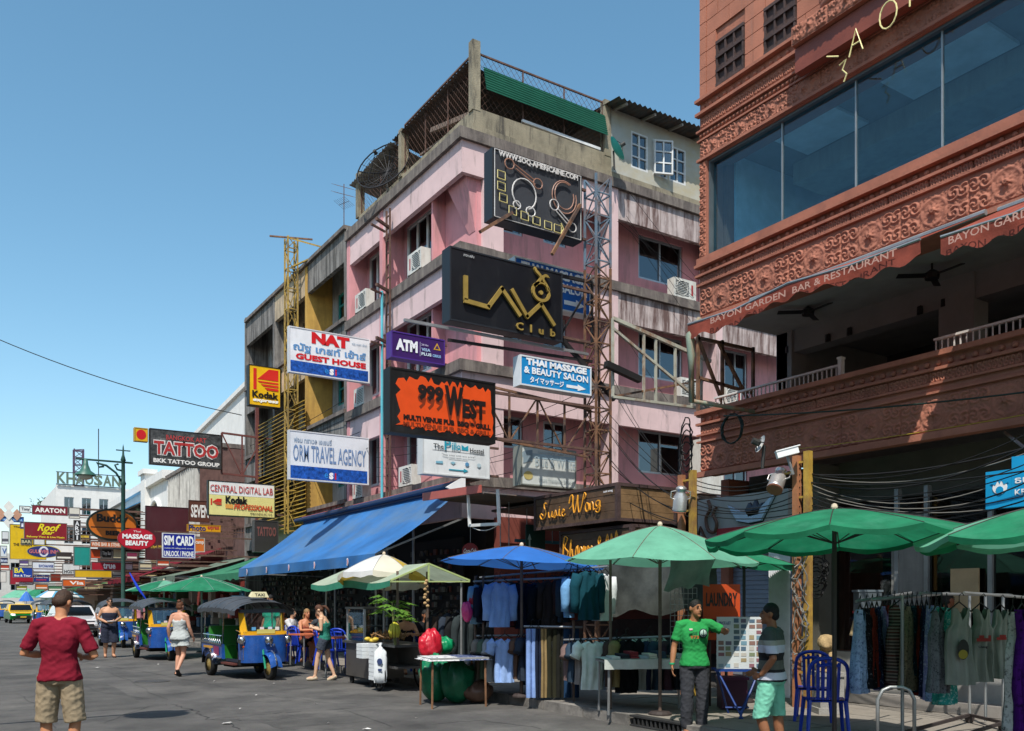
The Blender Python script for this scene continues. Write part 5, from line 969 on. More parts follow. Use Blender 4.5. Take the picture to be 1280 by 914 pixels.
far = [('maroon hotel sign with spaced pale capitals', 60, 40, 85, 631, 643, '#741a28', [T('ARATON')]),
 ('maroon bar sign with slanted yellow lettering', 57, 30, 84, 652, 674, '#7c1722', [T('Roof', '#d8c81e', .3, .5, .85, .92, shear=.4), T('Bar', '#d8c81e', .4, .3, .7, .52, shear=.4), T('Balcony View & Live Music', '#d8c030', .06, .08, .94, .22)]),
 ('tall yellow tavern board with dark picture marks', 62, 12, 58, 655, 699, '#d4ae12', [T('THE TAVERN', '#3a2a12', .1, .38, .6, .46), T('Thai Food', '#3a2a12', .1, .9, .6, .95)]),
 ('white currency exchange sign with blue edge', 54, 40, 68, 702, 716, '#d5d8de', [T('EXCHANGE', '#27408a', .3, .5, .95, .75)]),
 ('blue tour sign with yellow capitals on a red board', 52, 16, 41, 709, 722, '#123a94', [T('BA', '#e0d43a', .08, .45, .55, .92), T('Bus & Tour', '#e8e8e8', .08, .1, .9, .3)]),
 ('red board under the blue tour sign', 52.5, 12, 42, 712, 731, '#9a1c30', [T('exclusive travel', '#d8d0d0', .25, .05, .95, .2)]),
 ('teal sign with a gold swirl', 47, 92, 113, 683, 707, '#1f8a80', []),
 ('red telecom sign with white lettering', 45, 114, 156, 702, 713, '#a01428', [T('true', '#f0e8e8', .35, .2, .72, .85)]),
 ('white and red badge sign beside the red telecom sign', 45.1, 156, 166, 702, 713, '#d8ccd0', []),
 ('plain faded yellow sign board', 46, 93, 140, 712, 722, '#cfa51e', []),
 ('narrow orange wine bar strip sign', 46, 113, 152, 676, 684, '#c8622a', [T('WINE BAR & STEAK', '#e8d8c8', .04, .2, .96, .8)]),
 ('small orange square sign in the sign cluster', 46.2, 113, 126, 686, 698, '#c84a1a', []),
 ('small black sign with white script', 46.2, 127, 140, 686, 698, '#231e1c', [T('Tiny Bar', '#d8d0c8')]),
 ('small cream sign in the sign cluster', 46.2, 141, 155, 686, 698, '#cfc7a0', []),
 ('white laundry sign above an orange one', 50, 78, 100, 704, 718, '#cfd0ce', [T('HOSTEL', '#333', .1, .1, .9, .4)]),
 ('orange sign with white marks under the white one', 50, 78, 107, 724, 733, '#c85a1c', [T('Via', '#e8e0d8', .3)]),
 ('dark blue hotel sign of two lines', 53, 41, 62, 718, 728, '#1f2f7a', [T('Hotel Inn', '#d0d4e0', .1, .55, .9, .85), T('massage', '#c03848', .2, .15, .8, .4)]),
 ('small dark red framed sign', 53, 63, 76, 717, 727, '#7a2a18', []),
 ('blue banner with pale Thai lettering', 64, 0, 30, 645, 652, '#1d5aa8', [T('ถนน ข้าวสาร', '#a8cce8')]),
 ('round white tailor sign board', 61, 24, 38, 632, 641, '#d8dcd8', [T('Tony', '#334', .2)]),
 ('black vertical sign with white capitals', 48, 92, 101, 650, 676, '#1a1a1a', [T('A', '#ddd', .2, .72, .8, .95), T('R', '#ddd', .2, .5, .8, .7), T('S', '#ddd', .2, .28, .8, .48), T('I', '#ddd', .4, .05, .6, .26)]),
 ('pale sign with blue mark far away', 66, 0, 9, 682, 696, '#cdd2d6', [T('V', '#2a5a9a', .3)]),
 ('navy sign in the farthest cluster', 64, 0, 10, 697, 704, '#1f3160', [T('inn', '#c8d0e0')]),
 ('pale round logo board far away', 62, 0, 8, 714, 728, '#d2cdc6', []),
 ('dark green bar sign behind the yellow board', 61, 26, 40, 673, 681, '#20302a', [T('BAR', '#c0b890')]),
 ('white oblong sign beside the dark green one', 60.5, 42, 56, 673, 681, '#d2d4d0', []),
 ('navy arrow sign with white letter', 58, 25, 30, 652, 661, '#1e2a64', [T('i', '#e0e0e8', .3)])]
for lb, Y, u0, u1, v0, v1, face, tx in far: psign(lb, Y, u0, u1, v0, v1, face, .15, '#6a6460', tx, to=10.4 if u1 > 30 else None)
psign('navy oval station style sign with a ring', 56, 33, 76, 681, 697, '#27306a', .12, '#c8b030', [T('GULLIVER INN', '#c06a70', .08, .35, .92, .65)], polys=[(arc(.5, .5, .14, .42, 0, 360, 20), '#d0d0d8'), (arc(.5, .5, .09, .28, 0, 360, 20), '#27306a')], shape='oval', bw=.04)
# more small plain sign boards filling the far cluster
fill = [(86, 100, 634, 648, '#c9c4b8', 'bone white', 59), (2, 11, 664, 680, '#d4d6d6', 'milk white', 63), (62, 74, 656, 668, '#b8b2a4', 'putty', 61), (70, 90, 690, 700, '#3a3230', 'soot brown', 52), (0, 12, 706, 713, '#a83a28', 'brick red', 60), (100, 112, 668, 675, '#d0b040', 'mustard', 49), (44, 60, 730, 737, '#c8682a', 'amber', 55), (60, 78, 732, 739, '#4a7a5a', 'moss green', 54), (108, 128, 716, 724, '#2a5a8a', 'cobalt', 47), (20, 34, 732, 738, '#8a8a30', 'olive', 58), (140, 152, 714, 722, '#d8d8d4', 'chalk white', 45.5), (158, 172, 690, 700, '#7a2f4a', 'mulberry', 44), (174, 190, 704, 713, '#c8b89a', 'oat', 41), (196, 212, 700, 708, '#b84a2a', 'tangerine', 38.5), (78, 92, 738, 744, '#e0d8c8', 'ivory', 53), (24, 36, 700, 708, '#5a4a7a', 'violet', 57)]
for u0, u1, v0, v1, c_, nm, Y in fill: psign('small plain ' + nm + ' board in the far sign cluster', Y, u0, u1, v0, v1, c_, .12, '#5a5450', bands=[(.08, .2, .92, .42, '#e0dcd0' if sum(hx(c_)) < .9 else '#5a5a60')], to=10.5 if u0 > 20 else None)
# diamond street ornament
q = onY(11, 655, 64); t = thing('street_ornament', 'diamond shaped brown and white ornament over the blue banner', 'ornament', q); Fd = Fr(q, (1, 0, 0), (0, -1, 0))
for i, (dx, dz) in enumerate(((0, .1), (-.45, .6), (.45, .6), (0, 1.1), (0, .6))): m = MB(); m.extr([(dx - .3, dz), (dx, dz - .38), (dx + .3, dz), (dx, dz + .38)], Fd.p, .01 * i, .05 + .01 * i); part('tile', m, pl(('#b98a70', '#d8d4cc')[i in (0, 3, 4)]), t)
# shop name boards in the middle distance
psign('maroon gabled board with white script of the brown building', 42.3, 182, 236, 632, 700, '#4a2228', .15, '#3a1a1e', [T('Thank', '#d8d0c8', .55, .32, .98, .5, shear=.2), T('Thai Massage & Gallery', '#c8a840', .1, .2, .98, .28)], to=11)
psign('brown shop board with white block letters', 41, 236, 262, 625, 652, '#5a3428', .12, '#4a2a20', [T('SEVEN', '#e0dcd6', .1, .2, .95, .8)], to=11)
psign('yellow film shop board with dark lettering', 39, 234, 276, 655, 664, '#d69a18', .12, '#a8781a', [T('Photo', '#1b2a6a', .04, .1, .55, .9), T('express', '#b03a3a', .6, .2, .95, .8)], to=11)
psign('dark metal tattoo board beside the yellow louvres', 30, 318, 348, 650, 690, '#33302e', .3, '#3d3a38', [T('TATTOO', '#7a4a44', .1, .5, .9, .8)], to=XS)
# ================================================================== street things
random.seed(21)
UG = pm('umbrella_green', (.018, .24, .115), var=.3, scale=2.2, rough=.75, bump=.3, bscale=7, trans=.42, dirt=(.07, .34, .2), damt=.55, dscale=(2, 2, 2), dlo=.5); UGP = pm('umbrella_green_faded', (.16, .46, .31), var=.25, scale=1.4, rough=.8, bump=.3, bscale=7, trans=.35, dirt=(.1, .34, .22), damt=.6, dscale=(2, 2, 2), dlo=.52); UB = pm('umbrella_blue', (.03, .17, .56), var=.12, rough=.6, trans=.3); UC = pm('umbrella_cream', (.72, .68, .55), var=.1, rough=.8, trans=.3); UY = pm('umbrella_yellow', (.6, .42, .06), rough=.8, trans=.3); USB = pm('umbrella_sky', (.12, .42, .62), rough=.8, trans=.3); UW = pm('umbrella_white', (.72, .73, .72), rough=.8, trans=.3)
POLE = pm('pole_brown', (.13, .09, .07), rough=.6, var=.4); POLED = pm('pole_dark', (.04, .03, .028), rough=.6)
def umbrella(c, R, ze, zt, mats, label, n=10, pole=POLE, base=0., tilt=(0, 0), scal=.06, rot=0., val=0, group=None):
    """c = (x, y) of the pole; ze / zt heights of edge and top"""
    t = thing('parasol', label, 'parasol', (c[0], c[1], base), group=group); T0 = Vector((c[0], c[1], zt)); Rm = Matrix.Rotation(tilt[0], 4, 'X') @ Matrix.Rotation(tilt[1], 4, 'Y')
    hd = zt - ze; w_ = 2 * math.pi / n; me = {}
    def f(i, j):
        a = (i - .5) * w_; r = R * j; z = -hd * (j ** 1.35) - scal * math.cos((i - .5) * math.pi) * j * j * .55; rr = r * (1 - .03 * math.cos((i - .5) * math.pi) * j)
        return (rr * math.cos(a), rr * math.sin(a), z)
    def vf(i, j): x, y, z = f(i, 1); return (x * (1 - .01 * j), y * (1 - .01 * j), z - val * j * (1 + .15 * math.sin(i * 12)))
    for m_ in set(mats): me[m_.name] = MB().grid(8, 8, f).mesh('canopy_panel', m_, True)
    mv = {m_.name: MB().grid(8, 1, vf).mesh('valance', m_, True) for m_ in set(mats)} if val else None
    for k in range(n):
        M = Matrix.Translation(T0) @ Rm @ Matrix.Rotation(rot + k * w_, 4, 'Z'); m_ = mats[k % len(mats)]
        piece('canopy_panel', me[m_.name], t, M)
        if val: piece('valance', mv[m_.name], t, M)
    rb = MB().tube([(.03, 0, -.05), (R * .5, 0, -hd * .5 ** 1.35 - .02), (R * .99, 0, -hd - .01)], .007, 5); rb.tube([(.02, 0, -hd * .8 - .12), (R * .5, 0, -hd * .5 ** 1.35 - .02)], .006, 4); rb = rb.mesh('rib', pole)
    for k in range(n): piece('rib', rb, t, Matrix.Translation(T0) @ Rm @ Matrix.Rotation(rot + (k + .5) * w_, 4, 'Z'))
    sm_ = MB().tube([Vector((R * .995 * x, 0, -hd * x ** 1.35 + .004)) for x in (0, .2, .4, .6, .8, 1)], .005, 4).mesh('seam', pole)
    for k in range(n): piece('seam', sm_, t, Matrix.Translation(T0) @ Rm @ Matrix.Rotation(rot + (k + .5) * w_, 4, 'Z'))
    part('pole', MB().tube([(c[0], c[1], base), T0 + ZV * .02], .024, 8), pole, t)
    part('finial', MB().lathe([(.0, .06), (.025, .05), (.035, .02), (.03, -.01), (0, -.01)], T0, 8), pl('#c9b9a0'), t)
    if base < .5: part('base', MB().lathe([(0, .06), (.12, .05), (.16, .02), (.16, 0), (0, 0)], (c[0], c[1], base), 12), POLED, t)
    return t
q = atd(1043, HZ, 9.0); umbrella((q.x, q.y), 1.32, 2.31, 2.6, [UG], 'green market parasol with drooping hem beside the blue chairs', 10, POLED, PZ, (-.03, .0), .1, .3, .05)
q = atd(1316, HZ, 7.6); umbrella((q.x, q.y), 1.12, 2.24, 2.5, [UG, UGP], 'green market parasol with white trimmed hem over the dress rack', 8, POLED, PZ, (-.03, -.03), .12, .1, .05)
q = atd(825, HZ, 11.7); umbrella((q.x, q.y), 1.3, 2.18, 2.66, [UGP], 'faded pale green parasol over the tee shirt stall', 8, POLE, PZ, (.02, .02), .06, .2)
q = atd(652, HZ, 13.9); umbrella((q.x, q.y), 1.32, 2.24, 2.53, [UB], 'bright blue parasol with green lining over the shirt stall', 8, POLE, PZ, (.02, .05), .05, .4)
q = atd(930, HZ, 13.2); umbrella((q.x, q.y), .95, 2.22, 2.4, [UG], 'small dark green parasol tucked behind the larger green one', 8, POLED, PZ, (.05, .08), .05, .4)
q = atd(480, HZ, 17); ue = umbrella((q.x, q.y), .88, 2.10, 2.56, [UW, UC, UY, UC], 'white and yellow beer parasol over the food cart', 8, STEEL, .1, (-.1, .1), .04, .55, .1)
Fe2 = Fr(atd(474, 722, 16.35), (.86, -.5, 0), (-.5, -.86, 0)); Fe2.n = Vector((-.3, -.5, .8)).normalized()
lettering(ue, Fe2, 'Export', .06, .0, .62, .17, pl('#24402c'), out=.03, bold=.03)
q = atd(252, HZ, 26); umbrella((q.x, q.y), 1.42, 1.98, 2.38, [UG], 'wide green parasol above the taxi tuk tuk', 10, STEEL, .14, (0, 0), .06)
q = atd(205, HZ, 29); umbrella((q.x, q.y), 1.2, 2.02, 2.35, [UGP, UG], 'pale and dark green parasol next to the wide green one', 8, STEEL, .14)
q = atd(75, HZ, 62); umbrella((q.x, q.y), 1.55, 1.95, 2.75, [UW, USB], 'white and sky blue striped parasol far down the street', 10, STEEL, .0, (0, 0), .05, .2)
q = atd(30, HZ, 78); umbrella((q.x, q.y), 1.9, 2.0, 2.9, [UGP], 'faded green parasol behind the green and yellow taxi', 8, STEEL)
q = atd(50, HZ, 74); umbrella((q.x, q.y), 1.5, 2.1, 2.8, [UG], 'dark green parasol between far taxis and shops', 8, STEEL)
q = atd(33, HZ, 72); umbrella((q.x, q.y), .6, 1.7, 2.5, [UB], 'small folded blue parasol among the far tuk tuks', 8, STEEL)
# ------------------------------------------------------------------ hanging garments
HG = pl('#101010', .5)
def garment(kind, wd, ln, mat, seed=0):
    random.seed(seed); m = MB(); n = 36; rows = 14; ph = random.random() * 6
    tank = kind in ('tank', 'dress')
    if kind == 'trousers':
        for sx in (-1, 1):
            m.grid(10, 8, lambda i, j, sx=sx: (sx * wd * .26 + wd * .25 * math.cos(i * 2 * math.pi), .035 * math.sin(i * 2 * math.pi) * (1 + .3 * math.sin(j * 6 + ph)), -ln * j))
        return m.mesh('cloth', mat, True)
    def f(i, j):
        a = i * 2 * math.pi; c, s_ = math.cos(a), math.sin(a)
        if tank:
            hw = wd * (.34 - .04 * math.sin(j * 3.1)) if j < .28 else wd * (.44 + .08 * (j if kind == 'tank' else j * 1.3))
            z = -ln * j
            if j < .3: z -= (.16 * ln) * max(0, 1 - abs(c) * 1.6) * (1 - j / .3)        # scooped neck
        else:
            hw = wd * (.14 + .36 * sw(j / .1)) if j < .1 else wd * (.5 - .03 * sw((j - .1) * 2))
            z = -ln * (j if j > .1 else j * .8 + .02)
            if j < .03: z -= .05 * (1 - abs(c))
        fold = (.02 * math.sin(c * 9 + ph + 2 * j) + .014 * math.sin(c * 17 + ph * 2) + .008 * math.sin(c * 31 + 7 * j)) * (.25 + j)
        return (hw * c + .012 * math.sin(z * 9 + ph), (.05 + .02 * j) * s_ + fold, z)
    m.grid(n, rows, f)
    if not tank:
        L_ = ln * (.86 if kind == 'long' else .36)
        for sx in (-1, 1):
            o = Vector((sx * wd * .46, 0, -ln * .1)); e = Vector((sx * wd * (.62 if kind == 'long' else .72), .02, -L_))
            m.tube([o, o.lerp(e, .35) + Vector((sx * .03, 0, .02)), o.lerp(e, .7), e], [.085, .08, .07, .06 if kind == 'long' else .085], 10)
    return m.mesh('cloth', mat, True)
_g = {}; hang_n = 0
def hang(p, kind, wd, ln, mat, yaw, label, group):
    k = (kind, round(wd, 2), round(ln, 2), mat.name)
    if k not in _g: _g[k] = (garment(kind, wd, ln, mat, len(_g)), MB().tube([(-wd * .44, 0, -.03), (0, 0, .06), (wd * .44, 0, -.03)], .008, 5).tube([(0, 0, .06), (0, 0, .12), (.03, 0, .15), (.05, 0, .12)], .005, 4).mesh('hanger', HG))
    t = thing({'tank': 'tank_top', 'dress': 'summer_dress', 'long': 'long_sleeved_shirt', 'short': 'tee_shirt', 'trousers': 'trousers'}[kind], label, {'tank': 'tank top', 'dress': 'dress', 'long': 'shirt', 'short': 'shirt', 'trousers': 'trousers'}[kind], p, yaw, group)
    M = WM[t.name]; piece('cloth', _g[k][0], t, M); piece('hanger', _g[k][1], t, M); return t
CAMYAW = -YAW
def hpx(u, v0, v1, d, kind, wpx, col, yaw, label, group): hang(atd(u, v0, d), kind, wpx * d / FPX, (v1 - v0) * d / FPX, cl(col), CAMYAW + yaw, label, group)
GS = 'clothes on the shirt stall'
hpx(625, 726, 784, 13.9, 'long', 28, '#7f9fd0', .1, 'pale blue long sleeved shirt facing out on the upper rail', GS); hpx(656, 728, 786, 14.2, 'long', 27, '#1c263c', .2, 'navy long sleeved shirt on the upper rail', GS); hpx(690, 724, 781, 14.0, 'long', 28, '#3d3531', .1, 'dark brown long sleeved shirt on the upper rail', GS)
hpx(735, 712, 775, 12.9, 'long', 30, '#123f4c', .35, 'dark teal long sleeved shirt at the end of the upper rail', GS); hpx(713, 720, 772, 13.1, 'long', 22, '#6c9cc8', 1.1, 'sky blue shirt hung sideways beside the teal one', GS)
hpx(631, 797, 853, 13.8, 'short', 27, '#8aa6d4', .1, 'pale blue short sleeved shirt facing out on the lower rail', GS); hpx(741, 800, 862, 12.6, 'short', 32, '#c4d2cc', .15, 'white tee shirt facing out on the low front rail', GS)
hpx(782, 798, 866, 12.4, 'short', 30, '#15161a', .2, 'black tee shirt beside the white one on the low rail', GS); hpx(811, 795, 862, 12.6, 'short', 30, '#aeb6b2', .2, 'grey white tee shirt behind the cloth covered table', GS)
edge = [(596, 730, 780, 14.6, 'long', '#7aa0b8', 'grey blue shirt hung edge on at the upper rail end'), (603, 732, 778, 14.5, 'long', '#1a2232', 'dark shirt hung edge on beside the grey blue one'), (640, 732, 782, 14.2, 'long', '#5b2a30', 'wine red shirt edge on between blue and navy ones'), (670, 730, 784, 14.1, 'long', '#14181f', 'black shirt edge on beside the navy one'), (705, 722, 778, 13.6, 'long', '#2c3b46', 'slate shirt edge on beside the brown one'), (722, 716, 775, 13.2, 'long', '#6a3a34', 'rust shirt edge on between sky blue and teal ones'),
        (601, 798, 850, 14.4, 'short', '#7b7468', 'taupe tee shirt edge on at the lower rail end'), (608, 799, 848, 14.2, 'short', '#4b5a4a', 'olive tee shirt edge on at the lower rail'), (615, 798, 852, 14.1, 'short', '#8a8f92', 'grey tee shirt edge on at the lower rail'), (648, 797, 848, 13.9, 'short', '#5a4438', 'brown tee shirt edge on past the pale blue one'), (655, 796, 850, 13.8, 'short', '#2b3440', 'slate tee shirt edge on past the pale blue one'),
        (712, 806, 850, 13.0, 'short', '#6f5c58', 'mauve tee shirt edge on before the white one'), (718, 804, 852, 12.9, 'short', '#2f4050', 'dark blue tee shirt edge on before the white one'), (726, 803, 855, 12.8, 'short', '#8c8580', 'stone tee shirt edge on before the white one'), (764, 800, 858, 12.5, 'short', '#41342f', 'dark brown tee shirt edge on after the white one'), (771, 800, 858, 12.4, 'short', '#7c6f4a', 'khaki tee shirt edge on after the white one')]
for u, v0, v1, d, k, c_, lb in edge: hpx(u, v0, v1, d, k, 26, c_, 1.25, lb, GS)
for u, wp, c_, lb in ((664, 13, '#7f9cd0', 'pale blue trousers hanging to the ground'), (673, 9, '#1c2436', 'navy trousers hanging to the ground'), (680, 9, '#8a7550', 'khaki trousers hanging to the ground'), (690, 14, '#2a2a1e', 'dark olive trousers hanging to the ground'), (701, 12, '#1e1f1c', 'black trousers hanging to the ground'), (714, 20, '#1f3a58', 'denim blue trousers hanging to the ground')): hpx(u, 786, 872, 13.4, 'trousers', wp, c_, .15, lb, GS)
random.seed(77)
cn_ = [('#20262e', 'charcoal'), ('#3c2c28', 'umber'), ('#2f4356', 'steel blue'), ('#9fb2c8', 'pale blue grey'), ('#1a2c2a', 'bottle green'), ('#46333f', 'plum'), ('#cfd4d6', 'off white'), ('#27304a', 'indigo')]
for r_, (ua, ub, v0, v1, da, db, kd) in enumerate(((600, 700, 727, 784, 15.0, 14.2, 'long'), (704, 760, 716, 776, 13.9, 13.1, 'long'), (660, 705, 800, 856, 14.6, 14.2, 'short'), (748, 860, 800, 862, 13.2, 12.2, 'short'))):
    n_ = 8 if r_ != 2 else 5
    for i in range(n_): x = (i + .5) / n_; c_, nm = cn_[(i * 3 + r_) % 8]; hpx(ua + (ub - ua) * x, v0, v1, da + (db - da) * x, kd, 26, c_, random.uniform(.4, 1.3), nm + (' long sleeved shirt' if kd == 'long' else ' tee shirt') + (' in the back row of the upper rail', ' in the back row behind the teal shirt', ' in the shade behind the trousers', ' in the back row of the low rail')[r_], GS)
rk = thing('clothes_rack', 'steel pipe clothes rack of the shirt stall', 'rack', atd(680, 880, 13.5))
for (u0, v0, d0), (u1, v1, d1) in (((592, 727, 14.6), (715, 722, 13.3)), ((600, 722, 15.2), (760, 708, 12.9)), ((596, 795, 14.5), (660, 794, 13.9)), ((655, 783, 13.5), (728, 784, 13.2)), ((705, 800, 13.1), (860, 795, 11.8))): part('rail', MB().tube([atd(u0, v0, d0), atd(u1, v1, d1)], .017, 6), STEEL, rk)
for u, d, v in ((594, 14.7, 720), (604, 14.4, 720), (651, 14.3, 720), (717, 13.2, 715), (763, 12.3, 700)): p = atd(u, v, d); part('upright', MB().tube([(p.x, p.y, PZ), p], .02, 7), POLE, rk)
# dark tarpaulin behind, black net grid
TP = pm('tarp_dark', (.045, .05, .045), var=.5, scale=3, rough=.55, bump=.4, bscale=5)
m = MB(); a_, b_ = atd(748, 700, 14.2), atd(893, 690, 13.2); m.grid(14, 8, lambda i, j: a_.lerp(b_, i) - ZV * (.88 * j + .06 * math.sin(i * 14) * j) + Vector((-.06 * math.sin(i * 9 + j * 4), 0, 0))); single('tarpaulin', m, TP, 'dark tarpaulin hanging behind the tee shirt stall', 'tarpaulin', smooth=True)
m = MB(); a_, b_ = atd(838, 700, 11.9), atd(893, 700, 11.2); m.grid(8, 6, lambda i, j: a_.lerp(b_, i) - ZV * (.42 * j * (1 - .25 * i) + .03 * math.sin(i * 14) * j) + Vector((-.1 * j + .03 * math.sin(i * 9 + j * 4), 0, 0))); single('tarpaulin', m, pm('tarp_grey', (.16, .16, .15), var=.4, rough=.6, bump=.3, bscale=6), 'grey tarpaulin flap draped from the pale green parasol', 'tarpaulin', smooth=True)
m = MB(); a_ = atd(838, 735, 11.9); X_ = Vector((.84, -.54, 0))
for k in range(7): m.bar(a_ + X_ * k * .06, a_ + X_ * k * .06 - ZV * .85, .006)
for k in range(12): m.bar(a_ - ZV * k * .075, a_ + X_ * .36 - ZV * k * .075, .006)
single('wire_grid', m, STEEL, 'steel wire display grid behind the green shirted man', 'display grid')
# tables with goods
def table(c, sx, sy, h, top, leg, label, rz=0, th=.03, name='table', legr=.018):
    t = thing(name, label, 'table', c, rz); part('tabletop', MB().box(-sx, -sy, h - th, sx, sy, h), top, t, local=True)
    for a in (-1, 1):
        for b in (-1, 1): part('leg', MB().tube([(a * (sx - .04), b * (sy - .04), 0), (a * (sx - .05), b * (sy - .05), h - th)], legr, 6), leg, t, local=True)
    return t
q = atd(806, HZ, 12.0); t = table((q.x, q.y, PZ), .62, .3, .72, pl('#9a9a94', .8), STEEL, 'table under a pale cloth beside the parasol pole', -YAW + .15)
m = MB(); m.grid(24, 3, lambda i, j: (-.65 + 1.3 * i, -.32 - .02 * j * math.sin(i * 30), .74 - .13 * j)); m.grid(24, 2, lambda i, j: (-.65 + 1.3 * i, -.32 + .64 * j, .742)); part('cloth', m, cl('#b0b4ae'), t, True, local=True)
for i in range(9):
    c_ = ('#b9bcb6', '#2a2d33', '#7a2f34', '#8f9aa4', '#c8c2b2', '#3a4a5a', '#5f5a50', '#a8aeb0', '#22262a')[i]; x = -.52 + i * .128
    for k in range(1 + i % 3): part('folded_shirt', MB().box(x, -.24 + .02 * k, .746 + k * .03, x + .11, .1 + .02 * k, .746 + k * .03 + .026), cl(c_), t, local=True)
q = atd(566, HZ, 13.9); fab = pm('pattern_cloth', (.62, .62, .6), var=.2, rough=.9, dirt=(.03, .04, .09), damt=.95, dscale=(17, 17, 17), dlo=.47); fab2 = pm('pattern_navy', (.03, .05, .13), rough=.9, dirt=(.5, .52, .56), damt=.9, dscale=(20, 20, 20), dlo=.52)
t = table((q.x, q.y, 0), .48, .36, .78, pl('#8a8a88', .8), pm('rusty_leg', (.2, .1, .05), var=.5, rough=.9), 'low rusty legged table under black and white patterned cloth', -.18)
part('cloth', MB().grid(8, 6, lambda i, j: (-.52 + .5 * i, -.4 + .8 * j, .787 - (.05 if i < .01 or j in (0, 1) else 0))), fab, t, local=True); part('cloth', MB().grid(8, 6, lambda i, j: (-.02 + .56 * i, -.4 + .8 * j, .789 - (.05 if i > .99 or j in (0, 1) else 0))), fab2, t, local=True)
def bag(c, sx, sy, sz, mat, label, seed=0, name='plastic_bag'):
    random.seed(seed); m = MB(); m.ball((0, 0, sz), sx, sy, sz, 30, 20)
    m.v = [Vector(c) + v * (1 + .13 * noise.noise(v * 5 + Vector((seed, 0, 0))) + .10 * noise.noise(v * 15 + Vector((seed, 2, 0))) + .06 * math.sin(8 * math.atan2(v.y, v.x) + 9 * v.z + seed) * min(1, v.z / sz)) + Vector((0, 0, 0)) for v in m.v]; return single(name, m, mat, label, 'bag', smooth=True)
shiny = lambda h: pm('sack_' + h.strip('#'), h, var=.25, scale=6, rough=.35, bump=.6, bscale=12)
q = atd(545, HZ, 14.4); bag((q.x, q.y, .0), .26, .24, .38, shiny('#0c6a45'), 'green plastic sack on the ground under the patterned table', 3, 'sack'); q = atd(572, HZ, 14.2); bag((q.x, q.y, 0), .3, .22, .36, shiny('#0d5a3c'), 'large dark green sack under the patterned table', 4, 'sack'); q = atd(538, HZ, 14.7); bag((q.x, q.y, .62), .2, .18, .26, shiny('#b01c2c'), 'red plastic sack behind the patterned table', 5, 'sack'); q = atd(590, HZ, 14.6); bag((q.x, q.y, .25), .22, .2, .22, shiny('#8a857c'), 'grey sack beneath the table edge', 6, 'sack'); q = atd(598, HZ, 14.2); bag((q.x, q.y, .02), .26, .2, .16, shiny('#5c4438'), 'brown cloth bundle on the kerb', 7, 'cloth_bundle'); q = atd(556, HZ, 14.9); bag((q.x, q.y, .75), .16, .16, .14, shiny('#0c8050'), 'small green sack on top of the red one', 8, 'sack')
q = atd(584, 778, 14.3); bag((q.x, q.y, q.z), .09, .09, .17, shiny('#d0427c'), 'pink plastic bag hanging by the shirt stall', 9); q = atd(591, 760, 14.4); bag((q.x, q.y, q.z), .08, .07, .13, shiny('#a81838'), 'small red bag hanging above the pink one', 10)
# dark checked clothes in the shade behind the cart
for i, u in enumerate((545, 553, 561, 570, 578)): hpx(u, 765, 830, 16.6, 'long', 22, ('#22262a', '#3a2f2a', '#2c3440', '#1c1d1f', '#30383a')[i], .8, ('charcoal', 'dark brown', 'slate blue', 'black', 'grey green')[i] + ' checked shirt hanging in the shade behind the cart', 'checked shirts behind the cart')
# ------------------------------------------------------------------ food cart
SS = pm('stainless', (.2, .195, .185), metal=.75, rough=.42, var=.3, scale=3, dirt=(.1, .09, .08), damt=.5, dscale=(3, 3, 3))
ct = thing('food_cart', 'stainless steel fruit cart with glass case and bicycle wheels', 'cart', (7.1, 15.7, 0))
part('cabinet', MB().box(6.78, 15.55, .16, 7.45, 16.85, .82), SS, ct); part('counter', MB().box(6.72, 14.4, .82, 7.5, 16.9, .87), SS, ct); part('shelf', MB().box(6.8, 14.5, .42, 7.42, 15.5, .46), SS, ct); part('side_panel', MB().box(7.3, 14.5, .46, 7.36, 15.5, .82), SS, ct)
for y_ in (14.75,):
    for x_ in (6.66, 7.52): m = MB().lathe([(.27, -.02), (.3, 0), (.27, .02), (.25, 0), (.27, -.02)], (x_, y_ + .2, .3), 24, Matrix.Rotation(math.pi / 2, 3, 'Y')); w_ = part('wheel', m, pl('#151515', .8), ct); m = MB(); [m.tube([(x_, y_ + .2, .3), (x_, y_ + .2 + .26 * math.cos(a), .3 + .26 * math.sin(a))], .004, 3) for a in [k * .524 for k in range(12)]]; part('spoke', m, STEEL, w_, kind='stuff')
for x_, y_ in ((6.85, 16.7), (7.35, 16.7), (6.85, 15.7)): part('caster', MB().lathe([(0, -.02), (.08, -.02), (.08, .02), (0, .02)], (x_, y_, .08), 12, Matrix.Rotation(math.pi / 2, 3, 'Y')), pl('#222', .8), ct)
for x_ in (6.8, 7.42):
    for y_ in (15.95, 16.8): part('case_post', MB().bar((x_, y_, .87), (x_, y_, 1.5), .04), ALU, ct)
part('case_top', MB().box(6.76, 15.9, 1.5, 7.46, 16.85, 1.54), SS, ct); part('case_shelf', MB().box(6.8, 15.95, 1.15, 7.4, 16.8, 1.17), SS, ct)
for a in (((6.79, 15.97, .88), (6.79, 16.78, 1.49)), ((6.82, 15.94, .88), (7.4, 15.94, 1.49))):
    m = MB(); (x0, y0_, z0), (x1, y1_, z1) = a; m.box(x0, y0_, z0, x1 + .004, y1_ + .004, z1); part('glass_pane', m, glass('clear_glass', (.85, .9, .9), .04), ct)
part('handle', MB().tube([(6.9, 16.9, .8), (6.9, 17.2, .95), (7.3, 17.2, .95), (7.3, 16.9, .8)], .02, 6), STEEL, ct)
for i in range(2):
    q = Vector((6.9 + i * .3, 14.6, .87)); part('rack_post', MB().bar((6.8 + i * .6, 14.45, .87), (6.8 + i * .6, 14.45, 2.2), .035), POLE, ct)
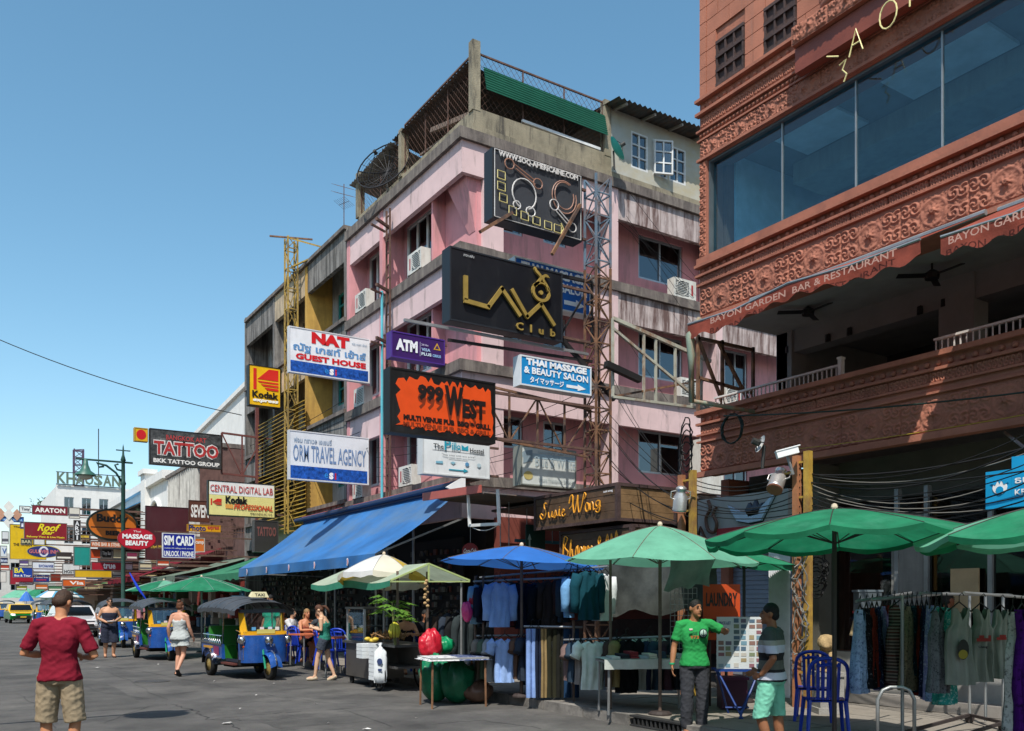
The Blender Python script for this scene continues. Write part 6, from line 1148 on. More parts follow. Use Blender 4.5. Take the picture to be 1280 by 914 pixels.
# goods on the cart
random.seed(3)
def pile(name, label, cat, c, n, sx, sy, mk, mat, grp=None):
    m = MB()
    for k in range(n): mk(m, Vector(c) + Vector((random.gauss(0, sx), random.gauss(0, sy), abs(random.gauss(0, .05)))))
    o = single(name, m, mat, label, cat); o['kind'] = 'stuff'; return o
pile('skewers', 'heap of brown grilled skewers on the cart counter', 'skewers', (7.05, 15.3, .92), 60, .12, .22, lambda m, p: m.tube([p, p + Vector((random.gauss(0, .08), random.gauss(0, .08), random.uniform(.02, .14)))], [.018, .006], 5), pm('skewer', (.2, .1, .03), rough=.6))
for k, (x_, y_, lb) in enumerate(((6.86, 15.62, 'yellow mango pile on the cart counter beside the glass case'),)): 
    m = MB(); [m.ball((x_ + random.gauss(0, .06), y_ + random.gauss(0, .08), .9 + .03 * (i % 2)), .07, .045, .04, 8, 6) for i in range(7)]; o = single('mangoes', m, pm('mango', (.55, .4, .05), rough=.5), lb, 'fruit', smooth=True); o['kind'] = 'stuff'
bn = thing('banana_bunch', 'bunch of yellow green bananas hanging on the cart post', 'fruit', (6.66, 14.3, 1.2)); bmat = pm('banana', (.55, .5, .05), rough=.5)
for k in range(9): a = k * .7; part('banana', MB().tube([Vector((6.66, 14.28, 1.28)) + Vector((math.cos(a) * r_, math.sin(a) * r_, z_)) for r_, z_ in ((.01, 0), (.06, -.06), (.085, -.16), (.07, -.27))], [.012, .028, .028, .01], 6), bmat, bn, True)
pt = thing('papaya_plant', 'leafy green plant standing on the food cart', 'plant', (6.66, 14.4, .9)); lf = pm('leaf_bright', (.12, .26, .03), var=.3, rough=.6, trans=.4)
part('stem', MB().tube([(6.74, 14.42, .87), (6.7, 14.4, 1.3), (6.66, 14.38, 1.62)], [.03, .025, .015], 6), pm('stem_green', (.15, .17, .06)), pt)
for k in range(16):
    a = k * 2.4; el = .5 + .4 * (k % 3) / 2; r_ = .22 + .12 * (k % 4) / 3; b_ = Vector((6.68, 14.38, 1.3 + .32 * (k % 5) / 4)); e = b_ + Vector((math.cos(a) * r_, math.sin(a) * r_, .15 - .05 * (k % 3))); m = MB().tube([b_, e], .005, 4)
    for j in range(7):
        t_ = a + (j - 3) * .5; d = Vector((math.cos(t_), math.sin(t_), -.35)); sd = Vector((-math.sin(t_), math.cos(t_), 0)); L_ = .19 * (1.2 - abs(j - 3) * .14); m.quad(e, e + d * L_ * .5 + sd * .045, e + d * L_, e + d * L_ * .5 - sd * .045)
    part('leaf', m, lf, pt)
foam = pm('foam_white', (.68, .72, .74), var=.06, rough=.7)
m = MB()
for k in range(9): m.box(6.55 + .004 * (k % 2), 14.93, .2 + k * .075, 6.7, 15.17, .2 + k * .075 + .068)
single('foam_box_stack', m, foam, 'tall bagged stack of white foam boxes hung on the cart', 'boxes'); bpy.data.objects['foam_box_stack']['kind'] = 'stuff'
m = MB(); [m.box(6.5, 15.35 + .008 * k, .58 + k * .07, 6.72, 15.63, .58 + k * .07 + .064) for k in range(4)]; o = single('foam_box_bundle', m, foam, 'small bundle of white foam boxes tied to the cart side', 'boxes'); o['kind'] = 'stuff'
bg = thing('cup_bag', 'long white printed cup bag hung on the cart', 'bag', (6.55, 14.75, .3)); m = MB(); AX = Vector((.86, -.5, 0)); NX = Vector((-.5, -.86, 0)); rg_ = [(.16, .02, .02), (.17, .11, .05), (.3, .125, .07), (.45, .12, .065), (.6, .125, .06), (.74, .11, .05), (.8, .05, .03), (.84, .02, .02), (.9, .05, .012)]; m.grid(20, len(rg_) - 1, lambda i, j: Vector((6.6, 14.76, rg_[round(j * (len(rg_) - 1))][0])) + AX * rg_[round(j * (len(rg_) - 1))][1] * math.cos(i * 6.2832) + NX * (rg_[round(j * (len(rg_) - 1))][2] * math.sin(i * 6.2832) + .012 * math.sin(i * 40 + j * 9))); part('bag', m, foam, bg, True); 
Fz = Fr((6.53, 14.74, .34), (.86, -.5, 0), (-.5, -.86, 0)); 
m = MB(); m.extr(arc(.05, .22, .05, .06, 0, 360, 10), Fz.p, .035, .038); m.extr([(.02, .05), (.09, .05), (.09, .09), (.02, .09)], Fz.p, .035, .038); part('print', m, pl('#31406a'), bg, kind='stuff')
# canopy tent of the cart
cn = thing('cart_canopy', 'pale green pitched tarpaulin canopy over the food cart', 'canopy', (7.1, 15.6, 0)); CG = pm('canopy_pale', (.42, .5, .38), var=.15, rough=.8, trans=.35); CGE = pm('canopy_green', (.05, .3, .19), rough=.8, trans=.3)
for s0, s1, zz in ((6.5, 7.25, (2.02, 2.34)), (8.1, 7.25, (2.05, 2.34))): part('sheet', MB().grid(10, 4, lambda i, j: (s0 + (s1 - s0) * j, 14.1 + 4.0 * i, zz[0] + (zz[1] - zz[0]) * j - .04 * math.sin(i * 9.4) * (1 - j))), CG, cn, True)
part('valance', MB().grid(20, 1, lambda i, j: (6.49, 14.1 + 4.0 * i, 2.02 - .04 * math.sin(i * 9.4) - j * (.1 + .04 * math.sin(i * 3.1)))), CGE, cn); part('front_edge', MB().bar((6.5, 14.1, 2.02), (7.25, 14.1, 2.33), .03).bar((8.1, 14.1, 2.04), (7.25, 14.1, 2.33), .03).bar((6.5, 14.1, 2.0), (8.1, 14.1, 2.02), .025).bar((7.25, 14.1, 2.02), (7.25, 14.1, 2.33), .025), pl('#a8b878', .6), cn)
for x_, y_ in ((6.75, 17.9), (7.95, 14.15), (7.9, 17.9)): part('pole', MB().tube([(x_, y_, 0.02), (x_, y_, 2.05)], .02, 6), STEEL, cn)
m = MB(); p = Vector((7.2, 14.08, 2.02))
for k in range(10): m.ball(p + Vector((random.gauss(0, .02), random.gauss(0, .02), -.05 * k)), .035, .03, .03, 6, 5)
single('dried_garland', m, pm('garlic', (.4, .26, .12)), 'dried brown garland hanging from the canopy front', 'garland')
# ------------------------------------------------------------------ blue plastic chairs
BC = pm('chair_blue', (.012, .045, .42), var=.15, rough=.35, bump=.02, obj=True)
def make_chair(label):
    t = thing('plastic_chair', label, 'chair'); 
    part('seat', MB().grid(8, 8, lambda i, j: ((i - .5) * .44 * (1 - .08 * j), -.2 + .4 * j, .42 - .025 * math.sin(i * math.pi) * math.sin(j * math.pi) + (.0 if .02 < j else -.03))).box(-.2, -.19, .39, .2, .19, .405), BC, t, True, True)
    for sx in (-1, 1):
        part('front_leg', MB().tube([(sx * .2, -.19, .41), (sx * .235, -.24, .0)], [.028, .02], 6), BC, t, local=True); part('rear_leg', MB().tube([(sx * .19, .19, .41), (sx * .22, .27, 0)], [.028, .02], 6), BC, t, local=True)
    bk = smooth([(-.2, .19, .4), (-.21, .23, .62), (-.19, .26, .8), (-.1, .275, .87), (0, .28, .885), (.1, .275, .87), (.19, .26, .8), (.21, .23, .62), (.2, .19, .4)], 3)
    part('backrest', MB().tube(bk, .022, 6), BC, t, True, True)
    for x in (-.11, -.055, 0, .055, .11): part('slat', MB().bar((x * .95, .2, .42), (x, .272, .865 - abs(x) * .25), .034, .012), BC, t, local=True)
    part('top_rail', MB().tube([(-.12, .272, .8), (0, .278, .815), (.12, .272, .8)], .02, 6), BC, t, local=True)
    return t
ch = make_chair('blue plastic chair behind another next to the parasol pole'); q = atd(1018, HZ, 11.2); ch.location = (q.x, q.y, PZ); ch.rotation_euler = (0, 0, -YAW + 2.75); ch['group'] = 'blue plastic chairs'; WM[ch.name] = Matrix()
q = atd(1031, HZ, 9.9); clone(ch, (q.x, q.y, PZ), -YAW + 2.95, 'blue plastic chair standing in front, slats turned to the road', 'blue plastic chairs')
for i, (u, d, r_, lb) in enumerate(((384, 21.6, 1.2, 'blue plastic chair at the orange table, woman sitting on it'), (376, 22.3, 2.0, 'blue plastic chair at the orange table beside the pale shirt'), (418, 19.6, .3, 'blue plastic chair beside the glass case of the cart'), (408, 20.6, 1.4, 'blue plastic chair between the orange tables'), (426, 20.3, 2.4, 'blue plastic chair against the shop posts'), (362, 23.4, .6, 'blue plastic chair at the far end of the orange tables'), (398, 21.8, 3.3, 'blue plastic chair turned towards the shop'))):
    q = atd(u, HZ, d); clone(ch, (q.x, q.y, PZ), r_, lb, 'blue plastic chairs')
OT = pm('table_orange', (.5, .13, .05), rough=.4)
for u, d, lb in ((388, 21.0, 'orange topped table with a seated woman'), (427, 19.3, 'orange topped table beside the cart'), (366, 22.8, 'orange topped table behind the tuk tuk')): q = atd(u, HZ, d); table((q.x, q.y, PZ), .4, .35, .74, OT, STEEL, lb, .2)
# ------------------------------------------------------------------ laundry sign, price board on stand, cooler
def board(p, wd, ht, mat, nm, label, cat, ax, th=.02):
    ax = Vector(ax).normalized(); nn = Vector((ax.y, -ax.x, 0)); F = Fr(p, ax, nn); t = thing(nm, label, cat, p); m = MB(); F.box(m, 0, wd, 0, ht, -th, 0); part('panel', m, mat, t); return t, F
CAX = (C_, -S_, 0)
p = atd(879, 800, 12.6); t, F = board(p, .53, .8, pl('#b8420e', .6), 'laundry_sign', 'orange laundry service sign behind the price board', 'sign', CAX); lettering(t, F, 'LAUNDRY', .04, .48, .49, .68, pl('#1a120d'), bold=.03); lettering(t, F, 'SERVICE', .04, .1, .49, .3, pl('#1a120d'), bold=.03)
part('post', MB().bar(F.p(.1, 0, -.04), F.p(.1, -p.z + PZ, -.04), .03).bar(F.p(.34, 0, -.04), F.p(.34, -p.z + PZ, -.04), .03), POLED, t)
p = atd(896, 836, 11.5); t, F = board(p, .58, .68, pl('#c6cbcc', .5), 'price_board', 'white price board with rows of small photos', 'board', (C_, -S_ - .12, 0)); random.seed(9)
ph = ['#52687c', '#7a8468', '#84665e', '#56686c', '#9a8a6a', '#6a6272', '#b4b0a8', '#3a443e', '#8a5e66', '#6a8c9c', '#8fa3ac']
for cc_ in range(6):
    for rr in range(9):
        if (cc_ < 2 and rr > 4) or random.random() < .12: continue
        m = MB(); x = .02 + cc_ * .092 + .014 * (cc_ // 2); z = .02 + rr * .073; F.box(m, x, x + random.uniform(.06, .078), z, z + random.uniform(.044, .058), .001, .004); part('photo', m, pl(random.choice(ph), .5), t)
lettering(t, F, 'ID CARD', .03, .48, .16, .53, pl('#333')); lettering(t, F, 'PRICE LIST', .03, .58, .18, .62, pl('#2a4a7a'))
fs = thing('folding_stand', 'blue folding trestle stand under the price board', 'stand', (p.x, p.y, PZ)); BF = pl('#143a80', .4)
for s0 in (0, .56): part('leg', MB().tube([F.p(s0, 0, -.05), F.p(s0 + (.3 if s0 == 0 else -.3), -p.z + PZ, .2)], .014, 6), BF, fs); part('leg', MB().tube([F.p(s0, 0, -.06), F.p(s0 + (.2 if s0 == 0 else -.2), -p.z + PZ, -.35)], .014, 6), BF, fs)
part('top_frame', MB().bar(F.p(-.03, -.02, .02), F.p(.62, -.02, .02), .03).bar(F.p(-.03, -.02, -.3), F.p(.62, -.02, -.3), .03), BF, fs); part('crossbar', MB().tube([F.p(.1, -.5, .06), F.p(.4, -.5, .06)], .012, 6), BF, fs)
q = atd(915, HZ, 12.3); m = MB(); Fq = Fr((q.x, q.y, PZ), CAX, (-S_, -C_, 0)); Fq.box(m, -.18, .18, .02, .42, -.14, .14); cb_ = thing('storage_box', 'dark purple plastic storage box behind the folding stand', 'box', q); part('body', m, pl('#3c1630', .4), cb_); m = MB(); Fq.box(m, -.2, .2, .42, .46, -.16, .16); part('lid', m, pl('#4a1c3c', .4), cb_)
# ------------------------------------------------------------------ dress rack on the right
dk = thing('dress_rack', 'wheeled steel garment rack full of printed dresses', 'rack', atd(1180, 890, 10.5)); 
rails = [((1070, 752, 9.4), (1140, 741, 10.6)), ((1090, 750, 8.9), (1185, 742, 10.3)), ((1150, 742, 9.2), (1265, 744, 10.6)), ((1205, 741, 9.0), (1285, 747, 9.6))]
for a_, b_ in rails: part('rail', MB().tube([atd(*a_), atd(*b_)], .016, 6), STEEL, dk)
for u, d in ((1128, 9.2), (1212, 10.9), (1232, 10.7), (1254, 10.2)): p = atd(u, 744, d); part('upright', MB().tube([(p.x, p.y, PZ + .05), p], .018, 6), STEEL, dk)
pp = [atd(1100, HZ, 9.0), atd(1212, HZ, 10.9), atd(1254, HZ, 10.2), atd(1150, HZ, 8.4)]
for a_, b_ in ((0, 1), (1, 2), (2, 3)): part('base_bar', MB().bar((pp[a_].x, pp[a_].y, PZ + .1), (pp[b_].x, pp[b_].y, PZ + .1), .035), POLED, dk)
for p in pp[1:3]: part('caster', MB().lathe([(0, -.02), (.055, -.02), (.055, .02), (0, .02)], (p.x, p.y, PZ + .056), 12, Matrix.Rotation(1.2, 3, 'Z') @ Matrix.Rotation(math.pi / 2, 3, 'Y')), POLED, dk)
def pr(k, a, b, sc_=45, lo=.5): return pm('print_' + k, a, var=.2, scale=6, rough=.9, bump=.2, spec=.1, dirt=b, damt=.95, dscale=(sc_,) * 3, dlo=lo)
prints = [pr('sky', '#9fb4dc', '#2a3a80', 30), pr('ikat', '#6a4a42', '#26242a', 50), pr('black', '#1a1a20', '#8a8a90', 40, .56), pr('rust', '#7a2c22', '#2a1a1a', 30), pr('teal', '#2f8f86', '#c8dcd4', 40), pr('grey', '#6d6f74', '#1c1c22', 46), pr('navy', '#1d2848', '#a8b4d8', 42, .55), pr('lilac', '#8a88c0', '#d8d8e8', 40), pr('sand', '#8a7a64', '#2c2420', 44), pr('deep', '#123440', '#5a8a94', 36, .54), pm('print_stripe', '#4a4444', rough=.9, wave=('#9a8a84', 28, 2, .4), dirt='#7a2c2a', damt=.7, dscale=(1, 1, 40))]
pn = ['sky blue', 'brown ikat', 'black flecked', 'rust red', 'teal and white', 'grey patterned', 'navy flecked', 'lilac', 'sand coloured', 'deep teal', 'striped grey']
DG = 'printed dresses on the wheeled rack'
spots = [(1075, 762, 866, 9.5, 0), (1083, 760, 860, 9.6, 2), (1090, 760, 858, 9.7, 3), (1096, 759, 860, 9.8, 6), (1103, 758, 862, 9.9, 7), (1110, 757, 860, 10.0, 3), (1118, 756, 858, 9.7, 10), (1125, 757, 853, 9.6, 10), (1134, 758, 862, 9.4, 8), (1140, 757, 864, 9.5, 9), (1146, 757, 866, 9.6, 2), (1152, 757, 868, 9.5, 3), (1158, 757, 870, 9.4, 6), (1164, 757, 874, 9.3, 7), (1170, 758, 876, 9.2, 0), (1177, 759, 880, 9.0, 4), (1183, 760, 879, 8.9, 4)]
wh = ['at the outer end of the rack', 'next to the outer end', 'near the outer end', 'between rust and lilac ones', 'beside the navy one', 'beside the lilac one', 'with wide straps', 'facing the street', 'past the upright pole', 'past the sand coloured one', 'in the middle of the rack', 'in the middle of the rack beside the black one', 'past the rust one', 'close to the teal ones', 'just before the teal ones', 'hanging low', 'beside the round hole print']
for i, (u, v0, v1, d, k) in enumerate(spots): hpx(u, v0, v1, d, 'dress', 34, '#888888', 1.0 if i != 7 else .2, pn[k] + ' strappy dress ' + wh[i], DG); o = [x for x in COL.objects if x.get('label', '') == pn[k] + ' strappy dress ' + wh[i]][0]; c0 = [x for x in bpy.data.objects if x.parent == o and x.name.startswith('cloth')][0]; c0.data = garment('dress', 34 * d / FPX, (v1 - v0) * d / FPX, prints[k], i)
def gob(u, v0, v1, d, wp, mat, yaw, kind, lb): return hang(atd(u, v0, d), kind, wp * d / FPX, (v1 - v0) * d / FPX, mat, CAMYAW + yaw, lb, DG)
gob(1172, 763, 866, 8.75, 22, prints[5], .15, 'dress', 'grey leaf printed dress facing out with dark trim')
tk = pm('tank_grey', (.24, .25, .22), rough=.9, bump=.3, bscale=10, spec=.1)
tks = [gob(1199, 760, 856, 8.6, 34, tk, .1, 'tank', 'grey tank top with a round yellow face print'), gob(1226, 761, 852, 8.7, 30, tk, .05, 'tank', 'grey tank top with red bull like marks'), gob(1250, 762, 848, 8.9, 26, tk, .1, 'tank', 'grey tank top half hidden at the rack end')]
def tankprint(t, d, u, v, w_, h_, col, shape, off):
    F = Fr(atd(u, v, d - off), CAX, (-S_, -C_, 0)); m = MB()
    if shape == 'o': m.extr(arc(w_ / 2, h_ / 2, w_ / 2, h_ / 2, 0, 360, 16), F.p, 0, .003); part('print', m, pl(col, .8), t)
    else: lettering(t, F, shape, 0, 0, w_, h_, pl(col, .8), out=0, bold=.05, name='print')
tankprint(tks[0], 8.6, 1197, 825, .11, .2, '#2a2a26', 'o', .11); tankprint(tks[0], 8.6, 1198, 824, .09, .09, '#8a7a2a', 'o', .12); tankprint(tks[1], 8.7, 1221, 802, .14, .06, '#8a2a24', '▟▙▟', .11); tankprint(tks[1], 8.7, 1223, 811, .09, .03, '#22222a', 'Chang', .11); tankprint(tks[2], 8.9, 1246, 800, .12, .05, '#8a2a24', '▟▙', .11)
gob(1266, 765, 914, 8.3, 16, pr('bw', '#c8c8c8', '#15151a', 24), .4, 'dress', 'black and white zigzag scarf dress at the rack end'); gob(1277, 762, 916, 8.2, 20, pr('purple', '#4a1670', '#1c0a30', 18), .2, 'dress', 'long purple patterned dress at the rack end')
hb = thing('hoop_barrier', 'low grey steel hoop barrier at the kerb', 'barrier', atd(1120, HZ, 8.6)); q = atd(1120, HZ, 8.6); X_ = Vector((C_, -S_, 0)); B_ = Vector((q.x, q.y, PZ)); part('hoop', MB().tube([B_ - X_ * .18, B_ - X_ * .18 + ZV * .55, B_ - X_ * .13 + ZV * .64, B_ - X_ * .06 + ZV * .67, B_ + X_ * .06 + ZV * .67, B_ + X_ * .13 + ZV * .64, B_ + X_ * .18 + ZV * .55, B_ + X_ * .18], .018, 8), STEEL, hb, True)
# storage crate, leaning boards, plinth with stone lion
q = atd(1088, 765, 12.3); cr = thing('storage_crate', 'grey plastic crate with red rim standing on the shop plinth', 'crate', q); Fq = Fr(q, CAX, (-S_, -C_, 0)); m = MB(); Fq.box(m, -.16, .16, 0, .28, -.2, 0); part('body', m, pl('#4a5256', .5), cr); m = MB(); Fq.box(m, -.17, .17, -.02, .01, -.21, .01); part('rim', m, pl('#a02a2a', .5), cr); m = MB(); Fq.box(m, -.18, .18, .28, .31, -.21, .01); part('lid', m, pl('#5a646a', .5), cr)
q = atd(1066, 795, 12.6); single('bamboo_bundle', MB().tube([q, q + Vector((.05, -.1, .45))], .05, 8).tube([q + Vector((.1, -.1, -.1)), q + Vector((.2, -.2, .45))], .04, 8), pm('bamboo', (.4, .29, .15)), 'two short bamboo logs leaning at the shop front', 'bamboo')
q = atd(1035, HZ, 11.9); pd = thing('stone_plinth', 'grey stone plinth under the guardian lion', 'plinth', (q.x, q.y, PZ)); m = MB(); Fq = Fr((q.x, q.y, PZ), CAX, (-S_, -C_, 0)); Fq.box(m, -.19, .19, 0, .08, -.19, .19); Fq.box(m, -.16, .16, .08, .5, -.16, .16); Fq.box(m, -.18, .18, .5, .56, -.18, .18); part('block', m, pm('stone_grey', (.27, .26, .24), rough=.95, bump=.4), pd)
TMP = bpy.data.scenes.new('scratch')
def voxel(mb, name, mat, vox, sm=6, crease=0.):
    me = mb.mesh('tmp', mat); o = bpy.data.objects.new('tmp', me); TMP.collection.objects.link(o)
    r = o.modifiers.new('r', 'REMESH'); r.mode = 'VOXEL'; r.voxel_size = vox
    s_ = o.modifiers.new('s', 'SMOOTH'); s_.iterations = sm; s_.factor = .5
    vl = TMP.view_layers[0]; vl.update(); m2 = bpy.data.meshes.new_from_object(o.evaluated_get(vl.depsgraph)); bpy.data.objects.remove(o)
    if crease:
        nr = [v.normal.copy() for v in m2.vertices]; cs_ = []
        for v, n_ in zip(m2.vertices, nr):
            c = v.co; a = noise.noise((c.x * 9 + 3, c.y * 9, c.z * 15 + c.x * 8)); b = noise.noise((c.x * 24, c.y * 24 + 5, c.z * 30 - c.x * 16))
            cs_ += list(c + n_ * crease * ((1 - abs(a) * 3) * .6 + b * .6))
        m2.vertices.foreach_set('co', cs_); m2.update()
    m2.name = name; m2.polygons.foreach_set('use_smooth', [True] * len(m2.polygons)); return m2
# ================================================================== lamps, posts, cables, lion, vehicles
random.seed(31)
# guardian lion
q = atd(1033, HZ, 11.9); lz = PZ + .56; m = MB()
m.tube([(0, .1, .1), (0, .04, .2), (0, -.04, .3)], [.1, .11, .09], 12); m.ball((0, -.08, .38), .1, .09, .1, 14, 10); m.ball((0, -.16, .35), .055, .06, .045, 10, 8); m.ball((0, -.05, .4), .12, .07, .11, 14, 10)
for sx in (-1, 1): m.tube([(sx * .06, -.06, .25), (sx * .065, -.12, .12), (sx * .065, -.14, .02)], [.045, .035, .035], 8); m.ball((sx * .065, -.17, .025), .04, .05, .03, 8, 6); m.ball((sx * .09, .08, .09), .06, .1, .09, 10, 8); m.ball((sx * .1, -.02, .03), .04, .07, .03, 8, 6); m.ball((sx * .06, -.03, .47), .03, .02, .03, 8, 6)
m.tube([(0, .16, .05), (0, .2, .2), (0, .14, .32)], [.035, .045, .02], 8); m.box(-.12, -.2, -.005, .12, .2, .03)
lion = bpy.data.objects.new('stone_lion', voxel(m, 'stone_lion', pm('lion_stone', (.36, .25, .12), rough=.9, var=.4, scale=9, bump=.5), .012, sm=2)); COL.objects.link(lion); lion.location = (q.x, q.y, lz); lion.rotation_euler = (0, 0, -YAW - .4); lion['label'] = 'tan stone guardian lion seated on the grey plinth'; lion['category'] = 'statue'
# yellow post pairs carrying cables, milk can lamps, camera, small dish
YP = pm('post_yellow', (.42, .26, .045), rough=.6, var=.3, dirt=(.18, .09, .05), damt=.7, dscale=(3, 3, 2)); OP = pm('post_orange', (.36, .15, .07), rough=.7, var=.3)
def post_pair(u0, u1, vtop, X, label):
    a, b = onX(u0, vtop, X), onX(u1, vtop - 6, X); t = thing('cable_post', label, 'post', (a.x, a.y, PZ))
    part('post', MB().bar((a.x, a.y, PZ), a, .09), OP, t); part('post', MB().bar((b.x, b.y, PZ), b, .09), YP, t)
    for k in range(7): z = PZ + .5 + k * (a.z - PZ - .6) / 6; part('rung', MB().bar((a.x, a.y, z), (b.x, b.y, z), .03), YP, t)
    return a, b
pA = post_pair(852, 866, 594, 10.0, 'yellow and orange cable post pair beside the timber sign'); pB = post_pair(996, 1010, 570, 10.2, 'yellow and orange cable post pair in front of the terracotta shop')
def can_lamp(p, tilt, label):
    t = thing('milk_can_lamp', label, 'lamp', p); M = Matrix.Rotation(tilt[2], 3, 'Z') @ Matrix.Rotation(tilt[0], 3, 'X'); A_ = pm('can_alu', (.55, .54, .52), metal=.7, rough=.35)
    part('can', MB().lathe([(.0, -.0), (.11, 0), (.115, .04), (.11, .06), (.11, .24), (.075, .3), (.07, .34), (.085, .36), (.085, .38), (.05, .41), (0, .41)], p, 20, M), A_, t, True)
    part('rust_base', MB().lathe([(0, -.012), (.1, -.012), (.115, -.002), (.112, .01)], p, 20, M), pm('can_rust', (.25, .09, .05), rough=.8), t)
    for s in (-1, 1): part('handle', MB().tube([Vector(p) + M @ Vector(v) for v in ((s * .11, 0, .2), (s * .16, 0, .22), (s * .16, 0, .32), (s * .08, 0, .34))], .01, 5), A_, t)
    part('arm', MB().bar(Vector(p) + M @ Vector((0, 0, .3)), Vector(p) + Vector((.25, -.1, .25)), .03), YP, t)
can_lamp(onX(849, 640, 9.75), (.25, 0, -.4), 'milk can lamp tilted on the posts beside the timber sign'); can_lamp(onX(968, 612, 9.8), (.7, 0, 1.9), 'milk can lamp with rusty base tipped forward above the white sheet panel')
dish(onX(953, 556, 10.0), .13, 14, pl('#d6d6d2', .5), 'small white satellite dish on the post by the dark fascia', tilt=(1.2, 0, -2.0), mast=.35)
p = onX(984, 566, 9.9); cv = thing('security_camera', 'white security camera on top of the orange post', 'camera', p); M = Matrix.Rotation(.9, 3, 'Z') @ Matrix.Rotation(-.25, 3, 'X'); part('housing', MB().cbox(p, .055, .15, .045, M), wht, cv); part('visor', MB().cbox(p + Vector((0, 0, .055)), .065, .17, .008, M), wht, cv); part('mount', MB().bar(p - ZV * .04, p + Vector((.1, -.02, -.3)), .03), STEEL, cv)
# grey emblem board above the shutter: wings and flame
p = onX(872, 684, 10.9); p2 = onX(985, 660, 10.9); es = thing('emblem_board', 'grey board with a winged bird emblem and red strip above the shutter', 'sign', p); Fm = Fr((10.9, p.y, 2.62), (0, -1, 0), (-1, 0, 0)); wE = p.y - p2.y; hE = .78
m = MB(); Fm.box(m, 0, wE, .0, hE, -.1, 0); part('panel', m, pl('#8f918f', .6), es); m = MB(); Fm.box(m, .5, wE + .1, .05, .25, .002, .05); part('red_strip', m, pl('#8a1e24', .5), es)
for pts, c_ in (([(.75, .62), (.95, .35), (1.2, .3), (1.3, .5), (1.1, .48), (1.0, .5), (.9, .55)], '#9db4cc'), ([(1.2, .3), (1.45, .32), (1.75, .75), (1.55, .6), (1.4, .5), (1.3, .5)], '#9db4cc'), ([(1.12, .5), (1.2, .62), (1.27, .55), (1.33, .66), (1.38, .55), (1.48, .6), (1.4, .42), (1.2, .4)], '#3c4a5c')):
    m = MB(); m.extr(pts, Fm.p, .01, .06); part('wing', m, pl(c_, .5), es); m = MB(); m.extr([(x * 1.0 + (x - 1.25) * .06, z + (z - .48) * .12) for x, z in pts], Fm.p, .003, .009); part('wing_shadow', m, BKS, es)
strokes(es, Fm, [smooth([(.3, .75), (.35, .6), (.25, .45), (.3, .25), (.45, .2), (.5, .35), (.42, .5), (.5, .62)]), [(.02, .05), (.12, .3), (.25, .05)]], 0, 0, 1, 1, .03, pl('#4a2f22', .5), .05, 'flame_emblem')
# ------------------------------------------------------------------ cables
CB = pl('#0e0e0e', .6); CW = pl('#6f6c66', .6)
def cable(a, b, d, r, label, mat=CB, grp='overhead cables'): return single('overhead_cable', MB().tube(sag(a, b, d, 14), r, 5), mat, label, 'cable', grp)
cable(onY(-30, 412, 46), onX(302, 519, XS), .35, .02, 'single black cable crossing the open sky to the grey shophouse')
for k in range(13): cable(onX(1000 + random.uniform(-4, 8), 588 + k * 5, 10.25), onX(1300, 545 + k * 9 + random.uniform(-14, 14), random.uniform(9.6, 10.6)), random.uniform(.08, .4), random.choice((.007, .009, .012)), 'black cable in the tangle under the terracotta fascia', CB, 'cables under the terracotta fascia')
for k in range(4): cable(onX(1000, 592 + k * 7, 10.25), onX(1300, 560 + k * 22, 10.4), random.uniform(.15, .4), .007, 'pale cable in the tangle under the terracotta fascia', CW, 'pale cables under the terracotta fascia')
cable(onX(905, 520, 10.7), onX(1300, 488, 10.7), .06, .012, 'dark green cable across the carved terrace fascia', pl('#17302a')); cable(onX(990, 562, 10.8), onX(1300, 515, 10.8), .03, .005, 'thin yellow wire across the carved terrace fascia', pl('#a8922a'))
for k in range(11): cable(onX(858 + random.uniform(-6, 6), 598 + k * 7, 10.05), onY(random.uniform(745, 770), 470 + k * 16, 14.4), random.uniform(.05, .3), random.choice((.006, .009)), 'black cable between the lattice tower and the yellow posts', CB, 'cables at the lattice tower')
for k in range(8): cable(onX(868, 600 + k * 6, 10.05), onX(1000, 585 + k * 8, 10.2), random.uniform(.05, .25), .008, 'black cable between the two yellow post pairs', CB, 'cables between the post pairs')
for k in range(6): cable(onY(748, 480 + k * 20, 14.4), onX(470, 560 + k * 12, XS - .1), random.uniform(.1, .5), .007, 'thin black cable from the lattice tower to the pink facade', CB, 'cables along the pink facade')
for k in range(4): cable(onX(430 + 10 * k, 500 + k * 20, XS - .1), onX(300, 560 + k * 10, XS + .2), random.uniform(.1, .4), .01, 'thin black cable along the shophouse row', CB, 'cables along the shophouse row')
for k in range(7):
    u0, v0 = random.uniform(767, 790), random.uniform(230, 420); cable(onY(u0, v0, 18.2), onY(u0 + random.uniform(60, 100), v0 + random.uniform(60, 130), 18.2), .02, .006, 'loose wire hanging down the pink alley wall', CB, 'wires on the pink alley wall')
m = MB(); c = onX(915, 536, 10.75)
for k in range(6): m.tube([c + Vector((random.gauss(0, .01), .2 * math.cos(a) * (1 + .04 * k), .24 * math.sin(a))) for a in [i * .3 for i in range(22)]], .011, 5)
single('cable_coil', m, pl('#12241e', .5), 'coiled dark green cable hanging on the fascia corner', 'cable coil')
m = MB(); c = onX(858, 545, 10.1)
for k in range(5): m.tube([c + Vector((random.gauss(0, .02), .13 * math.cos(a), .3 * math.sin(a) - .1 * k)) for a in [i * .3 for i in range(22)]], .011, 5)
single('cable_coil', m, CB, 'black cable loops hanging at the yellow posts beside the timber sign', 'cable coil')
m = MB(); c = onX(1008, 700, 10.15)
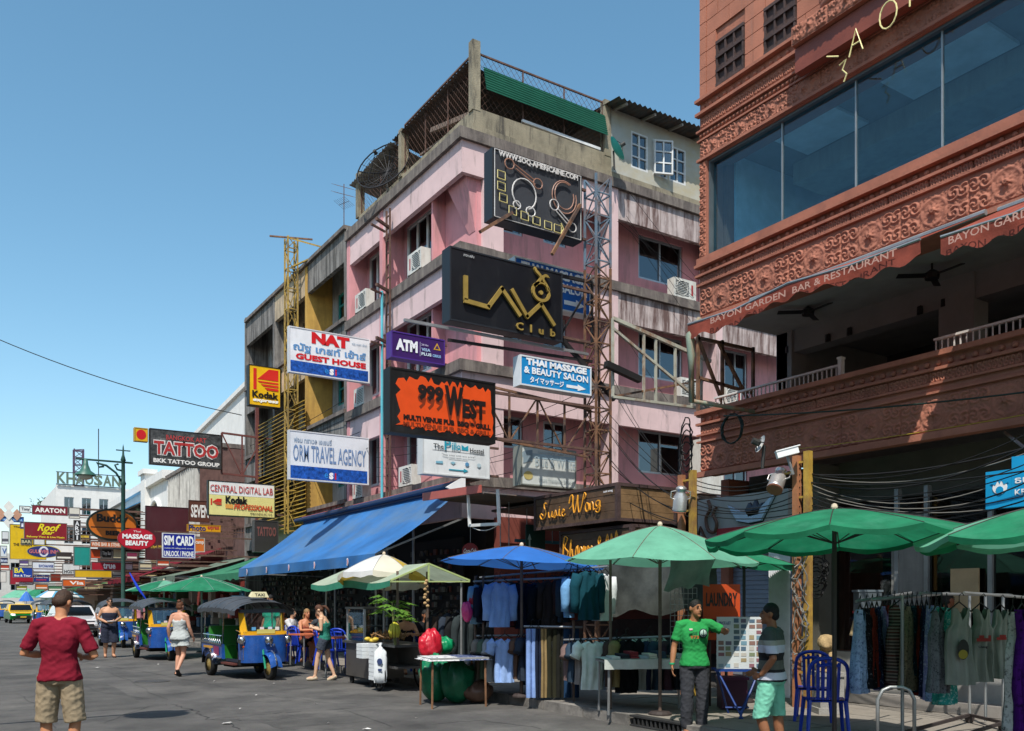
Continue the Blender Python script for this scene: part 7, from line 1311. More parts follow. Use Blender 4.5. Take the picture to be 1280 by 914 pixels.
for k in range(9): m.tube([c + Vector((-.06 + random.gauss(0, .02), .06 + .13 * math.cos(a + k) * random.uniform(.7, 1.1), (.24 * math.sin(a)) - .2 * k + .3)) for a in [i * .35 for i in range(19)]], .009, 5)
single('cable_coil', m, CW, 'tangled pale cables looped down the yellow post', 'cable coil')
m = MB(); c = onX(1020, 705, 10.6)
for k in range(7): m.tube([c + Vector((random.gauss(0, .03), .2 * math.cos(a) * random.uniform(.6, 1.1), .2 * math.sin(a) - .05 * k)) for a in [i * .35 for i in range(19)]], .01, 5)
single('cable_coil', m, CB, 'black cable tangle beside the yellow post in the shade', 'cable coil')
# ------------------------------------------------------------------ ornate street lamp
LG = pm('lamp_green', (.025, .07, .055), rough=.5, metal=.2); q = onY(154, HZ, 43); q.z = 0; sl_p = thing('street_lamp', 'dark green ornate street lamp with a bell shade on a long arm', 'street lamp', q); zt_ = onY(154, 566, 43).z
part('pole', MB().lathe([(.0, 0), (.2, 0), (.22, .3), (.14, .5), (.12, 1.2), (.09, 1.3), (.09, 6.9), (.13, 7.0), (.09, 7.1), (.075, zt_ - .4), (.12, zt_ - .35), (.05, zt_ - .1), (.03, zt_ + .25), (0, zt_ + .4)], q, 12), LG, sl_p, True)
za = onY(154, 578, 43).z; L0 = onY(107, 578, 43); part('arm', MB().tube([(q.x + .4, 43, za), (L0.x - .4, 43, za)], .045, 8), LG, sl_p)
part('scroll', MB().tube([(q.x - .05, 43, za - .9), (q.x - .3, 43, za - .5), (q.x - .7, 43, za - .2), (q.x - 1.1, 43, za - .12), (q.x - 1.0, 43, za - .3), (q.x - .8, 43, za - .25)], .05, 7), LG, sl_p, True); part('scroll', MB().tube([(q.x, 43, za - .4), (q.x - .25, 43, za - .35), (q.x - .35, 43, za - .15), (q.x - .2, 43, za - .1)], .045, 7), LG, sl_p, True)
part('lamp_shade', MB().lathe([(.0, .05), (.08, .03), (.12, -.25), (.22, -.5), (.42, -.65), (.44, -.72)], (L0.x, 43, za), 18), pm('shade_green', (.04, .12, .09), rough=.4), sl_p, True); part('globe', MB().ball((L0.x, 43, za - .75), .3, .3, .16, 12, 8), pl('#c8c4b0'), sl_p, True); part('finial', MB().tube([(q.x - .3, 43, zt_ + .1), (q.x + .3, 43, zt_ + .1)], .03, 6), LG, sl_p)
# second street lamp, left of the camera, whose arm and bell shade throw the shadow on the road
def nearlamp():
    z = 7.6; g_ = onZ(205, 891, 0); off = Vector((-.673, -.74, 0)) * (z / math.tan(SUN_EL)); c = g_ + off
    r = Vector((c.x - 3.2, c.y - .3, 0)); t = thing('street_lamp', 'dark green ornate street lamp on the near kerb, bell shade over the road', 'street lamp', r)
    part('pole', MB().lathe([(0, 0), (.2, 0), (.22, .3), (.13, .5), (.09, 1.3), (.08, z + .6), (0, z + 1.2)], r, 12), LG, t, True); part('arm', MB().tube([(r.x, r.y, z + .3), (c.x + .3, c.y, z + .3)], .045, 8), LG, t); part('lamp_shade', MB().lathe([(0, .3), (.08, .28), (.12, .1), (.24, -.1), (.44, -.22), (.45, -.3)], (c.x, c.y, z), 18), _M['shade_green'], t, True); part('globe', MB().ball((c.x, c.y, z - .28), .3, .3, .14, 12, 8), pl('#c8c4b0'), t, True)
nearlamp()
# ------------------------------------------------------------------ tuk tuks
CH = pm('chrome', (.6, .6, .6), metal=1, rough=.18, var=.05, bump=0, obj=True); TB = pm('tuk_blue', (.014, .075, .30), rough=.25, var=.25, scale=4, coat=.5, bump=.02, obj=True, dirt=(.06, .06, .07), damt=.5, dscale=(3, 3, 2), dlo=.52); TY = pm('tuk_yellow', (.62, .33, .015), rough=.3, var=.1, coat=.4, bump=.02, obj=True); TR = pm('tuk_canvas', (.045, .05, .058), rough=.55, var=.25, bump=.3, bscale=12, obj=True); TG = pm('tuk_seat_green', (.022, .17, .02), rough=.4, obj=True); RB = pl('#141414', .8); TD = pl('#1c2433', .5)
def wheel(t, c, r, wd, hub, name='wheel'):
    w_ = part(name, MB().lathe([(r * .62, -wd * .45), (r * .8, -wd * .5), (r * .96, -wd * .4), (r, -wd * .15), (r, wd * .15), (r * .96, wd * .4), (r * .8, wd * .5), (r * .62, wd * .45)], c, 24, Matrix.Rotation(math.pi / 2, 3, 'Y')), RB, t, True, True)
    part('rim', MB().lathe([(0, -wd * .42), (r * .2, -wd * .5), (r * .3, -wd * .3), (r * .62, -wd * .36), (r * .64, 0), (r * .62, wd * .36), (r * .3, wd * .3), (r * .2, wd * .5), (0, wd * .42)], c, 16, Matrix.Rotation(math.pi / 2, 3, 'Y')), hub, w_, True, True); return w_
def tuk(label):
    t = thing('tuk_tuk', label, 'tuk tuk'); GH = pm('hub_gold', (.5, .36, .12), metal=.6, rough=.35, obj=True)
    P = lambda n, m, mat, s=False, par=None: part(n, m, mat, par or t, s, True)
    wheel(t, (0, -1.0, .24), .24, .13, GH, 'front_wheel'); wheel(t, (-.56, .95, .25), .25, .15, GH); wheel(t, (.56, .95, .25), .25, .15, GH)
    # front cowl, rounded
    def cowl(i, j):
        a = (i - .5) * math.pi; x = .52 * math.sin(a) if abs(i - .5) < .5 else .52 * (1 if i > .5 else -1); c_ = math.cos(a); return (.5 * math.copysign(abs(math.sin(a)) ** .5, math.sin(a)), -.52 - .34 * c_ ** .6 if c_ > 0 else -.52, .36 + .58 * j)
    m = MB().grid(20, 6, cowl); m.box(-.5, -.53, .36, .5, -.5, .94); b = P('cowl', m, TB, True)
    P('cowl_top', MB().extr([(x, y) for x, y in [cowl(k / 20, 1)[:2] for k in range(21)]], lambda a, b_, d: Vector((a, b_, d)), .94, .96), TY)
    for sx in (-1, 1):
        P('windscreen_pillar', MB().hexa([(sx * .5, -.6, .95), (sx * .38, -.74, .95), (sx * .36, -.7, .95), (sx * .48, -.54, .95), (sx * .5, -.5, 1.42), (sx * .42, -.6, 1.42), (sx * .4, -.56, 1.42), (sx * .48, -.45, 1.42)]), TY)
        P('headlight', MB().ball((sx * .5, -.7, .84), .095, .1, .095, 12, 8), CH, True); P('indicator', MB().ball((sx * .47, -.72, .7), .03, .03, .03, 8, 6), pl('#c8501c', .3))
        P('mirror_arm', MB().tube([(sx * .48, -.6, 1.0), (sx * .62, -.68, 1.05)], .01, 5), CH)
        P('cowl_trim', MB().bar((sx * .47, -.72, .42), (sx * .47, -.72, .92), .02), CH); P('decal', MB().hexa([(sx * .612, .34, .48), (sx * .614, .34, .48), (sx * .614, .66, .48), (sx * .612, .66, .48), (sx * .612, .34, .66), (sx * .614, .34, .66), (sx * .614, .66, .68), (sx * .612, .66, .68)]), pl('#7a2450', .4)); P('decal', MB().box(sx * .612 - .001, .72, .62, sx * .612 + .002, 1.3, .67), pl('#b8862a', .4))
        # rear body sides, rail and posts
        P('side_panel', MB().hexa([(sx * .52, .2, .4), (sx * .6, .2, .4), (sx * .6, 1.42, .42), (sx * .52, 1.42, .42), (sx * .54, .2, .72), (sx * .6, .2, .72), (sx * .61, 1.45, .76), (sx * .54, 1.45, .76)]), TB)
        P('side_trim', MB().bar((sx * .606, .2, .72), (sx * .616, 1.45, .76), .03).bar((sx * .606, .2, .42), (sx * .606, .7, .42), .025), CH)
        m = MB(); [m.tube([(sx * .58, .3 + k * .13, .74), (sx * .58, .36 + k * .13, .83), (sx * .58, .42 + k * .13, .74), (sx * .58, .36 + k * .13, .9)], .009, 4) for k in range(8)]; m.tube([(sx * .58, .25, .9), (sx * .58, 1.4, .92)], .014, 6); P('side_rail', m, CH)
        P('fender', MB().grid(10, 2, lambda i, j, sx=sx: (sx * (.49 + .17 * j), .95 - .34 * math.cos(i * math.pi), .27 + .36 * math.sin(i * math.pi))), CH, True)
        for y_, z_ in ((.22, 1.5), (1.38, 1.42)): P('roof_post', MB().tube([(sx * .57, y_, .7), (sx * .55, y_, z_)], .016, 6), CH)
        P('mud_flap', MB().box(sx * .47, -.5, .3, sx * .5, .2, .42), TD); P('step', MB().box(sx * .35, -.45, .3, sx * .6, .25, .34), pl('#5a2f28', .6))
        P('tail_light', MB().box(sx * .5 - .04, 1.44, .5, sx * .5 + .04, 1.47, .62), pl('#a81c14', .3))
    P('windscreen', MB().hexa([(-.4, -.73, .97), (.4, -.73, .97), (.4, -.72, .97), (-.4, -.72, .97), (-.42, -.6, 1.42), (.42, -.6, 1.42), (.42, -.59, 1.42), (-.42, -.59, 1.42)]), glass('tuk_glass', (.8, .88, .9), .05))
    P('windscreen_header', MB().hexa([(-.5, -.62, 1.41), (.5, -.62, 1.41), (.5, -.52, 1.41), (-.5, -.52, 1.41), (-.5, -.6, 1.48), (.5, -.6, 1.48), (.5, -.5, 1.48), (-.5, -.5, 1.48)]), TR); P('windscreen_sill', MB().box(-.46, -.76, .95, .46, -.66, 1.02), TY)
    for i, x in enumerate((-.3, -.12, .06, .22)): P('sticker', MB().box(x, -.737, 1.04, x + .09, -.733, 1.11), pl(('#5a9ac8', '#d8c8d0', '#c8d0e0', '#d8d8d8')[i], .5))
    P('number_plate', MB().box(-.2, -.775, .97, .2, -.765, 1.06), pl('#b9b46a', .5)); P('centre_light', MB().ball((0, -.92, .83), .1, .08, .1, 12, 8), CH, True); P('horn', MB().lathe([(.02, 0), (.05, .05)], (.1, -.9, .7), 8), CH)
    P('front_fender', MB().grid(12, 4, lambda i, j: ((j - .5) * .26, -1.0 - .33 * math.cos(.15 + i * 2.4), .27 + .32 * math.sin(.15 + i * 2.4) - .05 * abs(j - .5) * 2)), TB, True); P('fender_trim', MB().tube([(0, -1.0 - .34 * math.cos(.15 + k * .24), .29 + .33 * math.sin(.15 + k * .24)) for k in range(11)], .018, 6), CH)
    for sx in (-1, 1): P('fork', MB().tube([(sx * .1, -.98, .24), (sx * .1, -.8, .75)], .022, 6), pl('#1f8a6a' if sx < 0 else '#2a3f9a', .4))
    P('floor', MB().box(-.5, -.5, .3, .5, 1.4, .36), TD); P('bumper', MB().hexa([(-.5, -.62, .3), (.5, -.62, .3), (.5, -.5, .3), (-.5, -.5, .3), (-.5, -.64, .42), (.5, -.64, .42), (.5, -.5, .42), (-.5, -.5, .42)]), RB)
    P('bench', MB().box(-.5, .75, .36, .5, 1.2, .66), TG); P('bench_back', MB().hexa([(-.5, 1.15, .66), (.5, 1.15, .66), (.5, 1.3, .66), (-.5, 1.3, .66), (-.48, 1.22, 1.1), (.48, 1.22, 1.1), (.48, 1.34, 1.1), (-.48, 1.34, 1.1)]), TG); P('driver_seat', MB().box(-.25, -.2, .36, .25, .2, .68), RB); P('driver_back', MB().box(-.25, .2, .6, .25, .26, .95), RB); P('engine', MB().box(-.3, .3, .2, .3, .9, .32), RB); P('rear_panel', MB().box(-.55, 1.42, .42, .55, 1.46, .95), TB); P('axle', MB().tube([(-.56, .95, .25), (.56, .95, .25)], .03, 6), RB)
    P('handlebar', MB().tube([(-.3, -.45, 1.0), (0, -.55, .98), (.3, -.45, 1.0)], .015, 6), CH); P('steering_column', MB().tube([(0, -.55, .98), (0, -.75, .6)], .02, 6), CH)
    # canvas roof in sections with ribs
    def rf(i, j): y = -.72 + 2.3 * j; a = (i - .5) * 2; return (.66 * math.copysign(abs(a) ** .8, a), y, 1.5 + .24 * (1 - a * a) ** .7 * (.72 + .28 * math.sin(j * 2.6 + .2)) + .02 * math.sin(j * 3) - .05 * max(0, j - .8) * 5 * .4 - .06 * (1 - j) ** 3 + .012 * math.cos(j * 5 * 2 * math.pi))
    P('canvas_roof', MB().grid(20, 30, rf), TR, True); P('roof_skirt', MB().add([rf(0, k / 20) for k in range(21)] + [tuple(Vector(rf(0, k / 20)) - Vector((0, 0, .09))) for k in range(21)], [(k, k + 1, 22 + k, 21 + k) for k in range(20)]).add([rf(1, k / 20) for k in range(21)] + [tuple(Vector(rf(1, k / 20)) - Vector((0, 0, .09))) for k in range(21)], [(k, k + 1, 22 + k, 21 + k) for k in range(20)]), TR)
    for k in range(5): P('roof_rib', MB().tube([Vector(rf(i / 10, .08 + k * .21)) + Vector((0, 0, .006)) for i in range(11)], .012, 5), TR, True)
    return t
def put(o, u, v, rz): q = onZ(u, v, 0); o.location = (q.x, q.y, 0); o.rotation_euler = (0, 0, rz)
fwd = lambda dx, dy: math.atan2(dx, -dy)
tk1 = tuk('blue and yellow tuk tuk with a lit taxi roof sign and green seats'); c1 = onZ(338, 850, 0); r1 = fwd(.10, -1.0); tk1.location = (c1.x - math.sin(r1), c1.y + math.cos(r1), 0); tk1.rotation_euler = (0, 0, r1); GT = 'tuk tuks waiting along the kerb'; tk1['group'] = GT
kids = [c for c in bpy.data.objects if c.parent == tk1]
def place_tuk(u, v, r, lb, s=1): q = onZ(u, v, 0); return clone(tk1, (q.x - math.sin(r), q.y + math.cos(r), 0), r, lb, GT, s)
place_tuk(213, 826, r1 - .1, 'blue and yellow tuk tuk next to the walking woman in grey'); place_tuk(154, 810, r1 - .15, 'blue and yellow tuk tuk behind the man in the vest'); place_tuk(56, 783, r1 - .1, 'tuk tuk beside the green and yellow taxi'); place_tuk(100, 792, r1, 'tuk tuk parked beyond the white pickup'); place_tuk(7, 776, r1 - .2, 'tuk tuk at the far left of the parked row'); place_tuk(75, 786, r1, 'tuk tuk half hidden behind the man in red')
tsg = part('taxi_sign', MB().hexa([(-.2, -.45, 1.74), (.2, -.45, 1.74), (.2, -.3, 1.76), (-.2, -.3, 1.76), (-.15, -.42, 1.86), (.15, -.42, 1.86), (.15, -.33, 1.86), (-.15, -.33, 1.86)]), pl('#d0c8a0', .4), tk1, local=True); WM[tk1.name] = Matrix()
vs, fs_ = textgeo('TAXI', .02); part('lettering', MB().add([((x - .5) * .22, -.452 + .02 * y, 1.765 + y * .06) for x, y in vs], fs_), pl('#1c1c1c'), tsg, local=True)
# ------------------------------------------------------------------ cars
def car(label, top, bot, roofsign=True, name='taxi'):
    t = thing(name, label, 'taxi' if roofsign else 'car'); P = lambda n, m, mat, s=False: part(n, m, mat, t, s, True); B = pl(bot, .25, coat=.5); T_ = pl(top, .25, coat=.5)
    side = [(-2.2, .32), (2.2, .34), (2.25, .6), (2.2, .82), (1.0, .93), (-.9, .9), (-2.0, .74), (-2.28, .55)]; rings = (-.86, -.8, -.4, .4, .8, .86)
    def body(pts, mat, nm, tp, z0):
        m = MB(); n = len(pts); o = 0
        for x in rings: k = 1 - .03 * (abs(x) > .85); m.v += [Vector((x * (1 - tp * max(0, (z - z0))), y * k, z)) for y, z in pts]
        for r_ in range(len(rings) - 1): m.f += [(r_ * n + i, r_ * n + (i + 1) % n, (r_ + 1) * n + (i + 1) % n, (r_ + 1) * n + i) for i in range(n)]
        m.f += [tuple(range(n)), tuple(reversed(range((len(rings) - 1) * n, len(rings) * n)))]; return P(nm, m, mat)
    body(side, B, 'lower_body', .0, 0); body([(-2.1, .76), (-.92, .91), (1.0, .935), (2.12, .84), (2.15, .9), (1.1, 1.0), (-.85, .99), (-2.05, .84)], T_, 'bonnet', .1, .8)
    body([(-.95, .98), (1.25, .98), (.85, 1.4), (.5, 1.46), (-.2, 1.46), (-.45, 1.42)], T_, 'cabin', .32, .98)
    DG_ = pl('#0d1114', .1)
    P('windscreen', MB().hexa([(-.74, -.97, 1.0), (.74, -.97, 1.0), (.74, -.95, 1.0), (-.74, -.95, 1.0), (-.64, -.5, 1.4), (.64, -.5, 1.4), (.64, -.48, 1.4), (-.64, -.48, 1.4)]), DG_)
    for sx in (-1, 1):
        P('side_window', MB().hexa([(sx * .85, -.75, 1.02), (sx * .85, .95, 1.02), (sx * .83, .95, 1.02), (sx * .83, -.75, 1.02), (sx * .745, -.4, 1.38), (sx * .745, .7, 1.38), (sx * .72, .7, 1.38), (sx * .72, -.4, 1.38)]), DG_)
        P('headlight', MB().hexa([(sx * .5, -2.27, .6), (sx * .8, -2.17, .6), (sx * .8, -2.1, .6), (sx * .5, -2.2, .6), (sx * .52, -2.2, .74), (sx * .8, -2.06, .76), (sx * .8, -2.0, .76), (sx * .52, -2.1, .74)]), pl('#c8d0d4', .15)); P('mirror', MB().ball((sx * .95, -.8, 1.0), .1, .06, .07, 8, 6), T_)
        for y_ in (-1.4, 1.4): wheel(t, (sx * .76, y_, .3), .3, .2, STEEL)
    P('grille', MB().box(-.45, -2.3, .5, .45, -2.27, .62), BKS); P('lower_grille', MB().box(-.6, -2.3, .34, .6, -2.26, .44), BKS); P('number_plate', MB().box(-.2, -2.33, .44, .2, -2.305, .54), pl('#c8a02a', .5))
    if roofsign: P('roof_sign', MB().box(-.3, -.1, 1.46, .3, .08, 1.58), pl('#d8d0b0', .4))
    return t
def putcar(t, u, v, r): q = onZ(u, v, 0); t.location = (q.x - 2.2 * math.sin(r), q.y + 2.2 * math.cos(r), 0); t.rotation_euler = (0, 0, r)
tx = car('green and yellow taxi facing the camera in mid street', '#c9a00a', '#0b6a26'); tx['group'] = 'green and yellow taxis'; putcar(tx, 29, 779.5, .05); tx2 = clone(tx, (0, 0, 0), 0, 'green and yellow taxi cut by the left picture side, farther back', 'green and yellow taxis'); tx2['label'] = 'green and yellow taxi farther back behind the first tuk tuk'; putcar(tx2, 2, 773, .05)
wc = car('white pickup style car with a red side stripe behind the man in the vest', '#c8c8c8', '#b8b4b4', False, 'parked_car'); putcar(wc, 104, 797, r1)
# blue flag banner and small market props by the far tuk tuks
a_, b_ = atd(162, 716, 27), atd(183, 750, 26.5); single('folded_banner', MB().tube([a_, a_.lerp(b_, .5) - ZV * .05, b_], [.015, .045, .02], 8), cl('#1d3aa8'), 'rolled blue cloth banner leaning above the tuk tuk', 'banner', smooth=True)
# ================================================================== people
def loft(mb, rings, n=22, e=2.5):
    o = len(mb.v)
    for c, sx, fy, rx, ry in rings:
        for k in range(n):
            a = 2 * math.pi * k / n; ca, sa = math.cos(a), math.sin(a)
            mb.v.append(Vector(c) + sx * rx * math.copysign(abs(ca) ** (2 / e), ca) + fy * ry * math.copysign(abs(sa) ** (2 / e), sa))
    m = len(rings)
    for i in range(m - 1):
        for k in range(n): a = o + i * n + k; b = o + i * n + (k + 1) % n; mb.f.append((a, b, b + n, a + n))
    mb.f.append(tuple(o + k for k in reversed(range(n)))); mb.f.append(tuple(o + (m - 1) * n + k for k in range(n)))
BASE = dict(pel=(0, 0, .93), chest=(0, .0, 1.25), neck=(0, .02, 1.46), head=(0, -.02, 1.63), hipL=(.09, 0, .91), hipR=(-.09, 0, .91), kneL=(.1, -.02, .5), kneR=(-.1, -.02, .5), ankL=(.1, .03, .08), ankR=(-.1, .03, .08), toeL=(.12, -.13, .03), toeR=(-.12, -.13, .03),
            shL=(.18, .015, 1.42), shR=(-.18, .015, 1.42), elL=(.25, .04, 1.14), elR=(-.25, .04, 1.14), wrL=(.26, -.05, .89), wrR=(-.26, -.05, .89), hdL=(.26, -.09, .80), hdR=(-.26, -.09, .80), face=(0, -1, 0))
def V(x): return Vector(x)
def person(label, loc, rz, height, skin, pose, wear, hair, f=1.0, w=1.0, vox=.011, held=None, hairlen=0):
    J = {k: V(v) for k, v in BASE.items()}; J.update({k: V(v) for k, v in pose.items()})
    s = height / 1.755
    t = thing('person', label, 'person', loc, rz); t.scale = (s, s, s)
    SK = pm('skin_' + skin.strip('#'), skin, var=.08, scale=6, rough=.55, bump=.05, spec=.35, obj=True)
    side = (J['shL'] - J['shR']).normalized(); hs = (J['hipL'] - J['hipR']).normalized()
    up = (J['neck'] - J['pel']).normalized(); fr = up.cross(side).normalized()
    if fr.dot(V((0, -1, 0))) < -.99: fr = -fr
    fr = side.cross(up).normalized()
    def spine(tt, dx=0): 
        P = [J['pel'], J['pel'].lerp(J['chest'], .5), J['chest'], J['neck']]; q = tt * 3; i = min(2, int(q)); return P[i].lerp(P[i + 1], q - i)
    def torso(mb, infl=0, t0=-.12, t1=1., hem=0, flat=1.):
        prof = [(-.2, .145, .105), (-.1, .168, .118), (0, .172, .118), (.14, .158, .108), (.3, .14 * f + .0, .098), (.45, .142, .10), (.62, .16, .112), (.75, .168, .112), (.86, .17, .098), (.93, .125, .08), (1.0, .065, .065)]
        rings = []
        for tt, rx, ry in prof:
            if tt < t0 - .01 or tt > t1 + .01: continue
            c = spine(max(0, tt)) if tt >= 0 else J['pel'] + (J['pel'] - J['chest']) * (-tt) * 1.1
            a = min(1, max(0, tt * 1.4)); sd = hs.lerp(side, a).normalized(); i_ = infl + hem * max(0, (.35 - tt)) 
            rings.append((c, sd, sd.cross(up).normalized() if abs(sd.dot(up)) < .9 else fr, (rx + i_) * w, (ry + i_) * w))
        loft(mb, rings)
    def limb(mb, pts, rad, infl=0, n=12): mb.tube(pts, [r + infl for r in rad], n)
    def leg(mb, S, infl=0, to=1., taper=0):
        h, k, a = J['hip' + S], J['kne' + S], J['ank' + S]; up0 = h + (h - k).normalized() * .03
        pts = [up0, h.lerp(k, .35), h.lerp(k, .75), k, k.lerp(a, .3), k.lerp(a, .7), a]; rad = [.09, .083, .066, .056, .057, .044, .036]
        if to < 1:
            L = [0]; 
            for i in range(1, 7): L.append(L[-1] + (pts[i] - pts[i - 1]).length)
            T = L[-1] * to; out, ro = [pts[0]], [rad[0]]
            for i in range(1, 7):
                if L[i] < T: out.append(pts[i]); ro.append(rad[i])
                else: q = (T - L[i - 1]) / (L[i] - L[i - 1]); out.append(pts[i - 1].lerp(pts[i], q)); ro.append(rad[i - 1] + (rad[i] - rad[i - 1]) * q); break
            pts, rad = out, ro
        n = len(pts); limb(mb, pts, [r * w + taper * i / max(1, n - 1) for i, r in enumerate(rad)], infl)
    def arm(mb, S, infl=0, to=1.):
        a, b, c = J['sh' + S], J['el' + S], J['wr' + S]; pts = [a, a.lerp(b, .5), b, b.lerp(c, .35), c]; rad = [.054, .047, .04, .041, .028]
        if to < .5: q = to * 2; pts = [a.lerp(J['neck'], .3), a + (a - b).normalized() * .004, a.lerp(b, q * .5), a.lerp(b, q)]; rad = [.05, .058, .053, .052]
        limb(mb, pts, [r * (.5 + .5 * w) for r in rad], infl)
    def hand(mb, S):
        c = J['wr' + S]; d = (J['hd' + S] - c).normalized(); nrm = V((-1 if S == 'L' else 1, -.2, 0)); nrm = (nrm - d * nrm.dot(d)).normalized(); sd = d.cross(nrm).normalized()
        if sd.y > 0: sd = -sd                       # thumb side points forward
        R = Matrix((sd, d, nrm)).transposed(); mb.ball(c + d * .05, .038, .052, .017, 12, 8, R)
        for k in range(4):
            b = c + d * .085 + sd * (.028 - .019 * k); ln = (.07, .078, .074, .058)[k]
            mb.tube([b - d * .02, b + d * ln * .4, b + d * ln * .75 + nrm * .016, b + d * ln * .9 + nrm * .036], [.0095, .009, .0085, .007], 7)
        b = c + d * .025 + sd * .03; mb.tube([b - sd * .01, b + sd * .022 + d * .025, b + sd * .026 + d * .055 + nrm * .012], [.012, .011, .009], 7)
    # one continuous body
    mb = MB(); torso(mb); hd = J['head']; fd = J['face'].normalized(); hsd = fd.cross(ZV).normalized(); hup = hsd.cross(fd).normalized(); RH = Matrix((hsd, -fd, hup)).transposed()
    hp = lambda x, y, z: hd + hsd * x + fd * y + hup * z
    mb.tube([J['neck'] - up * .06, J['neck'].lerp(hd, .4), hd - hup * .04 - fd * .01], [.062 * w, .052, .052], 14)
    mb.ball(hp(0, -.015, .02), .075, .093, .098, 18, 12, RH); mb.ball(hp(0, .03, -.045), .056, .06, .068, 14, 10, RH); mb.tube([hp(0, .085, .02), hp(0, .105, -.025), hp(0, .085, -.032)], [.009, .014, .012], 8); mb.ball(hp(0, .07, -.095), .026, .022, .02, 10, 8, RH)
    for sx in (-1, 1): mb.ball(hp(sx * .077, -.012, -.005), .012, .02, .032, 10, 8, RH)
    for S in 'LR':
        mb.tube([J['sh' + S], J['sh' + S].lerp(J['neck'], .55), J['neck'] - up * .02], [.05, .05, .052], 12); leg(mb, S); arm(mb, S); hand(mb, S); a, e = J['ank' + S], J['toe' + S]; mb.tube([a + V((0, 0, .02)), a.lerp(e, .25) - V((0, 0, .02)), a.lerp(e, .7), e + (e - a).normalized() * .02], [.042, .04, .038, .025], 10); mb.ball(a - V((0, 0, .04)) + (a - e).normalized() * .03, .032, .035, .035, 8, 6)
    o = bpy.data.objects.new('body', voxel(mb, 'body', SK, vox, sm=4)); COL.objects.link(o); o.parent = t
    def child(nm, m_, mat, v_=None, sm=3, lb=None):
        c = bpy.data.objects.new(nm, voxel(m_, nm, mat, v_ or vox, sm=sm, crease=.0065 if nm in ('shirt', 'shorts', 'jeans', 'trousers') else 0.) if v_ != 0 else m_.mesh(nm, mat, True)); COL.objects.link(c); c.parent = t
        if lb: c['label'] = lb
        return c
    # face details
    for sx in (-1, 1):
        m = MB().ball(hp(sx * .03, .078, .012), .013, .008, .008, 8, 6, RH); c = child('eye', m, pl('#1a1411', .3), 0)
        child('eyebrow', MB().tube([hp(sx * .016, .083, .032), hp(sx * .045, .073, .034)], .005, 5), pl('#20160f', .8), 0)
    child('mouth', MB().tube([hp(-.022, .083, -.058), hp(0, .09, -.06), hp(.022, .083, -.058)], .006, 5), pm('lip_' + skin.strip('#'), [c_ * .62 for c_ in hx(skin)], rough=.5), 0)
    # hair cap: follows the skull, leaves the face free
    HM = pm('hair_' + hair.strip('#'), hair, var=.35, scale=30, rough=.6, bump=.6, bscale=90, obj=True)
    m = MB().ball(hp(0, -.018, .036), .080, .091, .095, 18, 12, RH); m.ball(hp(0, -.05, -.015), .074, .06, .062, 16, 10, RH)
    if hairlen: [m.tube([hp(x, -.07, .0), hp(x * 1.2, -.11, -.1), hp(x * 1.1, -.09, -hairlen)], [.04, .038, .02], 8) for x in (-.03, .03)]
    if hairlen < 0: pass
    child('hair', m, HM, .009, 2)
    if wear.get('bun'): child('hair_bun', MB().ball(hp(0, -.06, .12), .045, .045, .04, 12, 8, RH), HM, 0)
    if wear.get('ponytail'): child('ponytail', MB().tube([hp(0, -.1, .03), hp(0, -.16, -.02), hp(.02, -.17, -.12), hp(.02, -.14, -.2)], [.025, .035, .03, .01], 8), HM, 0)
    if wear.get('glasses'): child('sunglasses', MB().ball(hp(.032, .085, .012), .026, .01, .018, 10, 6, RH).ball(hp(-.032, .085, .012), .026, .01, .018, 10, 6, RH).tube([hp(.06, .07, .015), hp(.08, -.01, .02)], .004, 4).tube([hp(-.06, .07, .015), hp(-.08, -.01, .02)], .004, 4), pl('#15100e', .2), 0)
    # clothes
    if 'shirt' in wear:
        m = MB(); torso(m, .018, -.1 if not wear.get('loose') else -.2, 1.01 if wear.get('sleeve', 0) else .82, wear.get('hem', .03))
        if wear.get('sleeve'): [arm(m, S, .014, wear['sleeve']) for S in 'LR']; [m.tube([J['sh' + S] + (J['neck'] - J['sh' + S]) * .08, J['sh' + S].lerp(J['neck'], .55) - up * .004, J['neck'] - up * .035], [.06, .06, .056], 12) for S in 'LR']
        else:
            for S in 'LR': q = J['sh' + S]; m.tube([spine(.76) + side * (.1 if S == 'L' else -.1) + fr * .085, q.lerp(J['neck'], .4) + up * .035, spine(.76) + side * (.1 if S == 'L' else -.1) - fr * .085], .022, 8)
        sh = child('shirt', m, wear['shirt'], vox, 3)
    if 'bottom' in wear:
        m = MB(); torso(m, .016, -.2, .16, .02); [leg(m, S, wear.get('binf', .022), wear['blen'], wear.get('bt', .02)) for S in 'LR']; child(wear.get('bname', 'shorts'), m, wear['bottom'], vox, 3)
        if wear.get('belt'): pass
    if 'skirt' in wear:
        m = MB(); loft(m, [(J['pel'] + V((0, 0, .1)), hs, fr, .17, .13), (J['pel'] - V((0, 0, .12)), hs, fr, .22, .17), (J['pel'] - V((0, 0, .3)), hs, fr, .25, .2)]); child('skirt', m, wear['skirt'], vox, 2)
    if 'shoe' in wear:
        for S in 'LR':
            a, e = J['ank' + S], J['toe' + S]; m = MB().tube([a - V((0, 0, .035)) + (a - e).normalized() * .05, a.lerp(e, .4) - V((0, 0, .03)), e + (e - a).normalized() * .03 - V((0, 0, .005))], [.044, .044, .034], 10); child('shoe', m, wear['shoe'], vox, 2)
    if held: held(t, J, child)
    return t
def face_cam(p, turn=0): return math.atan2(-p.x, p.y) + turn
away = math.atan2(S_, -C_); left_ = math.atan2(-C_, -S_)
P_ = lambda u, d, z=0: V((atd(u, HZ, d).x, atd(u, HZ, d).y, z))
def phone(t, J, child): c = (J['hdL'] + J['hdR']) / 2; child('phone', MB().cbox(c, .04, .012, .07, Matrix.Rotation(.5, 3, 'X')), pl('#15161a', .2), 0)
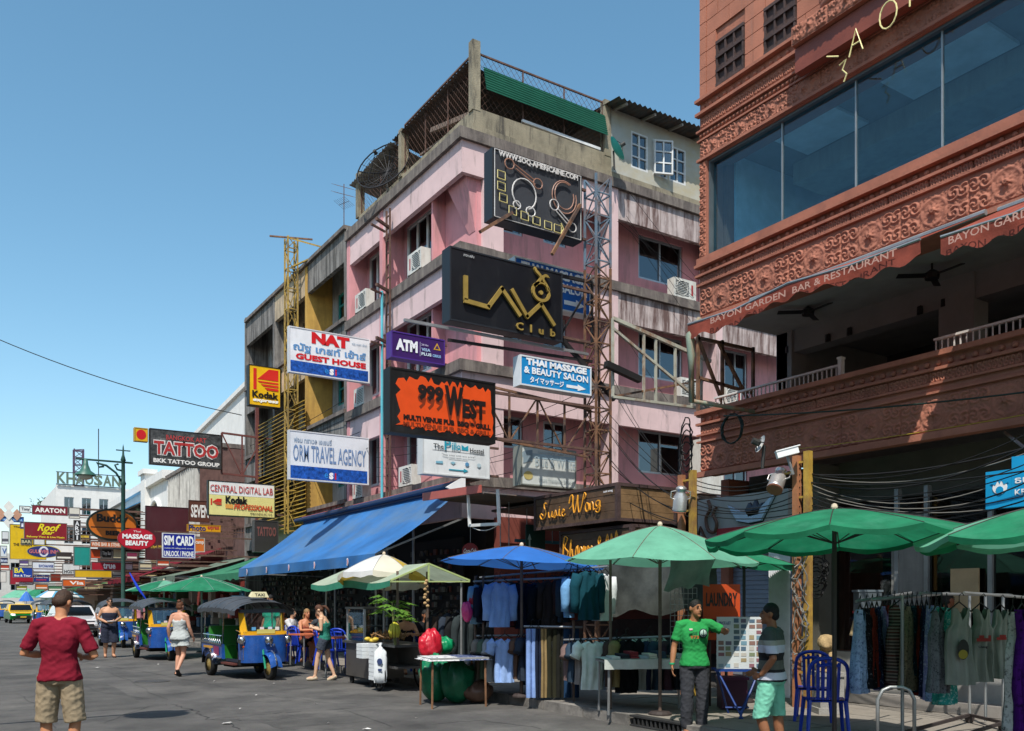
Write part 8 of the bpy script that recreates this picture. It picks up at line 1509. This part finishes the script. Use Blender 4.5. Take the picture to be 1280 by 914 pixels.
# man in red, back to the camera
red = pm('tee_red', (.19, .01, .024), var=.12, scale=4, rough=.9, bump=.8, bscale=7, spec=.15, obj=True)
person('man in a red tee shirt and khaki shorts seen from behind', P_(75, 8.3), away + .12, 1.77, '#b8805c', dict(chest=(0, .02, 1.25), neck=(0, -.01, 1.46), head=(.0, -.075, 1.62), face=(-.25, -.8, -.62), elL=(.315, .02, 1.15), wrL=(.14, -.25, 1.12), hdL=(.05, -.3, 1.14), elR=(-.31, .0, 1.12), wrR=(-.13, -.24, 1.1), hdR=(-.05, -.29, 1.12), hipL=(.1, 0, .91), kneL=(.13, -.02, .5), kneR=(-.13, -.02, .5)),
       dict(shirt=red, sleeve=.42, hem=.05, bottom=pm('shorts_khaki', (.30, .235, .15), var=.15, rough=.9, bump=.7, bscale=8, obj=True), blen=.5, binf=.018, bt=.026, shoe=pl('#3a3430', .7)), '#3a2617', 1.05, .93, .009, phone)
# man in a navy vest coming towards the camera
navy = pm('vest_navy', (.016, .02, .04), rough=.9, bump=.5, obj=True)
p = P_(137, 25.8); person('heavy set man in a navy vest and shorts walking with papers', p, face_cam(p, .15), 1.77, '#b98a6c', dict(elL=(.3, .05, 1.16), wrL=(.12, -.22, 1.07), hdL=(.03, -.27, 1.06), elR=(-.3, .05, 1.15), wrR=(-.1, -.22, 1.03), hdR=(-.02, -.26, 1.02), kneL=(.11, -.1, .5), ankL=(.1, .0, .09), kneR=(-.1, .02, .5), ankR=(-.1, .12, .09), toeL=(.12, -.17, .04), toeR=(-.12, -.04, .03)), dict(shirt=navy, hem=.02, bottom=navy, blen=.56, binf=.03, bt=.04, glasses=1, shoe=pl('#6a4a38', .8)), '#2a201a', 1.2, 1.18, .014, lambda t, J, ch_: ch_('papers', MB().cbox((J['hdL'] + J['hdR']) / 2 + V((0, -.03, .03)), .11, .06, .006), wht, 0))
# woman in a grey playsuit walking away
p = P_(225, 19.4); person('woman in a loose grey playsuit walking away along the kerb', p, away - .2, 1.66, '#c08d74', dict(kneL=(.09, -.08, .5), ankL=(.09, .0, .09), toeL=(.1, -.17, .03), kneR=(-.09, .0, .5), ankR=(-.09, .24, .17), toeR=(-.1, .16, .03), elL=(.25, .08, 1.14), wrL=(.28, .0, .9), hdL=(.28, -.04, .8), elR=(-.24, .0, 1.14), wrR=(-.27, -.1, .92), hdR=(-.27, -.15, .83)), dict(shirt=pm('playsuit_grey', (.42, .45, .44), rough=.9, bump=.7, bscale=8, obj=True), loose=1, hem=.11, bottom=_M['playsuit_grey'], blen=.27, binf=.03, bt=.05, bun=1, shoe=pl('#1a1614', .8)), '#5a341c', .92, .97, .013)
# woman in a green vest looking at her phone
p = P_(406, 18.3); person('woman in a teal vest and denim shorts looking at her phone', p, left_ - .1, 1.62, '#c9a184', dict(neck=(0, -.06, 1.44), chest=(0, .0, 1.24), head=(0, -.13, 1.59), face=(0, -.75, -.6), elL=(.2, -.02, 1.14), wrL=(.09, -.27, 1.2), hdL=(.03, -.33, 1.24), elR=(-.2, -.02, 1.14), wrR=(-.09, -.27, 1.2), hdR=(-.03, -.33, 1.24), shL=(.16, -.04, 1.4), shR=(-.16, -.04, 1.4), kneL=(.08, -.14, .52), ankL=(.08, -.2, .09), toeL=(.08, -.37, .05), kneR=(-.08, .05, .5), ankR=(-.08, .2, .11), toeR=(-.08, .06, .03)), dict(shirt=pm('vest_teal', (.012, .15, .11), rough=.85, bump=.5, obj=True), hem=.02, bottom=pm('denim_dark', (.035, .045, .065), rough=.9, bump=.4, obj=True), blen=.27, binf=.026, bt=.03, ponytail=1, shoe=pl('#b8a890', .7)), '#4a2a18', .9, .95, .013, phone)
# man in green with jeans
grn = pm('tee_green', (.012, .24, .055), var=.1, rough=.85, bump=.6, bscale=8, obj=True); jeans = pm('jeans_grey', (.035, .037, .045), var=.3, scale=5, rough=.9, bump=.7, bscale=9, obj=True)
def gprint(t, J, ch_):
    F = Fr((.0, -.155, 1.2), (1, 0, 0), (0, -1, 0)); F.n = V((.0, -1, .12)).normalized(); up_ = V((0, -.12, 1))
    q = lambda a, z, o_: V((a, -.150 - o_ + .25 * a * a, 1.2 + z)); m = MB(); m.extr(arc(.075, .12, .055, .06, 0, 360, 18), q, 0, .006); ch_('print_ring', m, pl('#142a2c', .8), 0); m = MB(); m.extr(arc(.075, .12, .043, .048, 0, 360, 18), q, .007, .009); ch_('print_disc', m, pl('#9ab4a8', .8), 0); m = MB(); m.extr([(.07, .075), (.08, .075), (.08, .16), (.07, .16)], q, .01, .012); m.extr([(.045, .1), (.075, .08), (.105, .1), (.1, .11), (.075, .093), (.05, .11)], q, .01, .012); ch_('print_anchor', m, pl('#142a2c', .8), 0)
    for s_, a0, z0, a1, z1, c_ in (('GE', -.06, .1, .0, .14, '#16402a'), ('973', -.09, .05, .02, .09, '#a8542a')):
        vs, fs_ = textgeo(s_, .03); ch_('print_lettering', MB().add([q(a0 + (a1 - a0) * x, z0 + (z1 - z0) * y, .004) for x, y in vs], fs_), pl(c_, .8), 0)
    m = MB(); m.extr([(-.105, .15), (-.06, .15), (-.06, .18), (-.105, .18)], q, .0, .005); ch_('print_badge', m, pl('#c8b8b0', .8), 0); ch_('wristband', MB().lathe([(.034, -.012), (.036, 0), (.034, .012)], J['wrR'] + V((0, .005, .03)), 12), pl('#2f9a6a', .5), 0)
p = P_(868, 10.8); person('man in a green printed tee shirt and dark jeans pointing', p, face_cam(p, .25), 1.68, '#9a6a4a', dict(elR=(-.26, .02, 1.14), wrR=(-.3, -.04, .9), hdR=(-.3, -.08, .81), shL=(.19, -.0, 1.43), elL=(.40, -.04, 1.33), wrL=(.33, -.26, 1.36), hdL=(.29, -.34, 1.36), face=(.45, -.9, -.02), head=(.01, -.02, 1.635)), dict(shirt=grn, sleeve=.36, hem=.03, bottom=jeans, bname='jeans', blen=.98, binf=.016, bt=.018, shoe=pl('#1c1a18', .7)), '#0e0b09', .95, .96, .009, gprint)
# man in striped polo
def bands(key, cols):                                       # woven hoops by height
    m = bpy.data.materials.new(key); m.use_nodes = True; n = m.node_tree.nodes; L = m.node_tree.links; tc = n.new('ShaderNodeTexCoord'); sx = n.new('ShaderNodeSeparateXYZ'); L.new(tc.outputs['Object'], sx.inputs[0]); mr = n.new('ShaderNodeMapRange'); mr.inputs['From Min'].default_value = .8; mr.inputs['From Max'].default_value = 1.5; L.new(sx.outputs[2], mr.inputs[0]); cr = n.new('ShaderNodeValToRGB'); cr.color_ramp.interpolation = 'CONSTANT'; L.new(mr.outputs[0], cr.inputs[0]); e = cr.color_ramp.elements
    for i, (p_, c_) in enumerate(cols):
        el = e[i] if i < 2 else e.new(p_); el.position = p_; el.color = hx(c_) + [1]
    b = n['Principled BSDF']; L.new(cr.outputs[0], b.inputs['Base Color']); b.inputs['Roughness'].default_value = .9; nb = n.new('ShaderNodeTexNoise'); nb.inputs['Scale'].default_value = 8; L.new(tc.outputs['Object'], nb.inputs[0]); bp = n.new('ShaderNodeBump'); bp.inputs['Strength'].default_value = .6; bp.inputs['Distance'].default_value = .02; L.new(nb.outputs[0], bp.inputs['Height']); L.new(bp.outputs[0], b.inputs['Normal']); return m
polo = bands('polo_hoops', [(0, '#1a1a1e'), (.16, '#b8bcc8'), (.27, '#1a1a1e'), (.32, '#55564f'), (.46, '#1a1a1e'), (.58, '#b4b8c6'), (.7, '#8a8a80'), (.78, '#3a4440')]); mint = pm('shorts_mint', (.17, .5, .36), var=.12, rough=.85, bump=.6, bscale=8, obj=True)
p = P_(964, 9.1); person('man in a hooped polo shirt and mint green shorts seen from behind', p, left_ + .45 - 1.0, 1.635, '#8a5c40', dict(face=(.25, -1, .0), elL=(.25, .09, 1.15), wrL=(.2, -.06, .96), hdL=(.15, -.14, .93), elR=(-.26, -.02, 1.14), wrR=(-.24, -.2, .98), hdR=(-.23, -.28, .95), kneL=(.13, -.08, .5), kneR=(-.12, .04, .5), ankR=(-.12, .08, .08), toeR=(-.13, -.07, .03)), dict(shirt=polo, sleeve=.45, hem=.04, bottom=mint, blen=.52, binf=.014, bt=.022, shoe=pl('#2a2420', .7)), '#0d0a08', 1.1, 1.04, .009, lambda t, J, ch_: ch_('collar', MB().tube([J['neck'] + V((.07, .03, -.0)), J['neck'] + V((0, .075, .01)), J['neck'] + V((-.07, .03, 0)), J['neck'] + V((-.05, -.06, -.03))], .016, 6), pl('#4a524e', .8), 0))
# barefoot walker behind the dress rack
p = P_(1184, 12.0, PZ); person('walker in dark clothes behind the dress rack, legs showing', p, away - 1.3, 1.65, '#7a4a34', dict(kneL=(.1, -.16, .53), ankL=(.1, -.2, .08), toeL=(.11, -.36, .03), kneR=(-.1, .08, .5), ankR=(-.1, .38, .3), toeR=(-.1, .33, .15)), dict(shirt=pl('#20232a', .9), sleeve=.42, bottom=pl('#1c1c1e', .9), blen=.55, binf=.03, bt=.03), '#0f0c0a', vox=.013)
# seated people under the awning
def sit(h=.44): return dict(pel=(0, .05, h + .12), chest=(0, .06, h + .44), neck=(0, .03, h + .66), head=(0, .0, h + .83), hipL=(.09, 0.0, h + .1), hipR=(-.09, 0.0, h + .1), kneL=(.11, -.42, h + .06), kneR=(-.11, -.42, h + .06), ankL=(.11, -.38, .09), ankR=(-.11, -.38, .09), toeL=(.12, -.54, .03), toeR=(-.12, -.54, .03), shL=(.17, .06, h + .61), shR=(-.17, .06, h + .61), elL=(.24, -.12, h + .4), elR=(-.24, -.12, h + .4), wrL=(.1, -.34, h + .42), wrR=(-.1, -.34, h + .42), hdL=(.02, -.4, h + .43), hdR=(-.02, -.4, h + .43))
for u, d, turn, sk, sh_, bt_, hr, lb, ex in ((384, 21.6, .5, '#b57a58', '#8a4a3a', '#2a2622', '#8a6a44', 'seated woman in a coral top with crossed bare legs at the orange table', dict(kneL=(.0, -.44, .6), ankL=(-.1, -.5, .22), toeL=(-.14, -.62, .18))), (366, 22.4, 1.0, '#b08468', '#b8b8b8', '#5a7090', '#2a1d14', 'seated man in a pale tee shirt and blue jeans at the orange table', {}), (353, 23.4, .3, '#a87048', '#1d2438', '#c8a030', '#1a1210', 'seated woman in a dark top with a hand to her face', dict(wrR=(-.06, -.16, 1.18), hdR=(-.03, -.14, 1.26), elR=(-.18, -.26, .92))), (398, 21.8, -2.4, '#b07c5c', '#3a3f44', '#5a1c34', '#20150f', 'seated person in maroon shorts with back to the street', {}), (508, 18.6, .2, '#c09070', '#26242a', '#1c1c20', '#9a7a4a', 'fair haired seated woman in the shade behind the cart', {}), (532, 18.9, .4, '#8a5a40', '#17181c', '#1c1c20', '#120d0a', 'dark haired seated person in black behind the cart', {})):
    p = P_(u, d, PZ); ps = sit(); ps.update(ex); jm = bt_ == '#5a7090'
    person(lb, p, face_cam(p, turn), 1.68, sk, ps, dict(shirt=cl(sh_), sleeve=.4 if 'tee' in lb or 'person' in lb else 0, bottom=cl(bt_), bname='jeans' if jm else 'shorts', blen=.97 if jm else .4, binf=.02, shoe=pl('#b8b4ac' if jm else '#7a4a34', .8)), hr, .95, .97, .015, hairlen=.2 if 'woman' in lb else 0)
for u, d, lb in ((508, 18.6, 'blue plastic chair in the shade behind the cart, fair haired woman on it'), (532, 18.9, 'blue plastic chair in the shade behind the cart, person in black on it'), (366, 22.4, 'blue plastic chair under the man in the pale tee shirt'), (353, 23.4, 'blue plastic chair under the woman in the dark top')):
    q = P_(u, d, PZ); clone(ch, (q.x, q.y, PZ), face_cam(q, .4), lb, 'blue plastic chairs')
p = P_(338, 21.6, PZ); person('standing vendor in a bright teal tee shirt behind the tuk tuk', p, face_cam(p, -.8), 1.68, '#8a5c40', {}, dict(shirt=cl('#1f9a7a'), sleeve=.42, bottom=cl('#20242c'), bname='trousers', blen=.97, shoe=pl('#222', .8)), '#0f0c0a', vox=.015)
p = P_(127, 40); person('pedestrian in a grey shirt by the far shops', p, face_cam(p, .4), 1.66, '#9a6a4c', dict(kneL=(.1, -.12, .5)), dict(shirt=cl('#8a9096'), sleeve=.42, bottom=cl('#3a3a40'), bname='trousers', blen=.95), '#17110d', vox=.018)
p = P_(173, 36, PZ); person('stall keeper in a pink shirt under the maroon awning', p, face_cam(p, -.3), 1.6, '#9a6a4c', {}, dict(shirt=cl('#b87a86'), sleeve=.42, bottom=cl('#2a2a30'), bname='trousers', blen=.95), '#17110d', vox=.018)

bpy.data.scenes.remove(TMP)
